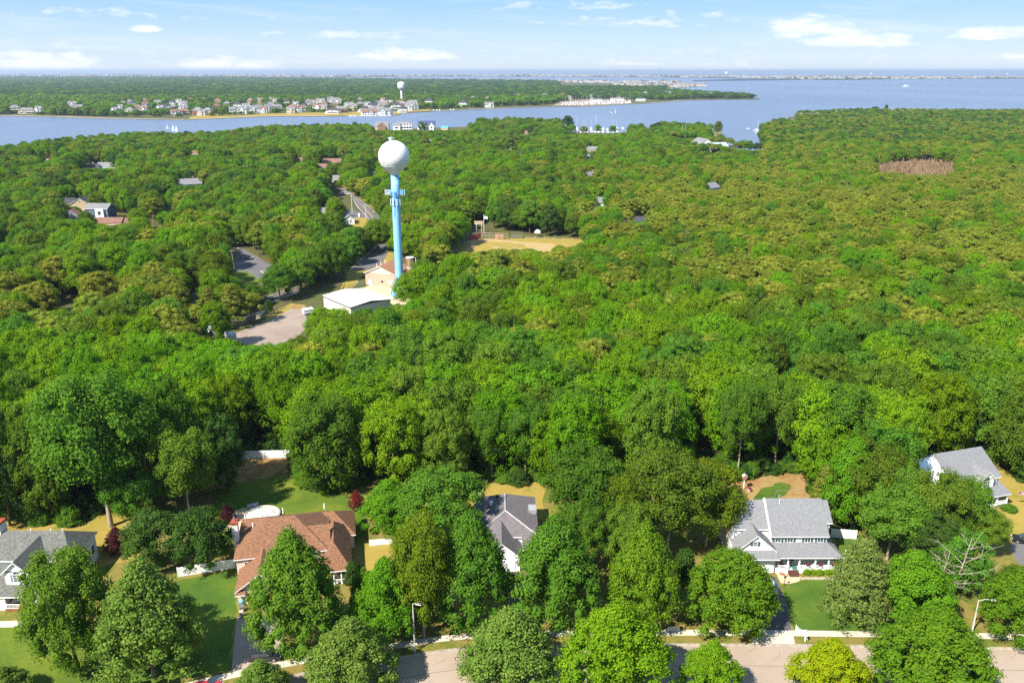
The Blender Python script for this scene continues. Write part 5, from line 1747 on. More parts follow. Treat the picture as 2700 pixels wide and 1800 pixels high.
# front right wing, one storey, hip
B.wall(pf.x + .3, q0.x - .4, q0.y + .4 + 1.6, q1.y + 1.5, 0, 2.95, Cw)
B.hipy(pf.x - 1.8, q0.x - .4, q0.y + .4, q1.y + 2.2, 3.0, 6.3, 4.2, 3.0, G)
for k in range(3):
    B.post(pf.x + .5 + k * (q0.x - pf.x - 1.1) / 2, q0.y + .5, 0, 2.8)
B.railing(pf.x + .5, q0.x - .6, q0.y + .5, .1)
window(B.root, (pf.x + q0.x) / 2, q0.y + 1.99, .9, 1.6, 1.3, 0, None, (3, 2))
# second gable wing between (white rake)
B.slabs([[(bx1 - 5.5, by0 + .2, 5.05), (bx1 + .7, by0 + .2, 5.05), (bx1 + .7, by0 + 4.6, 7.3), (bx1 - 5.5, by0 + 4.6, 7.3)]], G)
B.wall(bx1 - 2.0, bx1 + .5, by0 + .6, by0 + 4.4, 0, 4.9, Cw)
# rear annex
n0 = B.L(938.1, 1408.6, 3); n1 = B.L(932.4, 1345.4, 3)
B.wall(n0.x - 12, n0.x - .4, n0.y + .4, n1.y - .4, 0, 2.95, Cw)
apx = B.L(879, 1339, 5.9)
B.hip(n0.x - 12, n0.x - .4, n0.y + .4, n1.y - .4, 3.0, 5.9, 4.5, n0.x - apx.x, G)
# garage wing, front left
g0 = B.L(617.9, 1559.7, 3); g1 = B.L(619.4, 1517.6, 3)
gx0, gy0 = g0.x + .4, g0.y + .4
B.wall(gx0, gx0 + 7.6, gy0, by0 - .003, 0, 3.0, Cw)
B.gable(gx0, gx0 + 7.6, gy0, by0 + .6, 3.1, 5.9, 'y', G, Cw, oh=.4, rake=.5, ends=(1, 0))
gdo = MB().box(gx0 + 1.5, gx0 + 6.4, gy0 - .06, gy0 - .002, 0, 2.2).build('garage_door', M_gdoor, B.root)
pn = MB().box(-.5, .5, -.03, 0, 0, .44).mesh('door_panel', M_gdoor)
for i in range(4):
    for j in range(4): link_mesh('door_panel', pn, gdo, (gx0 + 2.15 + i * 1.2, gy0 - .062, .1 + j * .53))
B.slabs([[(gx0 - .35, gy0 - .9, 2.5), (gx0 + 1.3, gy0 - .9, 2.5), (gx0 + 1.3, gy0 - .01, 2.95), (gx0 - .35, gy0 - .01, 2.95)]], G)
MB().tube([(gx0 + .8, gy0 - .2, 1.9), (gx0 + .8, gy0 - .2, 2.2)], .1, 6).build('wall_lamp', M_black, B.root)
window(B.root, bx0 + 1.6, by0 - .01, 3.6, .5, .5, 0, None, (1, 1))
# chimney beside the left wall
ch = B.L(620, 1480, 0)
c_a = B.L(623, 1362, 8.6)
B.chimney(bx0 - 1.0, bx0 - .01, by0 + 5.2, by0 + 6.6, 8.7)
for (px, py, z) in [(667, 1389, 6.5), (746, 1350, 8.2), (855, 1337, 5.9)]:
    q = B.L(px, py, z); B.vent(q.x, q.y, z, .12, .8)
window(B.root, q0.x - .39, q0.y + 5, 1, 1.2, 1.2, R(90), None, (2, 2))

# ---------------------------------------------------------------- dark grey roofed house between the maples
c = House('charcoal_roof_house', -1, 125, 1.5, 'white house with charcoal hip roof between two tall maples')
G = M_dshingle
k0 = c.L(1285, 1302, 6.4); k1 = c.L(1402, 1300, 6.4)       # back eave / ridge
cx0, cx1 = -5.6, 5.7
c.wall(cx0, cx1, 5.2, 19.0, 0, 4.2, Wt)
c.hipy(cx0, cx1, 5.2, 19.0, 4.3, 7.0, 4.8, 3.4, G, caps=True)
c.wall(-5.4, -.8, 3.2, 5.198, 0, 3.4, Wt)
gb = c.L(1323, 1417.5, 5.6)
c.wall(gb.x - 3.2, gb.x + 3.2, .3, 5.19, 0, 3.1, Wt)
c.gable(gb.x - 3.2, gb.x + 3.2, .3, 7.5, 3.3, 6.0, 'y', G, Wt, oh=.35, rake=.45, ends=(1, 0))
window(c.root, gb.x, .29, 3.75, .95, 1.0, 0, None, (3, 2), pane=True)
gdo = MB().box(gb.x - 2.4, gb.x + 2.4, .2, .29, 0, 2.2).build('garage_door', M_trim, c.root)
pn = MB().box(-.5, .5, -.03, 0, 0, .44).mesh('door_panel', M_trim)
for i in range(4):
    for j in range(4): link_mesh('door_panel', pn, gdo, (gb.x - 1.8 + i * 1.2, .198, .1 + j * .53))
MB().box(gb.x - 2.7, gb.x + 2.7, .12, .29, 2.25, 2.4).build('door_header', M_trim, c.root)
c.wall(3.2, 5.5, 2.4, 5.19, 0, 3.4, Wt)
c.slabs([[(2.9, 2.0, 3.3), (5.9, 2.0, 3.3), (5.9, 6.2, 5.0), (2.9, 6.2, 5.0)]], G)
for (px, py) in [(1295, 1326), (1311, 1309)]:
    q = c.L(px, py, 6.4); MB().box(q.x - .3, q.x + .3, q.y - .3, q.y + .3, 6.0, 6.7).build('roof_vent', M_trim if px < 1300 else M_black, c.root)
MB().box(cx1 - 1.2, cx1 + .3, 12.2, 14.4, 4.6, 5.5).build('skylight', M_greyb, c.root)

# ---------------------------------------------------------------- far right white house
E = House('right_white_house', 100.0, 148.0, 17.2, 'white two-storey house with light grey gable roof near the right edge')
G = M_lshingle
r0 = E.L(2462.9, 1197.7, 9.2); r1 = E.L(2587.3, 1177, 9.2)
ef = E.L(2625.8, 1258.6, 5.2)
ey0 = ef.y + .45; eym = r1.y; ey1 = 2 * eym - ey0
ex1 = r1.x - .3; ex0 = r0.x + .0
E.wall(ex0, ex1, ey0, ey1, 0, 5.4, Wt)
E.gable(ex0, ex1, ey0, ey1, 5.5, 9.3, 'x', G, Wt, oh=.45, rake=.35)
# side wing to the left with its end wall
E.wall(ex0 - 5.4, ex0 - .002, ey0 + 1.5, ey1 - 1.0, 0, 5.2, Wt)
E.gable(ex0 - 5.4, ex0 - .4, ey0 + 1.5, ey1 - 1.0, 5.3, 8.6, 'x', M_trim, Wt, oh=.3, rake=.2)
# dormer
dq = E.L(2586, 1262, 5.0)
E.wall(dq.x - 1.7, dq.x + 1.7, ey0 - 1.3, ey0 - .002, 2.9, 5.9, Wt, 'dormer_wall')
E.gable(dq.x - 1.7, dq.x + 1.7, ey0 - 1.3, ey0 + 4, 5.8, 7.5, 'y', G, Wt, oh=.35, rake=.3, ends=(1, 0))
window(E.root, dq.x - .2, ey0 - 1.31, 3.9, 1.7, 1.4, 0, None, (3, 2), True)
window(E.root, dq.x + 1.71, ey0 - .7, 4.4, .6, .8, R(90), M_shut, (1, 2))
# wrap porch
pe = E.L(2668, 1301, 3.0)
E.wall(ex0 - 1, pe.x - .5, ey0 - 3.0, ey0 - .003, 0, .6, Wt, 'porch_floor')
E.slabs([[(ex0 - 1, pe.y, 3.0), (pe.x, pe.y, 3.0), (ex1 + .01, ey0 - .01, 4.3), (ex0 - 1, ey0 - .01, 4.3)], [(pe.x, pe.y, 3.0), (pe.x, ey0 + 5, 3.0), (ex1 + .01, ey0 + 5, 4.3), (ex1 + .01, ey0 - .01, 4.3)]], G)
for k in range(5):
    E.post(pe.x - .5 - k * 2.6, pe.y + .4, .6, 2.82)
E.post(pe.x - .5, ey0 + 1.5, .6, 2.82)
E.railing(pe.x - 3.0, pe.x - .5, pe.y + .4, .6)
fl = W(2664, 1318); fr_o = empty('flag', (E.gx + 3.6, E.gy + 1.2, 2.3), 0, 'small striped flag hanging at the right porch corner', 'flag')
MB().tube([(0, 0, 0), (.9, -.5, 1.0)], .025, 5).build('flagstaff', M_metal, fr_o)
fm = MB(); M_fr = mat('flag_red', (.5, .03, .04), .8); M_fw = mat('flag_white', (.8, .8, .8), .8); M_fb = mat('flag_blue', (.03, .05, .2), .8)
for i in range(7): fm.box(.35, 1.35, -.42, -.40, .75 - i * .09, .84 - i * .09, i % 2)
fm.build('flag_cloth', [M_fr, M_fw], fr_o)
MB().box(.35, .75, -.425, -.395, .5, .84).build('flag_canton', M_fb, fr_o)


# ---------------------------------------------------------------- white vinyl fences
def vinyl_fence(p, q, h, label, z=.12, bay=2.2, name='vinyl_fence'):
    p, q = Vector(p), Vector(q)
    L = (q - p).length; n = max(1, round(L / bay)); an = math.atan2(q.y - p.y, q.x - p.x)
    root = empty(name, (p.x, p.y, z), an, label, 'fence')
    s = L / n
    pm = MB().box(-.07, .07, -.07, .07, 0, h + .1).mesh('post', M_trim)
    pan = MB(); pan.box(.08, s - .08, -.03, .03, .12, h - .06); pan.box(.08, s - .08, -.05, .05, h - .06, h + .02); pan.box(.08, s - .08, -.05, .05, .04, .12)
    bdm = MB().box(-.09, .09, -.045, -.031, .14, h - .08).mesh('board', M_trim)
    pm2 = pan.mesh('panel', M_trim)
    for i in range(n + 1):
        link_mesh('post', pm, root, (i * s, 0, 0))
        if i < n:
            o = link_mesh('panel', pm2, root, (i * s, 0, 0))
            k = int((s - .2) / .21)
            for j in range(k):
                link_mesh('board', bdm, o, (.2 + j * (s - .4) / max(1, k - 1), 0, 0))
    return root


vinyl_fence(W(470, 1522)[:2], W(620, 1498)[:2], 1.85, 'white vinyl fence between the linden lawn and the brown-roofed house')
vinyl_fence(W(2190, 1417)[:2], W(2256, 1422)[:2], 1.85, 'white vinyl fence beside the right end of the porch house')
vinyl_fence(W(640, 1210)[:2], W(775, 1207)[:2], 1.9, 'white back fence half hidden at the forest edge')
vinyl_fence(W(975, 1440)[:2], W(1035, 1434)[:2], 1.2, 'low white fence behind the yellow lawn strip')
vinyl_fence(W(1262, 1308)[:2], W(1270, 1330)[:2], 1.7, 'short white fence piece at the dark grey roof')
# ================================================================== WATER TOWER AND ITS YARD
M_tank = mat('tank_white_paint', (0.74, 0.73, 0.71), .35, (0.66, 0.64, 0.60), .25, spec=.4)
M_pedb = mat('tower_blue_paint', (0.24, 0.50, 0.74), .4, (0.20, 0.44, 0.68), .3)
M_ant = mat('antenna_grey', (0.6, 0.62, 0.64), .5)
M_antb = mat('antenna_blue', (0.2, 0.45, 0.7), .5)
TY = W(1055, 779).y
tx = W(1055, 779).x
tw = empty('water_tower', (tx, TY, 0), 0, 'tall water tower with white round tank on a light blue pedestal', 'water tower')
prof = [(3.75, 0), (3.72, .5), (3.5, 1.2), (3.0, 2.9), (2.5, 4.6), (2.05, 6.1), (1.75, 7.2), (1.6, 8.2), (1.56, 9.5)]
prof += [(1.56, z) for z in (20, 30, 40, 47.6)]
ped = MB().lathe(prof, 40).build('pedestal', M_pedb, tw, smooth=True)
for z in (11.5, 19, 27, 34, 40.8, 43.6, 45.9):
    MB().lathe([(1.555, z), (1.6, z + .03), (1.6, z + .09), (1.555, z + .12)], 40, cap=False).build('weld_band', M_pedb, ped)
zc, rt = 54.3, 5.9
tp = [(1.58, 47.5), (1.75, 47.75)]
for i in range(30):
    t = -52 + (i / 29) * 142
    tp.append((max(.02, rt * math.cos(R(t))), zc + rt * math.sin(R(t))))
tank = MB().lathe(tp, 64).build('tank', M_tank, tw, smooth=True)
MB().lathe([(rt * math.cos(R(-34)) + .01, zc + rt * math.sin(R(-34)) - .05), (rt * math.cos(R(-34)) + .05, zc + rt * math.sin(R(-34))), (rt * math.cos(R(-34)) + .03, zc + rt * math.sin(R(-34)) + .06)], 64, cap=False).build('tank_seam', M_tank, tank)
vt = MB().lathe([(.55, zc + rt - .15), (.62, zc + rt + .2), (.95, zc + rt + 1.0), (.95, zc + rt + 1.12)], 16, c=(-.9, -.3))
vt.build('roof_vent', M_ant, tank)
MB().tube([(-.2 + .9 * math.cos(a / 12 * 6.283), .1 + .9 * math.sin(a / 12 * 6.283), zc + rt + .75) for a in range(13)], .03, 4, cap=False).build('guard_rail', M_ant, tank)
# faded round emblem and lettering low on the left of the tank
M_faint = mat('faded_print', (0.42, 0.42, 0.42), .6)


def on_tank(az, el, r=rt + .012):
    return Vector((r * math.cos(el) * math.sin(az), -r * math.cos(el) * math.cos(az), zc + r * math.sin(el)))


def tank_mark(parts, name):
    b = MB()
    for pts, w in parts:
        q = [on_tank(R(-38) + u, R(-16) + v) for u, v in pts]
        b.tube(q, w, 4, cap=False)
    return b.build(name, M_faint, tank)


ring = [([(0.42 * math.cos(i / 36 * 6.2832), 0.34 * math.sin(i / 36 * 6.2832)) for i in range(37)], .022)]
tank_mark(ring, 'emblem_ring')


def text_on_tank(txt, v0, size, wid, parent, z_az=-38):
    cu = bpy.data.curves.new('lettering', 'FONT')
    cu.body = txt; cu.size = size; cu.align_x = 'CENTER'; cu.extrude = 0.0
    o = bpy.data.objects.new('lettering', cu)
    COL.objects.link(o)
    dg = bpy.context.evaluated_depsgraph_get()
    me = bpy.data.meshes.new_from_object(o.evaluated_get(dg))
    bpy.data.objects.remove(o, do_unlink=True)
    bm = bmesh.new(); bm.from_mesh(me)
    bmesh.ops.triangulate(bm, faces=bm.faces[:])
    bmesh.ops.subdivide_edges(bm, edges=[e for e in bm.edges if e.calc_length() > .35], cuts=1)
    for v in bm.verts:
        p = on_tank(R(z_az) + v.co.x * wid / rt, v0 + v.co.y / rt, rt + .02)
        v.co = p
    bm.to_mesh(me); bm.free()
    me.materials.clear(); me.materials.append(M_faint)
    return link_mesh('lettering', me, parent)


text_on_tank('BRICK', R(-9), 1.0, .9, tank)
text_on_tank('ough', R(-19), 1.25, .95, tank)
# antenna arrays
def antenna_ring(z, r, n, h, w, m, rail=True, skip=()):
    root = MB()
    if rail:
        for zz in (z - .9, z + .9):
            root.tube([(r * math.cos(i / 24 * 6.2832), r * math.sin(i / 24 * 6.2832), zz) for i in range(25)], .06, 4, cap=False)
    for i in range(6):
        a_ = i / 6 * 6.2832 + .3
        root.tube([(1.5 * math.cos(a_), 1.5 * math.sin(a_), z), (r * math.cos(a_), r * math.sin(a_), z)], .07, 4)
    o = root.build('antenna_platform', M_antb, tw)
    pm = MB().box(-.09, .09, -w / 2, w / 2, -h / 2, h / 2).mesh('antenna_panel', m)
    for i in range(n):
        if i in skip: continue
        a_ = i / n * 6.2832 + .15
        q = link_mesh('antenna_panel', pm, o, ((r + .12) * math.cos(a_), (r + .12) * math.sin(a_), z))
        q.rotation_euler[2] = a_
    return o


za = P(1050, 507, TY).z; zb = P(1050, 532, TY).z
arm = MB()
for sx in (-1, 1):
    for sy in (-1, 1):
        arm.tube([(sx * 1.4, sy * .6, za), (sx * 3.6, sy * 1.4, za + .7)], .07, 4); arm.tube([(sx * 1.4, sy * .6, za - .4), (sx * 3.6, sy * 1.4, za - .5)], .07, 4)
    for k in range(3):
        x = sx * (2.3 + k * .65)
        arm.tube([(x, -1.5, za - 1.1), (x, -1.5, za + 1.5)], .06, 5)
    arm.tube([(sx * 1.8, -1.5, za + .9), (sx * 3.9, -1.5, za + .9)], .06, 4); arm.tube([(sx * 1.8, -1.5, za - .5), (sx * 3.9, -1.5, za - .5)], .06, 4)
arm.build('antenna_frame', M_ant, tw)
antenna_ring(za, 2.2, 10, 1.9, .38, M_antb)
for sx in (-1, 1):
    for k in range(3):
        MB().box(sx * (2.35 + k * .65) - .16, sx * (2.35 + k * .65) + .16, -1.72, -1.56, za - .8, za + 1.2).build('antenna_panel', M_ant if sx < 0 else M_antb, tw)
antenna_ring(zb, 2.0, 9, 2.3, .42, M_ant, True)
cb_ = MB()
for k, a_ in enumerate((-1.2, -1.0, -1.75, -1.9)):
    cb_.tube([(1.62 * math.cos(a_), 1.62 * math.sin(a_), zb - 3.5 - k), (1.62 * math.cos(a_), 1.62 * math.sin(a_), za)], .07, 4)
cb_.build('cable_run', M_antb, tw)
MB().box(-3.9, -3.2, -2.2, -1.0, 0, 2.3).build('door_hood', M_tank, tw)

# paved yard round the tower
patch('tower_yard', [(955, 760), (975, 752), (1045, 748), (1110, 762), (1110, 800), (1040, 806), (1020, 792), (965, 768)], M_sand, .02, 'brown gravel yard round the tower')
spatch('grass_verge', [(915, 716), (955, 672), (968, 664), (1040, 664), (1045, 715), (960, 722), (930, 760), (900, 768)], M_lawn_dry, .02, 'yellow grass behind the tan building', 31, .8)
# tan block building
t_ = House('pump_house', -61.2, 331.5, -15.5, 'peach block building with brown gable roof beside the water tower', 'building', 0)
t_.wall(0, 13.2, 0, 14.5, 0, 5.3, M_clap)
t_.gable(0, 13.2, 0, 14.5, 5.4, 8.3, 'y', M_tshingle, M_gable, oh=.45, rake=.5)
gdo = MB().box(1.1, 3.2, -.08, -.002, 0, 2.6).build('roller_door', M_greyb, t_.root)
for k in range(6): MB().box(1.15, 3.15, -.12, -.081, .1 + k * .42, .44 + k * .42).build('door_slat', mat('pale_blue_door', (.5, .56, .62), .5), gdo)
MB().lathe([(.55, 0), (.55, .05)], 16).build('round_louvre', M_black, t_.root, loc=(7.6, -.03, 1.9)).rotation_euler = (R(90), 0, 0)
MB().box(7.15, 8.3, -.05, -.002, 1.3, 2.6).build('louvre_panel', M_gable, t_.root)
MB().box(10.1, 11.9, -.06, -.002, 1.0, 2.5).build('vent_panel', M_gable, t_.root)
for k in range(3): MB().tube([(4.0 + .3 * k, 3 + 3.6 * k, 7.0), (4.0 + .3 * k, 3 + 3.6 * k, 8.6)], .16, 6).build('roof_vent', M_trim, t_.root)
# dark ribbed tank
kx = W(1081, 752)
kt = empty('ribbed_tank', (kx.x, kx.y + 3, 0), 0, 'tall brown cylindrical tank with white bands behind the tower pedestal', 'tank')
M_rust = mat('rusty_tank', (0.2, 0.13, 0.06), .7, (0.12, 0.08, 0.045), .8, stretch=(1, 1, .15))
MB().lathe([(1.55, 0), (1.55, 11.0)], 24).build('tank_shell', M_rust, kt, smooth=True)
MB().lathe([(1.75, 11.0), (1.75, 11.3), (.1, 11.6)], 24).build('tank_cap', M_ant, kt)
for z in (6.6, 7.2): MB().lathe([(1.57, z), (1.62, z), (1.62, z + .2), (1.57, z + .2)], 24, cap=False).build('band', M_tank, kt)
ld = MB().box(-1.95, -1.9, -.9, -.85, 0, 11).box(-1.5, -1.45, -1.35, -1.3, 0, 11)
for k in range(22): ld.tube([(-1.9, -.87, .5 * k + .2), (-1.47, -1.32, .5 * k + .2)], .05, 4)
ld.build('ladder', mat('red_ladder', (.35, .1, .07), .7), kt)
pp = empty('utility_pole', (kx.x + 2.6, kx.y + 1.5, 0), 0, 'grey pole right beside the ribbed tank', 'pole')
MB().tube([(0, 0, 0), (0, 0, 11.5)], .13, 8).build('pole', M_ant, pp)
mw = empty('equipment_cabinet', tuple(W(1113, 762)[:2]) + (0,), .2, 'white equipment cabinets right of the tower base', 'cabinet')
MB().box(-2.2, -.6, -.6, .6, 0, 1.6).build('cabinet', M_tank, mw); MB().box(-.2, 1.4, -.6, .6, 0, 2.0).build('cabinet', M_ant, mw); MB().box(1.8, 3.0, -.5, .5, 0, 1.3).build('cabinet', M_tank, mw)
# white-roofed warehouse
wo = W(849.5, 778.8, 4.6)
w_ = House('white_roof_warehouse', wo.x, wo.y, -50, 'cream warehouse with broad white low-pitched roof before the tower', 'warehouse', 0)
w_.wall(.3, 20.8, .3, 17.0, 0, 4.4, mat('cream_metal_wall', (.66, .62, .48), .6, (.6, .56, .43), .2))
yy = 17.3
w_.slabs([[(0, 0, 4.55), (21.1, 0, 4.55), (21.1, yy / 2, 5.5), (0, yy / 2, 5.5)], [(21.1, yy, 4.55), (0, yy, 4.55), (0, yy / 2, 5.5), (21.1, yy / 2, 5.5)]], M_membrane, t=.35, mt=mat('dark_fascia', (.06, .06, .065), .6))
for (x, y) in [(5, 5), (10, 5), (5, 12), (10.5, 12), (15, 12)]:
    z0 = 4.55 + (min(y, yy - y)) / (yy / 2) * .95
    MB().box(x - 1.4, x + 1.4, y - .45, y + .45, z0 - .05, z0 + .16).build('skylight', mat('grey_skylight', (.4, .41, .4), .4), w_.root)
MB().box(15, 17, .2, .298, 1.0, 3.4).build('door', M_greyb, w_.root)
for k in range(6): MB().box(20.8, 20.86, 1.5 + k * 2.6, 1.7 + k * 2.6, 0, 4.2).build('wall_rib', M_gable, w_.root)


# ---------------------------------------------------------------- roads in the middle distance
M_yline = mat('yellow_line', (0.55, 0.33, 0.08), .8); M_wline = mat('white_line', (0.6, 0.6, 0.58), .8)


def road(name, left, right, m, z=.03, label=None, yellow=None, edges=True, curb=False):
    l = smooth_line([tuple(W(a, b)[:2]) for a, b in left], 4); r = smooth_line([tuple(W(a, b)[:2]) for a, b in right], 4)
    n = min(len(l), len(r)); l, r = l[:n], r[:n]
    b = MB()
    for i in range(n - 1): b.face([(*l[i], z), (*r[i], z), (*r[i + 1], z), (*l[i + 1], z)])
    o = tag(b.build(name, m), label, kind='structure')
    def lerp(i, f): return (l[i][0] + (r[i][0] - l[i][0]) * f, l[i][1] + (r[i][1] - l[i][1]) * f)
    def lin(f, w, mm, nm, dz):
        b = MB()
        for i in range(n - 1):
            a0, a1 = lerp(i, f - w), lerp(i, f + w); b0, b1 = lerp(i + 1, f - w), lerp(i + 1, f + w)
            b.face([(*a0, z + dz), (*a1, z + dz), (*b1, z + dz), (*b0, z + dz)])
        tag(b.build(nm, mm), None, kind='structure')
    if yellow: lin(yellow, .014, M_yline, 'yellow_line', .006); lin(yellow + .035, .011, M_yline, 'yellow_line', .006)
    if edges: lin(.05, .017, M_wline, 'white_line', .007); lin(.95, .017, M_wline, 'white_line', .007)
    return o


road('main_road', [(868, 494), (890, 500), (925, 516), (933, 530), (942, 546), (961, 566), (979, 588), (985, 600)], [(900, 494), (913, 500), (930, 510), (961, 536), (993, 562), (1014, 589), (1026, 612), (1030, 622)], M_asph_mid, .03, 'curving grey road with yellow centre line beyond the water tower', .45)
patch('side_road', [(900, 556), (930, 553), (962, 566), (966, 574), (940, 574), (905, 572), (880, 566)], M_asph_mid, .036, 'grey side street by the small white house')
spatch('grass_verge', [(926, 572), (965, 574), (972, 590), (960, 600), (928, 598)], M_lawn_dry, .02, 'yellow lawn round the small white house', 32, .8)
spatch('grass_verge', [(930, 508), (985, 515), (1010, 545), (1040, 590), (1042, 615), (1010, 575), (960, 530)], M_lawn_dry, .02, 'yellow grass along the curving road', 33, .8)
spatch('grass_verge', [(870, 484), (925, 484), (945, 500), (900, 496)], M_lawn_dry, .02, 'patch of yellow grass at the far road junction', 34, .8)
road('main_road', [(924, 712), (950, 690), (985, 660), (1000, 644)], [(1000, 712), (1010, 690), (1024, 665), (1030, 650)], M_asph_mid, .03, 'stretch of road behind the tan building', None, False)
kb = [(922, 712), (948, 688), (975, 666), (1000, 642)]
strip([tuple(W(a, b)[:2]) for a, b in kb], .9, .05, M_kerb, 'kerb')
patch('parking_road', [(605, 655), (632, 650), (700, 690), (720, 700), (720, 742), (690, 742), (650, 726), (610, 712)], M_asph_mid, .03, 'asphalt road junction in the woods on the left')
for q in ([(618, 699), (641, 695)], [(685, 715), (704, 713)], [(688, 716), (712, 728)], [(618, 692), (640, 697)]):
    strip([tuple(W(a, b)[:2]) for a, b in q], .45, .04, M_wline, 'white_line')
spatch('grass_verge', [(612, 716), (650, 716), (690, 742), (650, 748), (615, 740)], M_lawn, .032, 'grass island beside the road junction', 35, .6)
spatch('grass_verge', [(600, 640), (632, 640), (628, 664), (606, 664)], M_sand, .034, 'sandy patch by the small brown shed', 36, .6)
road('main_road', [(692, 806), (735, 786), (790, 768)], [(680, 792), (730, 772), (786, 756)], M_asph, .03, 'short stretch of main road with yellow lines near the warehouse', .5)
strip([tuple(W(a, b)[:2]) for a, b in [(694, 807), (738, 787), (792, 769)]], 1.2, .05, M_conc, 'kerb')
patch('gravel_lot', [(600, 896), (616, 880), (660, 862), (700, 848), (740, 824), (760, 812), (800, 816), (812, 846), (806, 866), (780, 892), (740, 906), (700, 912), (650, 908)], M_lot, .02, 'brown gravel lot beside the stored boats')
spatch('grass_verge', [(688, 848), (740, 812), (765, 800), (808, 806), (800, 815), (770, 812), (742, 828), (705, 850)], M_lawn_dry, .03, 'grass strip along the gravel lot', 37, .5)
spatch('dirt_mound', [(765, 806), (785, 802), (805, 806), (800, 816), (775, 817)], M_mulch, .05, 'round dark dirt mound at the end of the lot', 38, .2)
spatch('grass_verge', [(560, 868), (610, 842), (680, 822), (700, 815), (686, 840), (640, 856), (590, 872)], M_sand, .02, 'sandy strip behind the curved fence', 39, .4)


def picket_line(name, pts, h, m, label, step=2.6, mesh_fence=False):
    """fence of posts and panels along surveyed points"""
    P_ = resample([tuple(W(a, b)[:2]) for a, b in pts], step)
    root = empty(name, (P_[0].x, P_[0].y, 0), 0, label, 'fence')
    pm = MB().box(-.09, .09, -.09, .09, 0, h + .12).mesh('post', m)
    for i, p in enumerate(P_):
        link_mesh('post', pm, root, (p.x - P_[0].x, p.y - P_[0].y, 0))
        if i < len(P_) - 1:
            q = P_[i + 1]; L = (q - p).length; an = math.atan2(q.y - p.y, q.x - p.x)
            b = MB()
            if mesh_fence:
                b.box(.1, L - .1, -.02, .02, h - .06, h); b.box(.1, L - .1, -.02, .02, h * .5, h * .5 + .05); b.box(.1, L - .1, -.02, .02, .1, .16)
                for k in range(5): b.box(.1 + (L - .2) * (k + .5) / 5 - .015, .1 + (L - .2) * (k + .5) / 5 + .015, -.015, .015, .1, h)
            else:
                nb = 9
                for k in range(nb):
                    w0 = .1 + (L - .2) * k / nb
                    b.box(w0, w0 + (L - .2) / nb - .02, -.03, .03, .05, h + .04 * math.sin(k * 3.1))
            o = b.build('panel', m, root, loc=(p.x - P_[0].x, p.y - P_[0].y, 0)); o.rotation_euler[2] = an
    return root


M_fence = mat('weathered_fence', (0.20, 0.15, 0.12), .9, (0.12, 0.09, 0.075), .6)
picket_line('board_fence', [(585, 878), (608, 868), (640, 860), (668, 846), (682, 836)], 2.4, M_fence, 'weathered curved board fence behind the gravel lot')
picket_line('chain_fence', [(918, 762), (940, 757), (966, 750)], 1.8, M_metal, 'grey wire fence between warehouse and tan building', 2.6, True)
picket_line('chain_fence', [(690, 842), (720, 828), (755, 808)], 1.5, M_fence, 'low dark fence along the grass by the lot', 2.6, True)


# ---------------------------------------------------------------- stored boats under white covers
M_wrap = mat('white_boat_cover', (0.75, 0.77, 0.8), .4, (0.66, 0.69, 0.74), .4)
M_hullb = mat('dark_hull', (0.03, 0.04, 0.06), .3)


def wrapped_boat(px, py, L, rz, label, h=3.2):
    g = W(px, py)
    r = empty('covered_boat', (g.x, g.y, 0), R(rz), label, 'boat', None)
    b = MB()
    secs = []
    for t in [0, .15, .4, .7, .88, 1.0]:
        w = (1.45 if t < .7 else 1.45 * (1 - ((t - .7) / .3) ** 1.6)) + .04
        x = -L / 2 + L * t
        top = 1.9 + .5 * t
        rg = h + .35 * math.sin(t * 3.1)
        secs.append([(x, -w * .55, .6), (x, -w, 1.2), (x, -w, top), (x, 0, rg), (x, w, top), (x, w, 1.2), (x, w * .55, .6)])
    for i in range(len(secs) - 1):
        for j in range(6):
            b.face([secs[i][j], secs[i][j + 1], secs[i + 1][j + 1], secs[i + 1][j]])
    b.face(secs[0]); b.face(list(reversed(secs[-1])))
    b.build('cover', M_wrap, r, smooth=False)
    MB().box(-L / 2 + .1, L / 2 * .7, -.7, .7, .45, .75).build('keel', M_hullb, r)
    st = MB()
    for x in (-L * .35, 0, L * .3):
        for y in (-.9, .9): st.tube([(x, y * 1.2, 0), (x, y * .8, 1.2)], .06, 4)
    st.build('stand', M_metal, r)
    return r


wrapped_boat(560, 885, 8.5, -28, 'covered white boat nearest the left trees in the boat yard')
wrapped_boat(578, 893, 9.5, -24, 'covered white boat in the middle of the boat yard')
wrapped_boat(598, 898, 8.5, -22, 'covered white boat nearest the gravel lot')
g = W(812, 828); wh = empty('small_trailer', (g.x, g.y, 0), .6, 'small white trailer at the edge of the gravel lot', 'trailer')
MB().box(-1.8, 1.8, -1, 1, .5, 2.0).build('body', M_wrap, wh); MB().slab([(-1.9, -1.1, 2.0), (1.9, -1.1, 2.0), (1.6, 0, 2.5), (-1.6, 0, 2.5)], .1).slab([(1.9, 1.1, 2.0), (-1.9, 1.1, 2.0), (-1.6, 0, 2.5), (1.6, 0, 2.5)], .1).build('roof', M_wrap, wh)
for sx in (-1, 1): MB().tube([(.3, sx * 1.02, .35), (.3, sx * .85, .35)], .35, 10).build('wheel', M_black, wh)


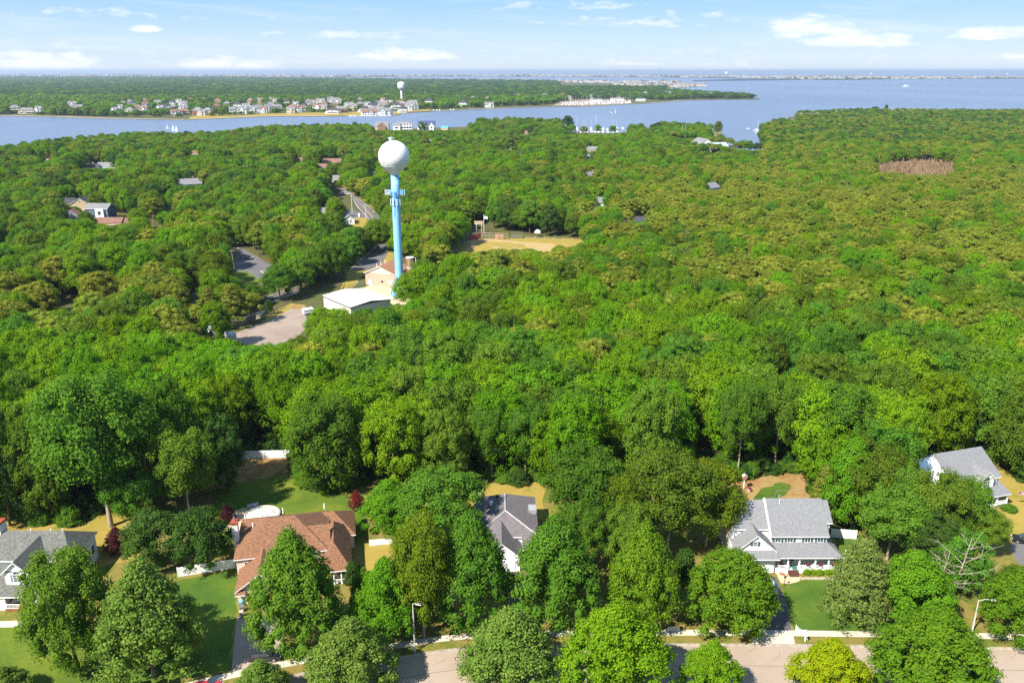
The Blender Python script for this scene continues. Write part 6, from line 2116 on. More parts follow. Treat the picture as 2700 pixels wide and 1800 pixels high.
# ---------------------------------------------------------------- ball field
spatch('infield_grass', [(1170, 690), (1194, 660), (1232, 632), (1300, 628), (1400, 628), (1540, 632), (1580, 640), (1560, 670), (1440, 690), (1240, 700)], M_lawn_dry, .02, 'dry yellow grass of the ball field', 40, 1.0)
patch('infield_dirt', [(1228, 640), (1240, 632), (1300, 630), (1330, 633), (1385, 638), (1415, 640), (1455, 642), (1470, 650), (1450, 662), (1420, 668), (1390, 655), (1380, 644), (1340, 640), (1280, 637), (1262, 641), (1248, 652), (1228, 668), (1218, 668), (1236, 650), (1245, 641)], M_infield, .03, 'sandy base path of the ball field')
spatch('pitcher_mound', [(1290, 646), (1312, 650), (1325, 653), (1320, 657), (1305, 655)], M_infield, .034, 'small sandy mound in the infield', 41, .2)
spatch('infield_dirt', [(1350, 652), (1390, 655), (1410, 665), (1400, 680), (1340, 690), (1310, 720), (1280, 720), (1300, 690)], M_infield, .026, 'orange sandy ground showing between pines before the field', 42, .8)
bf = empty('backstop', tuple(W(1270, 631)[:2]) + (0,), 0, 'wooden dugouts and fence frame with red panels at the ball field', 'fence')
M_postw = mat('dugout_posts', (0.42, 0.30, 0.22), .8); M_redp = mat('red_windscreen', (0.33, 0.06, 0.05), .8)


def LB(px, py, z=0):
    g0 = W(1270, 631); g = W(px, py, z); return g.x - g0.x, g.y - g0.y


for (xa, xb, ya, yb, h) in [(1232, 1270, 633, 628, 3.4), (1272, 1300, 629, 630, 3.0), (1305, 1338, 630, 632, 3.2)]:
    A_, B_ = LB(xa, ya), LB(xb, yb)
    fr = MB()
    n = 3
    for i in range(n + 1):
        x = A_[0] + (B_[0] - A_[0]) * i / n; y = A_[1] + (B_[1] - A_[1]) * i / n
        fr.tube([(x, y, 0), (x, y, h)], .13, 5)
    for z in (h, h * .55): fr.tube([(*A_, z), (*B_, z)], .1, 5)
    fr.build('dugout_frame', M_postw, bf)
A_, B_ = LB(1236, 634), LB(1268, 629)
MB().face([(*A_, .3), (*B_, .3), (B_[0], B_[1], 2.9), (A_[0], A_[1], 2.2)]).build('red_panel', M_redp, bf)
A_, B_ = LB(1306, 630), LB(1330, 631)
MB().hexa([(A_[0], A_[1], .3), (B_[0], B_[1], .3), (B_[0], B_[1] + .1, .3), (A_[0], A_[1] + .1, .3), (A_[0], A_[1], 2.6), (B_[0], B_[1], 2.6), (B_[0], B_[1] + .1, 2.6), (A_[0], A_[1] + .1, 2.6)]).build('wood_panel', mat('dugout_boards', (.4, .25, .15), .8), bf)
for (a_, b_) in [(1225, 641), (1231, 633), (1235, 625), (1257, 620), (1270, 622)]:
    q = LB(a_, b_); MB().tube([(q[0], q[1], 0), (q[0], q[1], 7.0)], .12, 5).build('backstop_post', M_ant, bf)
g = W(1276, 616); fpn = empty('flagpole', (g.x, g.y, 0), 0, 'white flagpole with pale flag behind the dugouts', 'flagpole')
MB().tube([(0, 0, 0), (0, 0, 10.5)], .12, 6).build('pole', M_trim, fpn); MB().hexa([(0, 0, 8.2), (2.2, .6, 7.8), (2.2, .65, 7.8), (0, .05, 8.2), (0, 0, 9.8), (2.2, .6, 9.3), (2.2, .65, 9.3), (0, .05, 9.8)]).build('flag_cloth', M_trim, fpn)
g = W(1262, 612); sb = empty('scoreboard', (g.x, g.y, 0), 0, 'tan scoreboard in the shade behind the dugouts', 'sign')
MB().box(-2.4, 2.4, -.15, .15, 4.2, 6.2).build('board', M_tan, sb)
for x in (-1.8, 1.8): MB().tube([(x, .2, 0), (x, .2, 6)], .12, 5).build('post', M_postw, sb)
g = W(1364, 629); bl = empty('bleachers', (g.x, g.y, 0), 0, 'small silver bleachers beside the field fence', 'bleachers')
for k in range(4): MB().box(-2.9, 2.9, k * .7, k * .7 + .3, .4 + k * .4, .48 + k * .4).build('bench_row', M_metal, bl)
for x in (-2.8, 0, 2.8): MB().hexa([(x - .05, 0, 0), (x + .05, 0, 0), (x + .05, 2.6, 0), (x - .05, 2.6, 0), (x - .05, 0, .4), (x + .05, 0, .4), (x + .05, 2.6, 1.6), (x - .05, 2.6, 1.6)]).build('support', M_metal, bl)
r_ = MB(); r_.tube([(-2.9, 2.5, 0), (-2.9, 2.5, 2.9), (2.9, 2.5, 2.9), (2.9, 2.5, 0)], .05, 5); r_.build('guard_rail', M_metal, bl)
g = W(1418, 624); ds = empty('white_umbrella', (g.x, g.y, 0), 0, 'white round canopy by the bushes beyond the field', 'umbrella')
MB().lathe([(1.9, 2.2), (1.6, 3.0), (.9, 3.7), (.05, 4.0)], 16).build('canopy', M_tank, ds); MB().tube([(0, 0, 0), (0, 0, 3.6)], .08, 6).build('pole', M_metal, ds)
picket_line('outfield_fence', [(1386, 629), (1430, 630), (1480, 632), (1534, 635)], 1.1, mat('yellow_fence', (.6, .5, .25), .8), 'low yellow-topped outfield fence', 5, True)
picket_line('chain_fence', [(1190, 668), (1205, 652), (1222, 642)], 2.6, M_metal, 'tall wire fence at the left of the ball field', 3, True)
for k, (a_, b_) in enumerate([(1272, 636), (1292, 637)]):
    g = W(a_, b_ - 5); bn = empty('bench', (g.x, g.y, 0), 0, ['pale bench inside the left dugout', 'pale bench inside the middle dugout'][k], 'bench')
    MB().box(-1.6, 1.6, -.2, .2, .42, .5).build('seat', M_postw, bn)
    for x in (-1.4, 1.4): MB().box(x - .06, x + .06, -.18, .18, 0, .42).build('leg', M_metal, bn)
MB2 = spatch('reed_bed', [(2300, 462), (2310, 434), (2400, 424), (2500, 422), (2530, 440), (2522, 464), (2440, 470), (2350, 466)], M_reed, .02, 'ground of the reddish reed bed', 43, 2)
# reeds themselves
rng = np.random.default_rng(12)
pts = []
gp_ = [tuple(W(a_, b_)[:2]) for a_, b_ in [(2300, 468), (2305, 436), (2400, 424), (2500, 424), (2525, 442), (2515, 466), (2440, 472), (2350, 470)]]
xs = [p[0] for p in gp_]; ys = [p[1] for p in gp_]
cx_, cy_ = sum(xs) / len(xs), sum(ys) / len(ys)
RX = rng.normal(cx_, (max(xs) - min(xs)) * .27, 9000); RY = rng.normal(cy_, (max(ys) - min(ys)) * .27, 9000)
ins = vnoise(RX, RY, 14, 3) > .3; RX, RY = RX[ins], RY[ins]
n_ = len(RX); Cc = np.stack([RX, RY, rng.uniform(1.2, 3.6, n_)], 1)
ang_ = rng.uniform(0, 3.14, n_)
Nn = np.stack([np.cos(ang_), np.sin(ang_), np.zeros(n_)], 1)
vv = []
for c_, nn_, s_ in zip(Cc, Nn, rng.uniform(.25, .6, n_)):
    t3 = np.array([-nn_[1], nn_[0], 0]) * s_
    vv += [c_ * [1, 1, 0] - t3, c_ * [1, 1, 0] + t3, c_ + t3 * .6 + [0, 0, 1.2], c_ - t3 * .6 + [0, 0, 1.6]]
V_ = np.array(vv); me = bpy.data.meshes.new('reeds'); me.vertices.add(len(V_)); me.vertices.foreach_set('co', V_.astype(np.float32).ravel())
me.loops.add(n_ * 4); me.loops.foreach_set('vertex_index', np.arange(n_ * 4, dtype=np.int32)); me.polygons.add(n_); me.polygons.foreach_set('loop_start', (np.arange(n_) * 4).astype(np.int32)); me.update(calc_edges=True)
at = me.attributes.new('tint', 'FLOAT', 'FACE'); at.data.foreach_set('value', rng.random(n_).astype(np.float32))
me.materials.append(foliage('reed_stems', (0.26, 0.17, 0.10), (0.42, 0.30, 0.19), var=0.05, hue=0.0))
tag(link_mesh('reeds', me), 'bed of reddish brown reeds in the right woods', kind='stuff')
spatch('marsh', [(1840, 343), (1903, 347), (1906, 354), (1890, 360), (1886, 374), (1850, 372), (1838, 360)], M_marsh, .02, 'olive marsh grass at the tip of the small peninsula', 44, 2)


# ---------------------------------------------------------------- small houses
def small_house(x, y, rz, w, dp, h, wall, roof, label, zr=None, group=None, wins=3, chim=False, z=0.0, name='house', porch=False, hip=False):
    o = House(name, x, y, rz, label, 'house', z, group)
    zr = zr or h + dp * .32
    o.wall(-w / 2, w / 2, 0, dp, 0, h, wall)
    if hip:
        o.hip(-w / 2, w / 2, 0, dp, h + .05, zr, w * .32, w * .32, roof)
    else:
        o.gable(-w / 2, w / 2, 0, dp, h + .05, zr, 'x', roof, wall, oh=.5, rake=.3)
    fl_ = 1 if h < 4 else 2
    for f in range(fl_):
        for i in range(wins):
            window(o.root, -w / 2 + w * (i + .5) / wins, -.01, .9 + f * 2.8, 1.1, 1.3, 0, None, (1, 2))
    MB().box(-.5, .5, -.06, -.002, 0, 2.1).build('door', M_greyb, o.root)
    if chim: o.chimney(w * .2, w * .2 + .9, dp * .5, dp * .5 + .9, zr + .7, M_brick, M_stone)
    if porch:
        o.slabs([[(-w / 2, -2.2, 2.5), (w / 2, -2.2, 2.5), (w / 2, -.02, 3.0), (-w / 2, -.02, 3.0)]], roof)
        for i in range(4): o.post(-w / 2 + .3 + i * (w - .6) / 3, -2.0, 0, 2.3)
    return o


def gablefront(o, x0, x1, y0, y1, h, zr, roof, wall):
    o.wall(x0, x1, y0, y1, 0, h, wall); o.gable(x0, x1, y0, y1, h + .05, zr, 'y', roof, wall, oh=.45, rake=.4)


def at(px, py, z=0):
    g = W(px, py, z); return g.x, g.y


M_dk = mat('dark_roof', (0.06, 0.055, 0.06), .9, (0.04, 0.038, 0.045), .8)
M_gr2 = mat('mid_grey_roof', (0.2, 0.195, 0.2), .9, (0.15, 0.15, 0.15), .8)
M_brr = mat('reddish_brown_roof', (0.22, 0.12, 0.085), .9, (0.16, 0.085, 0.06), .6)
# group of houses at the left
o = House('gable_house', *at(198, 556), 4, 'tan house with dark roof and white gable trim in the left woods', 'house', 0)
gablefront(o, -2, 9, 0, 14, 4.6, 8.2, M_dk, M_tan); o.wall(-12, -2.002, 2, 12, 0, 4.2, M_brownb); o.gable(-12, -2.0, 2, 12, 4.4, 7.4, 'x', M_dk, M_brownb, ends=(1, 0))
for x in (-10, -7.5, -5): window(o.root, x, 1.99, 1.5, .9, 1.4, 0, None, (1, 2))
window(o.root, 3.5, -.01, 5.4, .9, 1.0, 0, None, (1, 1))
o = House('grey_gable_house', *at(188, 592), 12, 'narrow pale grey gabled house below the dark-roofed one', 'house', 0)
gablefront(o, -4, 4, 0, 8, 5.5, 8.4, M_brr, M_greyb); MB().box(-.3, .3, -.08, -.002, 0, 7.0).build('corner_board', M_trim, o.root); o.wall(-9, -4.002, 1, 7, 0, 4, M_greyb); o.slabs([[(-9.3, .7, 4.1), (-4, .7, 4.1), (-4, 7, 5.6), (-9.3, 7, 5.6)]], M_gr2)
o = House('blue_house', *at(264, 578), -6, 'slate blue house with large white-framed windows', 'house', 0)
o.wall(-9, 5.5, 0, 9, 0, 6.4, M_blues); o.gable(-9, 5.5, 0, 9, 6.45, 9.0, 'x', M_gr2, M_blues)
o.wall(-1.8, 3.4, -1.2, -.002, 0, 6.2, M_white)
window(o.root, .8, -1.21, 2.8, 2.0, 2.2, 0, None, (1, 1)); window(o.root, 4.6, -.01, 3.2, .9, 1.6, 0, None, (1, 2)); window(o.root, -5.2, -.01, 3.0, 1.8, 1.6, 0, None, (2, 1)); window(o.root, .8, -1.21, .7, 1.6, 1.0, 0, None, (2, 1))
o = House('brick_roof_house', *at(286, 606), 3, 'long low house with reddish brown roof in the left woods', 'house', 0)
o.wall(-8, 7, 0, 9, 0, 3.2, M_cream); o.gable(-8, 7, 0, 9, 3.25, 6.4, 'x', M_brr, M_cream)
o.wall(7.002, 15.5, 1.5, 9, 0, 3.0, M_cream); o.gable(7.3, 15.5, 1.5, 8.5, 3.05, 5.6, 'x', mat('dull_brown_roof', (.2, .11, .075), .9), M_cream, ends=(0, 1))
gablefront(o, 9.2, 14.5, .2, 3, 2.9, 4.6, M_brr, M_white)
for x in (-6, -3, 0, 3, 5.8): window(o.root, x, -.01, 1.0, 1.2, 1.2, 0, None, (1, 2))
# houses glimpsed between the crowns
gl = [
    (0, 30, 10, 9, 6.0, M_white, M_gr2, 'white house tall among the central woods, right of the field road', 8, 1), (1, 10, 10, 8, 5.8, M_white, M_gr2, 'white house with dark windows beyond the ball field', 3, 1),
    (2, -4, 17, 9, 3.0, M_brownb, M_dk, 'low brown building with long dark flat roof beyond the ball field', 5, 0), (3, 20, 10, 10, 6.0, M_white, M_dk, 'white house with dark roof in the clearing before the marina', 3, 0),
    (4, 25, 9, 8, 3.5, M_white, M_stone and M_gr2, 'white gabled cottage left of the marina clearing', 2, 0), (5, -20, 12, 9, 3.6, M_white, M_gr2, 'small white house under the pale yellow-green tree', 3, 0), (6, 30, 8, 8, 4, M_white, M_dk, 'tiny white house with steep dark roof in the central woods', 1, 0),
    (7, 15, 8, 8, 5, M_cream, M_gr2, 'cream house sliver above the water tower tank', 1, 0), (8, 5, 9, 8, 4.6, M_white, M_gr2, 'grey-roofed house with two white dormers left of the tank', 2, 0), (9, 40, 12, 9, 5.5, M_white, M_lshingle, 'pale grey roofed house in the right woods', 3, 0),
    (10, -20, 14, 9, 5, M_cream, M_brr, 'rosy house among trees near the left river bank', 3, 1), (11, 0, 18, 9, 3.6, M_white, M_dk, 'white low house at the left, first of the roofs in a gap', 4, 1), (12, -10, 20, 9, 4, M_white, M_gr2, 'row of pale roofs in the left woods gap', 4, 0),
    (13, 10, 12, 9, 4.5, M_brownb, M_dk, 'dark-roofed house high in the left woods', 2, 0), (14, 0, 14, 9, 5, M_white, M_brr, 'pale house fragment in the trees left of the road', 3, 1), (15, 0, 12, 9, 4, M_cream, M_brr, 'low tan-roofed house near the road far end', 2, 0),
    (16, 5, 13, 9, 3.5, M_white, M_gr2, 'white low house beside the far road', 3, 0), (17, 25, 20, 10, 5, M_white, M_lshingle, 'bright white-roofed house in the centre of the left woods', 4, 1), (18, 0, 7, 6, 3, M_tan, M_brr, 'small brown shed at the road junction', 1, 0),
    (19, 0, 8, 7, 3, M_white, M_gr2, 'tiny pale shed left of the small white house', 1, 0), (20, 0, 8, 6, 3, M_blues, M_gr2, 'bluish roof at the left picture edge', 1, 0), (21, 20, 10, 8, 3.5, M_white, M_gr2, 'white fragments of a house below the small white house', 2, 0),
    (22, 0, 14, 9, 4, M_tan, M_gr2, 'low tan house between river trees', 2, 0), (23, 0, 12, 9, 4, M_cream, M_brr, 'cream house in trees left of the tank', 2, 0), (24, 0, 18, 9, 3.5, M_cream, M_brr, 'long pinkish roofed house beyond the far road', 4, 0),
    (25, 0, 8, 8, 6, M_white, M_gr2, 'slim white house near the river centre', 1, 0), (26, 0, 12, 8, 3.2, M_white, M_gr2, 'white and yellow low building by a utility pole', 3, 0), (27, 0, 12, 8, 4, M_cream, M_brr, 'brick-roofed building near the river right of centre', 2, 0)]
for (k, rz, w, dp, h, wl, rf, lab, nw, chm) in gl:
    x0_, x1_, t__, b__ = GLIMPSE[k]
    small_house(*at((x0_ + x1_) / 2, b__), rz, w, dp, h, wl, rf, lab, wins=min(nw, 4), chim=bool(chm))
# the small white house at the road
o = House('small_white_house', *at(921, 592), 18, 'small white gabled house beside the curving road', 'house', 0)
gablefront(o, -3.2, 3.2, 0, 9, 3.4, 5.6, M_gr2, M_white)
for x in (-.9, .9): window(o.root, x, -.01, 1.2, .8, 1.5, 0, M_black and None, (1, 2))
o.wall(-10, -3.4, 3, 9, 0, 3, M_white); o.gable(-10, -3.4, 3, 9, 3.05, 4.6, 'x', M_gr2, M_white)
# houses on the near river bank
o = House('riverside_house', *at(1007, 347), 0, 'brown gabled house with dark roof on the near river bank', 'house', 0)
o.wall(-10, 10, 0, 12, 0, 8, M_tan); o.gable(-10, 10, 0, 12, 8, 14, 'x', M_gr2, M_tan); gablefront(o, -6, 6, -3, 6, 8, 13, M_gr2, M_pink and M_brownb)
window(o.root, 0, -3.01, 4, 2.2, 2.4, 0, None, (2, 2)); window(o.root, -4, -3.01, 4, 1.2, 2, 0, None, (1, 2)); window(o.root, 4, -3.01, 4, 1.2, 2, 0, None, (1, 2))
o = House('white_riverside_house', *at(1063, 349), 0, 'three-storey white house with many balconied windows on the river bank', 'house', 0)
o.wall(-12, 13, 0, 14, 0, 12.5, M_white); o.hip(-12, 13, 0, 14, 12.6, 15, 6, 6, M_gr2)
o.wall(-14, -4, -3, -.01, 0, 10.0, M_white); o.slabs([[(-14.5, -3.5, 9.9), (-3.5, -3.5, 9.9), (-3.5, 0, 12.2), (-14.5, 0, 12.2)]], M_gr2)
for fl2 in range(3):
    for x in (-1.5, 2.5, 6.5, 10.5): window(o.root, x, -.01, 1.2 + fl2 * 4, 2.4, 2.4, 0, None, (2, 1))
    if fl2 < 2: window(o.root, -9, -3.01, 1.2 + fl2 * 4.2, 5, 2.4, 0, None, (3, 1))
    MB().box(-3.8, 12.8, -1.6, -.05, .2 + fl2 * 4, .5 + fl2 * 4).build('balcony', M_trim, o.root)
o = House('blue_riverside_house', *at(1124, 348), 0, 'blue-roofed house with white arched gables on the river bank', 'house', 0)
M_nv = mat('navy_roof', (.05, .07, .16), .8)
o.wall(-12, 13, 0, 14, 0, 9.5, M_white); o.gable(-12, 13, 0, 14, 9.5, 15.5, 'x', M_nv, M_white)
for xx in (-9, -2, 8):
    gablefront(o, xx - 3.4, xx + 3.4, -3, 8, 9.0, 13.4, M_nv if xx != -9 else mat('plum_roof', (.16, .06, .09), .8), M_white)
    window(o.root, xx, -3.01, 5.4, 3, 2.4, 0, None, (2, 1)); window(o.root, xx, -3.01, 1.2, 3, 2.4, 0, None, (2, 1))
small_house(*at(1172, 346), -15, 11, 8, 5, M_tan, M_blueroof, 'house with bright blue roof between river trees', wins=3)
small_house(*at(1250, 346), 0, 20, 10, 6, M_tan, M_brr, 'orange-brown house near the river right of the blue roof', wins=4)
small_house(*at(1296, 348), 0, 26, 12, 5, M_cream, M_gr2, 'long cream building on the river bank', wins=4)
small_house(*at(960, 350), 0, 18, 10, 7, M_white, M_gr2, 'pale gabled house left of the brown riverside house', wins=3)
small_house(*at(915, 352), 0, 16, 10, 6, M_tan, M_pink, 'small rosy-roofed house by the left river trees', wins=3)
small_house(*at(1460, 350), 0, 16, 10, 6, M_white, M_gr2, 'white house before the marina boats', wins=3)
small_house(*at(1390, 352), 0, 12, 10, 6, M_cream, M_gr2, 'cream house beside the dark poplar', wins=2)
o = House('boat_hall', *at(1866, 402), 14, 'big white boat hall with pale blue roof at the inlet', 'building', 0)
gablefront(o, -8, 5, 0, 24, 10, 14.5, M_lshingle, M_white)
o.wall(5.002, 27, 4, 20, 0, 6, M_white); o.gable(5.3, 27, 4, 20, 6, 9.5, 'x', mat('pale_blue_roof', (.4, .52, .6), .6), M_white, ends=(0, 1))
for k in range(5): window(o.root, 8 + k * 4, 3.99, 2, 1.6, 1.8, 0, None, (2, 1))
window(o.root, -1.5, -.01, 4, 3, 3, 0, None, (2, 2))
# right bay-shore houses
for k, (px, py, w, wl, rf, lab) in enumerate([(2124, 313, 22, M_white, M_lshingle, 'white house at the tip of the right spit'), (2146, 312, 18, M_tan, M_dk, 'tan house beside the white one on the right spit'), (2165, 310, 14, M_cream, M_gr2, 'cream cottage on the right spit'),
                                             (2200, 306, 18, M_brownb, M_gr2, 'brown-fronted house on the bay shore'), (2232, 303, 20, M_white, M_gr2, 'pale house among bay-shore trees'), (2268, 303, 18, M_white, M_lshingle, 'white gabled house left of the umbrella tree'),
                                             (2246, 308, 18, M_cream, M_lshingle, 'grey-roofed low house on the bay shore'), (2352, 301, 16, M_white, M_gr2, 'white house right of the cypress'), (2378, 302, 16, M_cream, M_brr, 'cream house on the bay shore'), (2392, 305, 20, M_brownb, M_gr2, 'long grey-brown roof on the bay shore'),
                                             (2474, 301, 18, M_white, M_dk, 'dark-roofed A-shaped house at the right bay shore'), (2428, 306, 14, M_white, M_blueroof, 'low building with blue tarpaulin roof'), (2510, 302, 12, M_white, M_gr2, 'small white house at the right bay shore')]):
    g = W(px, py, 1); small_house(g.x, g.y, (k * 37) % 40 - 20, w, 11, 7 if k != 11 else 4, wl, rf, lab, wins=3, z=0.0)
# ================================================================== FAR SHORE, BOATS, BRIDGE
def far_variant(k):
    """a waterfront house as one set of meshes; kinds differ in roof form and colours"""
    walls = [M_white, M_white, M_cream, M_tan, M_white, M_brownb, M_white, M_cream][k]
    roofs = [M_gr2, M_dk, M_gr2, M_brr, M_lshingle, M_gr2, M_brr, M_gr2][k]
    body = MB().box(-10, 10, 0, 11, 0, 6.5)
    rf = MB(); gw = MB(); win = MB()
    if k % 2 == 0:
        rf.slab([(-10.6, -.6, 6.3), (10.6, -.6, 6.3), (10.6, 5.5, 10.4), (-10.6, 5.5, 10.4)], .25, 0); rf.slab([(10.6, 11.6, 6.3), (-10.6, 11.6, 6.3), (-10.6, 5.5, 10.4), (10.6, 5.5, 10.4)], .25, 0)
        for x in (-10, 10): gw.face([(x, 0, 6.3), (x, 11, 6.3), (x, 5.5, 10.1)])
        body.box(-3.5, 4, -2.5, -.01, 0, 6.5)
        rf.slab([(-4.1, -3, 6.2), (.25, -3, 9.4), (.25, 5, 9.4), (-4.1, 5, 6.2)], .25); rf.slab([(4.6, 5, 6.2), (.25, 5, 9.4), (.25, -3, 9.4), (4.6, -3, 6.2)], .25)
        gw.face([(-3.5, -2.5, 6.3), (4, -2.5, 6.3), (.25, -2.5, 9.1)])
    else:
        rf.slab([(-10.6, -.6, 6.4), (10.6, -.6, 6.4), (4, 5.5, 10.6), (-4, 5.5, 10.6)], .25); rf.slab([(10.6, -.6, 6.4), (10.6, 11.6, 6.4), (4, 5.5, 10.6)], .25)
        rf.slab([(10.6, 11.6, 6.4), (-10.6, 11.6, 6.4), (-4, 5.5, 10.6), (4, 5.5, 10.6)], .25); rf.slab([(-10.6, 11.6, 6.4), (-10.6, -.6, 6.4), (-4, 5.5, 10.6)], .25)
        body.box(-13, -10.01, 1, 9, 0, 3.5); rf.slab([(-13.4, .6, 3.4), (-10, .6, 4.4), (-10, 9.4, 4.4), (-13.4, 9.4, 3.4)], .2)
        gw.box(-8, 8, -1.8, -.01, 3.2, 3.45)
    y = -.03
    for x in (-8, -5.6, 6, 8.4):
        for z in (1, 4): win.box(x - .8, x + .8, y - .04, y, z, z + 1.6)
    for x in (-1.8, .25, 2.3):
        for z in (1, 4): win.box(x - .7, x + .7, (-2.53 if k % 2 == 0 else y) - .04, (-2.53 if k % 2 == 0 else y), z, z + 1.6)
    return body.mesh('wall', walls), rf.mesh('roof', roofs), gw.mesh('gable_wall', walls), win.mesh('window', M_glass)


FV = [far_variant(k) for k in range(8)]
FL = ['white waterfront house with grey gabled roof', 'white waterfront house with dark hip roof', 'cream house with grey gabled roof', 'tan house with red-brown hip roof', 'white house with pale grey gables',
      'brown house with grey hip roof', 'white house with brown gabled roof', 'cream house with grey hip roof']
rr4 = random.Random(11)
names_x = [(150, 'left end of the far shore'), (360, 'left part of the far shore'), (560, 'far shore behind the three sailboats'), (760, 'far shore where the houses thicken'), (920, 'far shore left of the distant water tower'), (1080, 'shore below the distant water tower'),
           (1300, 'wooded bluff across the river'), (1560, 'far marina'), (1780, 'shore right of the far marina'), (2100, 'far wooded point')]
for (px, py, w) in FAR_SPOTS:
    if px > 1950:
        continue
    g = W(px, py)
    k = rr4.randrange(8)
    zone = next(nm for lim, nm in names_x if px < lim)
    o = empty('shore_house', (g.x, g.y, 0.0), R(rr4.uniform(-30, 30)), FL[k] + ' on the ' + zone, 'house', 'houses along the far shore')
    if len(o['label'].split()) > 16: o['label'] = FL[k] + ' on the far shore'
    s_ = w / 22.0
    o.scale = (s_ * rr4.uniform(.8, 1.05), s_, rr4.uniform(1.1, 1.5))
    for nm, me in zip(('wall', 'roof', 'gable_wall', 'window'), FV[k]):
        link_mesh(nm, me, o)

# garden ground and docks of the far shore
spatch('shore_lawn', [(500, 308), (560, 300), (640, 304), (700, 300), (860, 296), (1050, 294), (1130, 288), (1140, 292), (1060, 297), (1048, 302), (860, 306), (700, 306), (600, 310), (500, 314)], M_lawn_dry, .025, 'yellowish lawns along the far bank', 51, 2)
spatch('shore_lawn', [(1455, 279), (1480, 268), (1560, 262), (1650, 264), (1660, 273), (1540, 279)], M_lot, .025, 'pale yard of the far marina', 52, 2)


def dock(name, a, b, w, label, z=.9, piles=8):
    p, q = Vector(W(*a)[:2]), Vector(W(*b)[:2])
    d = (q - p); L = d.length
    o = empty(name, (p.x, p.y, SEA), math.atan2(d.y, d.x), label, 'dock')
    MB().box(0, L, -w / 2, w / 2, z, z + .25).build('deck', M_stone, o)
    pm = MB().tube([(0, 0, -.5), (0, 0, z + .6)], .25, 6).mesh('pile', M_dkwood)
    for i in range(piles):
        for sy in (-1, 1): link_mesh('pile', pm, o, (L * (i + .5) / piles, sy * w * .5, 0))
    return o


dock('bulkhead_dock', (912, 306.5), (1046, 304.2), 9, 'long pale dock in front of the far house cluster', 1.0, 14)
dock('wooden_dock', (1060, 299), (1100, 299.8), 5, 'short dark dock below the far water tower', .8, 6)
dock('wooden_dock', (1140, 291), (1200, 290), 5, 'dock with boats under the wooded bluff', .8, 6)
dock('wooden_dock', (1240, 288), (1330, 286.2), 5, 'low dock line under the green bluff', .8, 8)
dock('pier', (2042, 312), (2080, 312.5), 3, 'thin wooden pier off the tip of the right spit', 1.2, 8)
dock('wooden_dock', (1990, 346), (2012, 349), 2.5, 'little dock with moored boats at the inlet', .8, 4)
dock('wooden_dock', (1506, 343), (1640, 339), 3, 'near marina dock with white boats', .6, 10)
dock('wooden_dock', (1506, 350), (1630, 350), 3, 'near marina dock closest to the woods', .6, 10)

M_sail = mat('sailcloth', (.82, .82, .8), .7)
M_hull = mat('white_hull', (.78, .78, .78), .3)
_hull = MB()
hs = []
for t in (0, .3, .6, .85, 1.0):
    w = 1.0 * (1 - max(0, (t - .5) / .5) ** 2) * (.8 + .2 * min(1, t * 3)) + .02
    x = -3.5 + 7 * t
    hs.append([(x, -w, .9 + .25 * t), (x, -w * .7, .1), (x, 0, -.15), (x, w * .7, .1), (x, w, .9 + .25 * t)])
for i in range(4):
    for j in range(4): _hull.face([hs[i][j], hs[i][j + 1], hs[i + 1][j + 1], hs[i + 1][j]])
    _hull.face([hs[i][0], hs[i + 1][0], hs[i + 1][4], hs[i][4]])
_hull.face(hs[0])
HULL = _hull.mesh('hull', M_hull)
CAB = MB().hexa([(-1.6, -.65, .9), (1.2, -.6, .95), (1.2, .6, .95), (-1.6, .65, .9), (-1.4, -.5, 1.9), (.5, -.45, 1.8), (.5, .45, 1.8), (-1.4, .5, 1.9)]).mesh('cabin', M_hull)
CANW = MB().hexa([(-1.2, -.56, 1.25), (1.0, -.53, 1.25), (1.0, .53, 1.25), (-1.2, .56, 1.25), (-1.2, -.53, 1.6), (.75, -.5, 1.6), (.75, .5, 1.6), (-1.2, .53, 1.6)]).mesh('windscreen', M_glass)
MAST = MB().tube([(.6, 0, .8), (.6, 0, 11.0)], .09, 5).tube([(.6, 0, 1.9), (-2.8, 0, 1.9)], .08, 5).mesh('mast', M_ant)
sl_ = MB()
sl_.hexa([(.5, -.02, 1.8), (-2.9, .3, 1.8), (-2.9, .36, 1.8), (.5, .04, 1.8), (.5, -.02, 9.6), (.3, 0, 9.7), (.3, .04, 9.7), (.5, .04, 9.6)])
SAIL = sl_.mesh('sail', M_sail)
JIB = MB().hexa([(.7, -.02, 1.4), (3.3, .02, 1.2), (3.3, .06, 1.2), (.7, .03, 1.4), (.7, -.02, 7.6), (.75, 0, 7.6), (.75, .04, 7.6), (.7, .03, 7.6)]).mesh('jib', M_sail)


def boat(px, py, rz, label, kind_='motor', s=1.0, group=None, z=SEA):
    g = W(px, py, z)
    o = empty({'motor': 'motor_boat', 'sail': 'sailboat', 'moored': 'moored_sailboat'}[kind_], (g.x, g.y, z), R(rz), label, 'sailboat' if kind_ != 'motor' else 'boat', group)
    o.scale = (s, s, s)
    link_mesh('hull', HULL, o)
    if kind_ == 'motor':
        link_mesh('cabin', CAB, o); link_mesh('windscreen', CANW, o)
    else:
        link_mesh('mast', MAST, o)
        if kind_ == 'sail':
            link_mesh('sail', SAIL, o); link_mesh('jib', JIB, o)
        else:
            link_mesh('cabin', CAB, o)
    return o


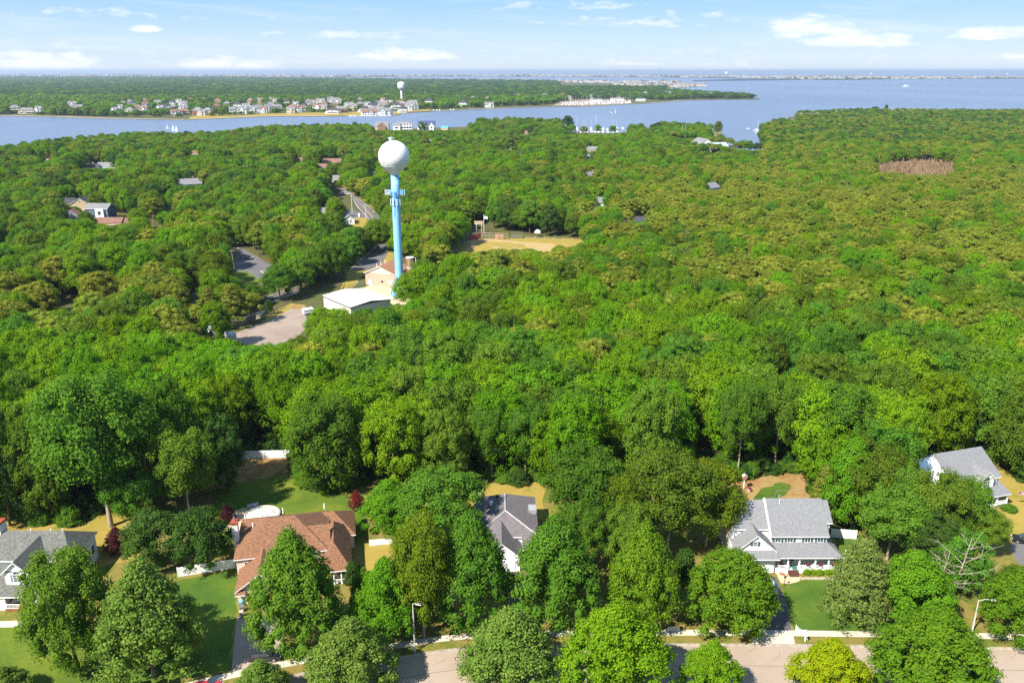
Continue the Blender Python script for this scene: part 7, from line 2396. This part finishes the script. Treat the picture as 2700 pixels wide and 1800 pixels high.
for (px, py, rz, lab) in [(442, 342.5, 30, 'small white sailboat, leftmost and apart on the river'), (457, 344.5, 160, 'white sailboat, left one of a close pair on the river'), (466, 346.5, 150, 'white sailboat, right one of a close pair on the river')]:
    boat(px, py, rz, lab, 'sail', .85)
for (px, py, rz, lab) in [(1610, 297, 80, 'left one of three distant sailboats in mid river'), (1615, 299, 70, 'middle one of three distant sailboats in mid river'), (1622.5, 297.5, 95, 'right one of three distant sailboats in mid river')]:
    boat(px, py, rz, lab, 'sail', 1.0)
boat(2389, 229.5, 0, 'white ferry-like boat alone far out on the bay', 'motor', 5.5)
boat(1974, 341, 10, 'small boat alone in the inlet mouth', 'motor', 1.0)
boat(1996, 346, 5, 'moored sailboat at the inlet dock', 'moored', 1.6); boat(2000, 351, 10, 'white motor boat at the inlet dock', 'motor', 1.5); boat(2009, 384, 60, 'white motor boat under the trees of the inlet bank', 'motor', 1.4)
boat(1806, 361, -80, 'sailboat with bare mast ashore beside the small peninsula', 'moored', 1.6, z=.1); boat(1797, 362, -70, 'second bare-masted sailboat beside the peninsula', 'moored', 1.5, z=.1); boat(1824, 362, 10, 'covered white boat ashore on the small peninsula', 'motor', 1.9, z=.1)
boat(1765, 352, 20, 'small white boat on the shady side of the peninsula', 'motor', 1.5, z=.1); boat(1783, 354, 60, 'white boat hauled out between peninsula trees', 'motor', 1.6, z=.1)
r6 = random.Random(9)
for i in range(34):
    row = i % 3
    px = 1511 + (i // 3) * 11.6 + r6.uniform(-3, 3); py = (341.5, 346, 350.5)[row] + r6.uniform(-1, 1)
    mo = r6.random() < .22
    boat(px, py, 90 + r6.uniform(-12, 12) + (180 if row == 1 else 0), 'bare-masted sailboat moored in the near marina' if mo else 'white motor boat moored in the near marina', 'moored' if mo else 'motor', r6.uniform(1.2, 1.7), 'boats in the near marina')
boat(1571, 347, 90, 'tallest masted sailboat in the near marina', 'moored', 2.2)
for i in range(56):
    px = 1484 + (i % 28) * 6.6 + r6.uniform(-2, 2); py = (277.5 if i < 28 else 273.5) - (px - 1484) * .028 + r6.uniform(-1, 1)
    mo = r6.random() < .4
    boat(px, py, r6.uniform(60, 120), 'bare-masted sailboat in the crowded far marina' if mo else 'white motor boat in the crowded far marina', 'moored' if mo else 'motor', r6.uniform(1.4, 2.0), 'boats in the far marina', .1)
for i in range(9):
    px = 925 + i * 13 + r6.uniform(-3, 3)
    boat(px, 308.2 - (px - 925) * .017, r6.uniform(-10, 10), 'white boat alongside the long far dock', 'motor', 1.5, 'boats at the long far dock')
for px, py in ((1144, 293), (1152, 292.6), (1160, 292.2), (1188, 291.4), (1196, 291.2)):
    boat(px, py, r6.uniform(60, 120), 'boat at the dock under the wooded bluff', 'motor', 1.6, 'boats under the wooded bluff')
for px, py, w, lab in [(1628, 267, 40, 'long low white boat shed in the far marina'), (1572, 270, 34, 'white marina shed with flat roof'), (1690, 268, 26, 'white boat shed right of the far marina')]:
    g = W(px, py); o = empty('boat_shed', (g.x, g.y, 0), 0, lab, 'building')
    MB().box(-w / 2, w / 2, 0, 14, 0, 7).build('wall', M_white, o); MB().slab([(-w / 2 - .5, -.5, 7.2), (w / 2 + .5, -.5, 7.2), (w / 2 + .5, 7, 9.4), (-w / 2 - .5, 7, 9.4)], .3).slab([(w / 2 + .5, 14.5, 7.2), (-w / 2 - .5, 14.5, 7.2), (-w / 2 - .5, 7, 9.4), (w / 2 + .5, 7, 9.4)], .3).build('roof', M_lshingle, o)
    for i in range(4): MB().box(-w / 2 + w * (i + .2) / 4, -w / 2 + w * (i + .8) / 4, -.1, -.01, .2, 4.5).build('door', M_greyb, o)

# far water tower
D2 = 2300.0
x2 = P(1058, 225, D2).x
f2 = empty('far_water_tower', (x2, D2, 0), 0, 'distant white water tower rising from the woods across the river', 'water tower')
MB().lathe([(4.5, 0), (3.2, 4), (2.9, 30), (3.4, 34)], 24).build('pedestal', M_tank, f2, smooth=True)
MB().lathe([(3.0, 33), (5.6, 36), (9.3, 40.5), (10.0, 43), (10.0, 52), (8.8, 54.5), (5, 56.4), (.1, 57.2)], 36).build('tank', M_tank, f2, smooth=True)
MB().lathe([(10.3, 42), (10.6, 42), (10.6, 43.1), (10.3, 43.1)], 36, cap=False).build('walkway', M_ant, f2)
# other thin masts on the horizon
for px, yt, D_, w_m, lab in [(1915, 190, 10500, 22, 'pale tower block on the barrier island')]:
    xx = P(px, 200, D_).x; h_ = P(px, yt, D_).z
    o = empty('island_tower', (xx, D_, 1), 0, lab, 'water tower')
    MB().lathe([(w_m * .35, 0), (w_m * .3, h_ * .6), (w_m * .85, h_ * .75), (w_m * .85, h_ * .93), (.5, h_)], 20).build('tower', M_tank, o, smooth=True)
for px, yt, D_, lab in [(2297, 193, 12500, 'small round water tower on the barrier island, left of two'), (2655, 194, 12500, 'small round water tower on the barrier island, right of two')]:
    xx = P(px, 200, D_).x; h_ = P(px, yt, D_).z
    o = empty('island_water_tower', (xx, D_, 1), 0, lab, 'water tower')
    MB().lathe([(3, 0), (3, h_ * .6), (15, h_ * .72), (16, h_ * .86), (.5, h_)], 20).build('tank', M_tank, o, smooth=True)

# causeway bridge
p, q = W(1826, 214, 2), W(2112, 210.8, 2)
d_ = q - p; L = math.hypot(d_.x, d_.y)
br = empty('causeway_bridge', (p.x, p.y, SEA), math.atan2(d_.y, d_.x), 'long low bridge on many piers crossing the bay', 'bridge')
M_brdg = mat('bridge_concrete', (.22, .24, .27), .8)
prof_z = lambda t: 7 + 9 * math.exp(-((t - .45) / .22) ** 2)
dk = MB(); N_ = 40
for i in range(N_):
    t0, t1 = i / N_, (i + 1) / N_
    z0, z1 = prof_z(t0), prof_z(t1)
    dk.hexa([(L * t0, -7, z0), (L * t1, -7, z1), (L * t1, 7, z1), (L * t0, 7, z0), (L * t0, -7, z0 + 3.2), (L * t1, -7, z1 + 3.2), (L * t1, 7, z1 + 3.2), (L * t0, 7, z0 + 3.2)])
dk.build('deck', M_brdg, br)
pm = MB().box(-3.0, 3.0, -6.5, 6.5, -1, 1).mesh('pier', M_brdg)
for i in range(54):
    t = (i + .5) / 54
    o = link_mesh('pier', pm, br, (L * t, 0, prof_z(t) / 2)); o.scale = (1, 1, prof_z(t) / 2)

# towns too far to count: barrier island and north shore of the far land
M_twhite = mat('weathered_pale_siding', (.5, .5, .5), .8)


def town(name, n, px0, px1, ypx, hmin, hmax, wmin, wmax, label, seed, base=1.0, clus=0.5):
    rng = np.random.default_rng(seed)
    V, F, MI = [], [], []
    for i in range(n):
        px = rng.uniform(px0, px1)
        if vnoise(px, 0, 28, seed) < clus * rng.random():
            continue
        lo, hi = ypx(px)
        g = W(px, rng.uniform(lo, hi), base)
        w, dd, h = rng.uniform(wmin, wmax), rng.uniform(wmin, wmax), rng.uniform(hmin, hmax)
        rz = rng.uniform(-.3, .3); c, s = math.cos(rz), math.sin(rz)
        k = len(V)
        for (x, y, z) in [(-w / 2, 0, base - .5), (w / 2, 0, base - .5), (w / 2, dd, base - .5), (-w / 2, dd, base - .5), (-w / 2, 0, h), (w / 2, 0, h), (w / 2, dd, h), (-w / 2, dd, h), (-w / 2, dd / 2, h * 1.45), (w / 2, dd / 2, h * 1.45)]:
            V.append((g.x + x * c - y * s, g.y + x * s + y * c, z))
        wm = int(rng.choice([0, 0, 0, 1, 1, 2])); rm = int(rng.choice([3, 4, 4, 5]))
        for f in ((0, 1, 5, 4), (1, 2, 6, 9, 5), (2, 3, 7, 6), (3, 0, 4, 8, 7)): F.append(tuple(k + j for j in f)); MI.append(wm)
        for f in ((4, 5, 9, 8), (6, 7, 8, 9)): F.append(tuple(k + j for j in f)); MI.append(rm)
    me = bpy.data.meshes.new(name); me.from_pydata(V, [], F)
    for m in (M_twhite, M_tan, M_brownb, M_gr2, M_lshingle, M_dk): me.materials.append(m)
    me.polygons.foreach_set('material_index', MI); me.update()
    return tag(link_mesh(name, me), label, kind='stuff')


town('island_town', 2600, -60, 2760, lambda x: (np.interp(x, [0, 700, 1700, 2100, 2400, 2700], [197, 197.5, 198.5, 201, 204, 203.8]), np.interp(x, [0, 700, 1200, 1700, 2050, 2160, 2400, 2700], [204.5, 203.5, 201, 202.8, 207, 210, 208, 207])), 9, 18, 16, 34, 'pale houses crowding the barrier island along the horizon', 5)
town('north_shore_town', 900, 690, 1800, lambda x: (np.interp(x, [690, 1100, 1400, 1700, 1800], [206.6, 211, 214, 217, 219]), np.interp(x, [690, 1100, 1400, 1700, 1800], [207.8, 213, 216.5, 221, 224])), 9, 15, 14, 28, 'white roofs along the north shore of the far land', 6, 0.0, .8)
town('point_town', 420, 1620, 1860, lambda x: (np.interp(x, [1620, 1860], [219, 225]), np.interp(x, [1620, 1760, 1860], [224, 232, 227.8])), 7, 11, 11, 20, 'bright cluster of houses on the flat point behind the woods', 7, 0.0, .3)
# low trees on the barrier island
n_ = 1400
rng = np.random.default_rng(77)
pxs = rng.uniform(-80, 2780, n_); t_ = rng.random(n_)
pys = np.interp(pxs, [0, 700, 1700, 2100, 2400, 2700], [196.5, 197, 198, 200.5, 203.8, 203.5]) * (1 - t_) + np.interp(pxs, [0, 700, 1200, 1700, 2050, 2160, 2400, 2700], [205, 204, 201.5, 203.2, 207.2, 210.4, 208.3, 207.2]) * t_
keep = (vnoise(pxs, pys, 40, 8) > .45) | (pxs < 700)
B_ = [W(a_, b_, 1.0) for a_, b_ in zip(pxs[keep], pys[keep])]
n_ = len(B_)
scatter('island_trees', np.array([tuple(v) for v in B_]), rng.uniform(0, 6.28, n_).astype(np.float32), np.stack([rng.uniform(10, 24, n_), rng.uniform(10, 24, n_), rng.uniform(.6, 1.1, n_)], 1).astype(np.float32),
        rng.integers(0, 2, n_).astype(np.int32), KIND['far_dark'][0], 'low dark trees on the barrier island')
# ================================================================== CARS, POLES, SMALL THINGS
def car_paint(name, col):
    return mat(name, col, .25, tuple(c * .95 for c in col), .5, spec=.6)


def car(x, y, rz, label, paint, suv=False, z=.14, name='car'):
    o = empty(name, (x, y, z), R(rz), label, 'car')
    H_ = 1.75 if suv else 1.45
    prof = [(-2.3, .35), (-2.35, .75), (-2.25, .98 if not suv else 1.05), (-1.9, 1.02 if not suv else 1.12), (2.0, .92), (2.3, .8), (2.35, .5), (2.25, .3)]
    if suv: roofp = [(-2.2, 1.1), (-1.95, H_ - .08), (-1.6, H_), (.35, H_), (1.2, 1.08)]
    else: roofp = [(-1.95, 1.0), (-1.25, H_ - .05), (-.9, H_), (.3, H_), (1.25, .97)]
    b = MB()
    W2 = .92
    L_ = [(x_, -W2, z_) for x_, z_ in prof]; R__ = [(x_, W2, z_) for x_, z_ in prof]
    n = len(prof)
    b.face(L_); b.face(list(reversed(R__)))
    for i in range(n):
        j = (i + 1) % n
        b.face([L_[i], R__[i], R__[j], L_[j]])
    b.build('body', paint, o)
    c = MB()
    ti = .74
    Lr = [(x_, -(.88 if k in (0, 4) else ti), z_) for k, (x_, z_) in enumerate(roofp)]; Rr = [(x_, -y_, z_) for x_, y_, z_ in Lr]
    c.face(Lr); c.face(list(reversed(Rr)))
    for i in range(1, 3): c.face([Lr[i], Rr[i], Rr[i + 1], Lr[i + 1]])
    c.build('cabin', paint, o)
    def glass(i, j, e=.012):
        q = [Vector(Lr[i]), Vector(Rr[i]), Vector(Rr[j]), Vector(Lr[j])]
        nrm = (q[1] - q[0]).cross(q[3] - q[0]).normalized()
        if nrm.z < 0: nrm = -nrm
        m_ = sum(q, Vector()) / 4
        MB().face([m_ + (p - m_) * .93 + nrm * e for p in q]).build('windscreen' if i == 3 else 'rear_window', M_glass, o)
        MB().face([p for p in q]).build('pillar', paint, o)
    glass(3, 4); glass(0, 1)
    for s in (-1, 1):
        sd = MB()
        pts = [(roofp[0][0] + .35, 1.1 if suv else 1.03), (roofp[1][0] + .18, H_ - .12), (roofp[3][0], H_ - .1), (roofp[4][0] - .25, 1.06 if not suv else 1.12)]
        sd.face([(x_, s * (.885 - (.11 if k in (1, 2) else 0) + .012), z_) for k, (x_, z_) in enumerate(pts)])
        sd.build('side_window', M_glass, o)
        MB().box(2.3, 2.37, s * .6 - .18, s * .6 + .18, .62, .78).build('headlight', M_trim, o)
        MB().box(-2.38, -2.31, s * .7 - .14, s * .7 + .14, .7, .95).build('taillight', M_redl, o)
        for xx in (-1.4, 1.4):
            w = MB().tube([(0, -s * .1, 0), (0, s * .12, 0)], .34, 14).build('wheel', M_tyre, o, loc=(xx, s * .86, .34))
            MB().tube([(0, s * .1, 0), (0, s * .13, 0)], .2, 10).build('rim', M_metal, w)
    return o


M_tyre = mat('tyre_rubber', (.02, .02, .02), .85); M_redl = mat('tail_light', (.4, .02, .02), .3)
g = W(2030, 1552); car(g.x - .2, g.y, 86, 'silver blue car on the driveway of the porch house', car_paint('paint_silver_blue', (.35, .45, .6)))
g = W(2692, 1432); car(g.x + .8, g.y, 155, 'dark pickup-like car on the far right driveway', car_paint('paint_black', (.015, .016, .02)), True)
g = W(700, 1738); car(g.x, g.y, 8, 'black car half hidden below the tall dense maple', car_paint('paint_black', (.015, .016, .02)), True)
g = W(575, 1796); car(g.x - 1, g.y - 2.2, 12, 'red car at the bottom edge by the sidewalk', car_paint('paint_red', (.35, .02, .03)), False, .03)
g = W(656, 682); car(g.x, g.y, -30, 'silver car at the road junction in the left woods', car_paint('paint_silver', (.5, .52, .55)), False, .03)
g = W(606, 628); car(g.x, g.y, 60, 'pale car under trees beyond the junction', car_paint('paint_silver', (.5, .52, .55)), True, .03)
for (px, py, lab, cn, cc) in [(905, 512, 'dark blue car at the far road crossing, left', 'paint_blue', (.04, .06, .15)), (915, 513, 'white van at the far road crossing', 'paint_white', (.75, .75, .75)), (893, 478, 'dark car near the far trees', 'paint_grey', (.1, .1, .12)), (907, 486, 'white car parked beyond the far crossing', 'paint_white', (.75, .75, .75))]:
    g = W(px, py); car(g.x, g.y, 10, lab, car_paint(cn, cc), True, .03)
# bins by the brown house garage
M_bin = mat('bin_grey', (.16, .15, .14), .6); M_bint = mat('bin_tan', (.4, .34, .26), .6); M_teal = mat('bin_teal', (.12, .35, .38), .6)
for (px, py, m_, h_, lab) in [(638, 1628, M_bint, 1.05, 'tan wheeled bin nearest the driveway'), (640, 1612, M_bin, 1.0, 'grey bin behind the tan one'), (636, 1598, M_teal, .8, 'teal recycling tub by the garage corner'), (644, 1592, M_black, 1.1, 'black bin against the garage wall')]:
    g = W(px, py); o = empty('wheeled_bin', (g.x, g.y, .14), .2, lab, 'bin')
    MB().hexa([(-.24, -.26, .06), (.24, -.26, .06), (.24, .26, .06), (-.24, .26, .06), (-.32, -.34, h_), (.32, -.34, h_), (.32, .34, h_), (-.32, .34, h_)]).build('body', m_, o)
    MB().hexa([(-.35, -.38, h_), (.35, -.38, h_), (.35, .38, h_), (-.35, .38, h_), (-.33, -.3, h_ + .1), (.33, -.3, h_ + .1), (.33, .34, h_ + .14), (-.33, .34, h_ + .14)]).build('lid', m_, o)
    for s in (-1, 1): MB().tube([(s * .2, .3, .1), (s * .26, .3, .1)], .1, 8).build('wheel', M_tyre, o)


def street_lamp(px, py, ytop, arm, label, lean=0.0, rz=0.0):
    g = W(px, py); h = P(px, ytop, g.y).z
    o = empty('street_lamp', (g.x, g.y, .1), rz, label, 'street lamp')
    MB().tube([(0, 0, 0), (lean * .5, 0, h * .5), (lean, 0, h)], [.13, .11, .08], 8).build('pole', M_lamp, o)
    MB().tube([(lean, 0, h - .2), (lean + arm * .5, 0, h + .12), (lean + arm, 0, h)], .05, 6).build('arm', M_lamp, o)
    s = 1 if arm > 0 else -1
    hd = MB().hexa([(lean + arm - .1 * s, -.14, h - .14), (lean + arm + .8 * s, -.2, h - .22), (lean + arm + .8 * s, .2, h - .22), (lean + arm - .1 * s, .14, h - .14),
                    (lean + arm - .1 * s, -.1, h + .06), (lean + arm + .7 * s, -.12, h + .02), (lean + arm + .7 * s, .12, h + .02), (lean + arm - .1 * s, .1, h + .06)])
    hd.build('lamp_head', M_lamp, o)
    return o


M_lamp = mat('lamp_pole_concrete', (.55, .53, .48), .6)
street_lamp(1094, 1719, 1592, .5, 'pale street lamp between the bright maple and the olive tree')
street_lamp(2563, 1665, 1582, 2.0, 'street lamp with curved arm beside the right edge maple')
g = W(2216, 1523); o = empty('flagless_pole', (g.x, g.y, .12), 0, 'slim white pole at the right end of the porch', 'pole'); MB().tube([(0, 0, 0), (.25, 0, 5.6)], .06, 6).build('pole', M_trim, o)
g = W(2067, 1547); o = empty('lamp_post', (g.x, g.y, .12), 0, 'small black lamp post beside the driveway and patio', 'lamp post'); MB().tube([(0, 0, 0), (0, 0, 1.7)], .05, 6).build('post', M_black, o); MB().hexa([(-.1, -.1, 1.7), (.1, -.1, 1.7), (.1, .1, 1.7), (-.1, .1, 1.7), (-.16, -.16, 2.05), (.16, -.16, 2.05), (.16, .16, 2.05), (-.16, .16, 2.05)]).build('lantern', M_black, o)
# curved picket corner and mailbox at the driveway
g = W(2097, 1668); o = empty('corner_picket_fence', (g.x, g.y, .12), 0, 'little white curved picket fence at the driveway corner', 'fence')
for i in range(9):
    h_ = 1.45 - .95 * math.sin(min(1, i / 5) * 1.45)
    MB().box(i * .22 - .05, i * .22 + .05, -.03, .03, 0, max(.5, h_)).build('picket', M_trim, o)
MB().box(-.08, 1.9, -.05, -.032, .28, .36).build('rail', M_trim, o)
g = W(2122, 1691); o = empty('mailbox', (g.x, g.y, .12), 0, 'white mailbox post with a slanted brace by the kerb', 'mailbox')
MB().box(-.08, .08, -.08, .08, 0, 1.5).build('post', M_trim, o); MB().tube([(.4, 0, .2), (0, 0, 1.1)], .06, 4).build('brace', M_trim, o); MB().box(-.16, .16, -.4, .2, 1.15, 1.45).build('box', M_trim, o)
g = W(1762, 1665); o = empty('corner_picket_fence', (g.x, g.y, .12), 0, 'white picket piece under the maple left of the round maple', 'fence')
for i in range(8): MB().box(i * .24 - .05, i * .24 + .05, -.03, .03, 0, .9).build('picket', M_trim, o)
MB().box(-.08, 1.8, -.05, -.032, .3, .38).build('rail', M_trim, o); MB().box(-.08, 1.8, -.05, -.032, .65, .73).build('rail', M_trim, o)
# pool under its cover behind the brown house
g = W(693, 1366); o = empty('covered_pool', (g.x, g.y, .14), .2, 'round pool with wrinkled white cover behind the brown roof', 'pool')
MB().lathe([(4.3, 0), (4.4, .9), (4.1, 1.0), (4.0, .8)], 28).build('pool_wall', M_stone, o)
cv = MB(); rg = random.Random(8)
rings = [[(r_ * math.cos(a_ / 20 * 6.283), r_ * math.sin(a_ / 20 * 6.283), .8 + .35 * (1 - r_ / 4) + rg.uniform(-.09, .09)) for a_ in range(20)] for r_ in (3.95, 3.2, 2.3, 1.3, .4)]
for i in range(4):
    for j in range(20): cv.face([rings[i][j], rings[i][(j + 1) % 20], rings[i + 1][(j + 1) % 20], rings[i + 1][j]])
cv.face(rings[-1]); cv.build('pool_cover', mat('pool_cover_cloth', (.5, .5, .47), .7, (.36, .35, .3), 1.2), o); o.scale = (.8, .8, 1)
g = W(669, 1343); o = empty('grill', (g.x, g.y, .14), .4, 'grey covered grill and barrel behind the pool', 'grill')
MB().tube([(-1.2, 0, .8), (1.0, .2, .8)], .45, 10).build('barrel', M_greyb, o)
for x in (-.9, .8): MB().box(x - .06, x + .06, -.3, .3, 0, .5).build('stand', M_black, o)
# garden ornaments behind the porch house
M_rose = mat('rose_paint', (.45, .15, .16), .7)
for (px, py, kd, lab) in [(1960, 1291, 'shed', 'small pink and white bird house on a white post in the garden'), (1940, 1300, 'pot', 'red flower pot at the garden bed edge'), (1975, 1297, 'pot', 'pale urn beside the bird house'), (1950, 1303, 'pot', 'dark rose flower tub in the garden bed')]:
    g = W(px, py)
    if kd == 'shed':
        o = empty('bird_house', (g.x, g.y, .14), 0, lab, 'bird house'); MB().box(-.08, .08, -.08, .08, 0, 2.6).build('post', M_trim, o); MB().box(-.4, .4, -.35, .35, 2.6, 3.2).build('box', M_rose, o); MB().slab([(-.5, -.45, 3.2), (0, -.45, 3.6), (0, .45, 3.6), (-.5, .45, 3.2)], .06).slab([(.5, .45, 3.2), (0, .45, 3.6), (0, -.45, 3.6), (.5, -.45, 3.2)], .06).build('roof', M_trim, o)
    else:
        o = empty('flower_pot', (g.x, g.y, .14), 0, lab, 'planter'); MB().lathe([(.3, 0), (.42, .6), (.46, .62), (.38, .5)], 12).build('pot', M_rose if 'rose' in lab or 'red' in lab else M_stone, o)
        cm = crown_mesh('flowers', M_fl, 300 + int(px), .45, .5, 1.1, dome_prof, 8, .2, 140, .1); link_mesh('flowers', cm, o)
g = W(2080, 1311); o = empty('swing_frame', (g.x, g.y, .14), 0, 'low metal frame behind the porch house ridge', 'frame')
MB().tube([(-3, 0, 0), (-2.8, 0, 1.5), (2.8, 0, 1.5), (3, 0, 0)], .05, 5).build('frame', M_metal, o)
g = W(330, 1386); o = empty('stepping_stones', (g.x, g.y, .13), 0, 'pale stepping stones beside the small oak', 'stones')
for i in range(5): MB().box(i * .9 - .3, i * .9 + .2, i * .5 - .2, i * .5 + .2, 0, .06).build('stone', M_stone, o)


# utility poles
def upole(px, py, ytop, label, cross=1, lamp=0.0, m=None, lean=0.0, crz=0.3):
    g = W(px, py); h = P(px, ytop, g.y).z
    o = empty('utility_pole', (g.x, g.y, 0), 0, label, 'utility pole')
    mm = m or M_upole
    MB().tube([(0, 0, 0), (lean, 0, h)], [.22, .15], 7).build('pole', mm, o)
    for k in range(cross):
        a = MB(); a.box(-1.4, 1.4, -.08, .08, h - .7 - k * 1.2, h - .5 - k * 1.2)
        for x in (-1.2, -.5, .5, 1.2): a.tube([(x, 0, h - .5 - k * 1.2), (x, 0, h - .25 - k * 1.2)], .07, 5)
        a_ = a.build('crossarm', mm, o); a_.location.x = lean; a_.rotation_euler[2] = crz
    if lamp:
        MB().tube([(0, 0, h - 3), (lamp * .5, 0, h - 2.2), (lamp, 0, h - 2.3)], .07, 5).build('lamp_arm', M_metal, o)
        MB().box(min(lamp, lamp * 1.25), max(lamp, lamp * 1.25), -.2, .2, h - 2.5, h - 2.25).build('lamp_head', M_metal, o)
    return o


M_upole = mat('weathered_pole', (.33, .22, .16), .9, (.25, .17, .12), 1)
upole(495, 796, 760, 'utility pole with crossarm and long lamp arm in the left woods', 1, 4.2)
upole(619, 716, 658, 'reddish utility pole at the road junction', 1, 0, None, -.4)
upole(407, 598, 566, 'utility pole right of the long brown-roofed house', 1)
upole(929, 560, 512, 'pale pole with lamp arm at the far road', 0, 3.4, M_ant); upole(966, 578, 538, 'pale pole at the right side of the far road', 1, 0, M_ant)
upole(2552 - 8, 344, 322, 'broken pale pole in the far right woods, left one', 0, 0, M_dead, .5); upole(2569, 342, 322, 'broken pale pole in the far right woods, right one', 0, 0, M_dead, .6)
upole(846, 505, 488, 'reddish trunk-like pole by the far road', 0)
def wires(pa, pb, label):
    a, b_ = pa, pb
    o = empty('power_line', (0, 0, 0), 0, label, 'power line')
    for k in (-1.1, 0, 1.1):
        pts = [a.lerp(b_, t / 10) + Vector((k * .3, k, -2.0 * 4 * (t / 10) * (1 - t / 10))) for t in range(11)]
        MB().tube(pts, .03, 3, cap=False).build('wire', M_black, o)
def ptop(px, py, yt):
    g = W(px, py); return Vector((g.x, g.y, P(px, yt, g.y).z - .5))
wires(ptop(407, 598, 566), ptop(205, 630, 585), 'power line from the pole across the brown-roofed house')
wires(ptop(495, 796, 760), ptop(619, 716, 658), 'power line between woods pole and junction pole')
g = W(716, 700); o = empty('stop_sign', (g.x, g.y, 0), -.6, 'red stop sign at the road junction', 'sign')
MB().tube([(0, 0, 0), (0, 0, 2.4)], .06, 6).build('post', M_metal, o)
pl = MB().tube([(0, -.03, 0), (0, .03, 0)], .85, 8).build('sign_plate', M_redl, o, loc=(0, -.1, 2.6)); pl.rotation_euler[1] = R(22.5)
g = W(947, 572); o = empty('mailbox', (g.x, g.y, 0), 0, 'white roadside box near the small white house', 'mailbox'); MB().box(-.4, .4, -.4, .4, .0, 1.9).build('box', M_trim, o); MB().slab([(-.5, -.5, 1.95), (.5, -.5, 1.95), (.4, .4, 2.2), (-.4, .4, 2.2)], .1).build('roof', M_trim, o)
# ================================================================== tell look-alikes apart by their order in the view
ORD = ['leftmost', 'second from left', 'third from left', 'fourth from left', 'fifth from left', 'sixth from left', 'seventh from left', 'eighth from left', 'ninth from left', 'tenth from left',
       'eleventh from left', 'twelfth from left', 'thirteenth from left', 'fourteenth from left', 'fifteenth from left', 'sixteenth from left']
by_label = {}
for o in SC.objects:
    if o.parent is None and 'category' in o.keys():
        by_label.setdefault(o['label'], []).append(o)
for lab, obs in by_label.items():
    n = len(obs)
    if n < 2:
        continue
    obs.sort(key=lambda q: proj(q.location)[0])
    for k, q in enumerate(obs):
        if k < n - k:
            w = ORD[min(k, len(ORD) - 1)] if k < len(ORD) else None
        else:
            m = n - 1 - k
            w = (ORD[m].replace('left', 'right') if m else 'rightmost') if m < len(ORD) else None
        if w:
            new = lab + ', ' + w
            words = new.replace(',', '').split()
            if len(words) > 16:
                new = lab.replace('broadleaf ', '').replace(' of woods', '').replace('in the crowded ', 'in the ') + ', ' + w
            if len(new.replace(',', '').split()) <= 16:
                q['label'] = new
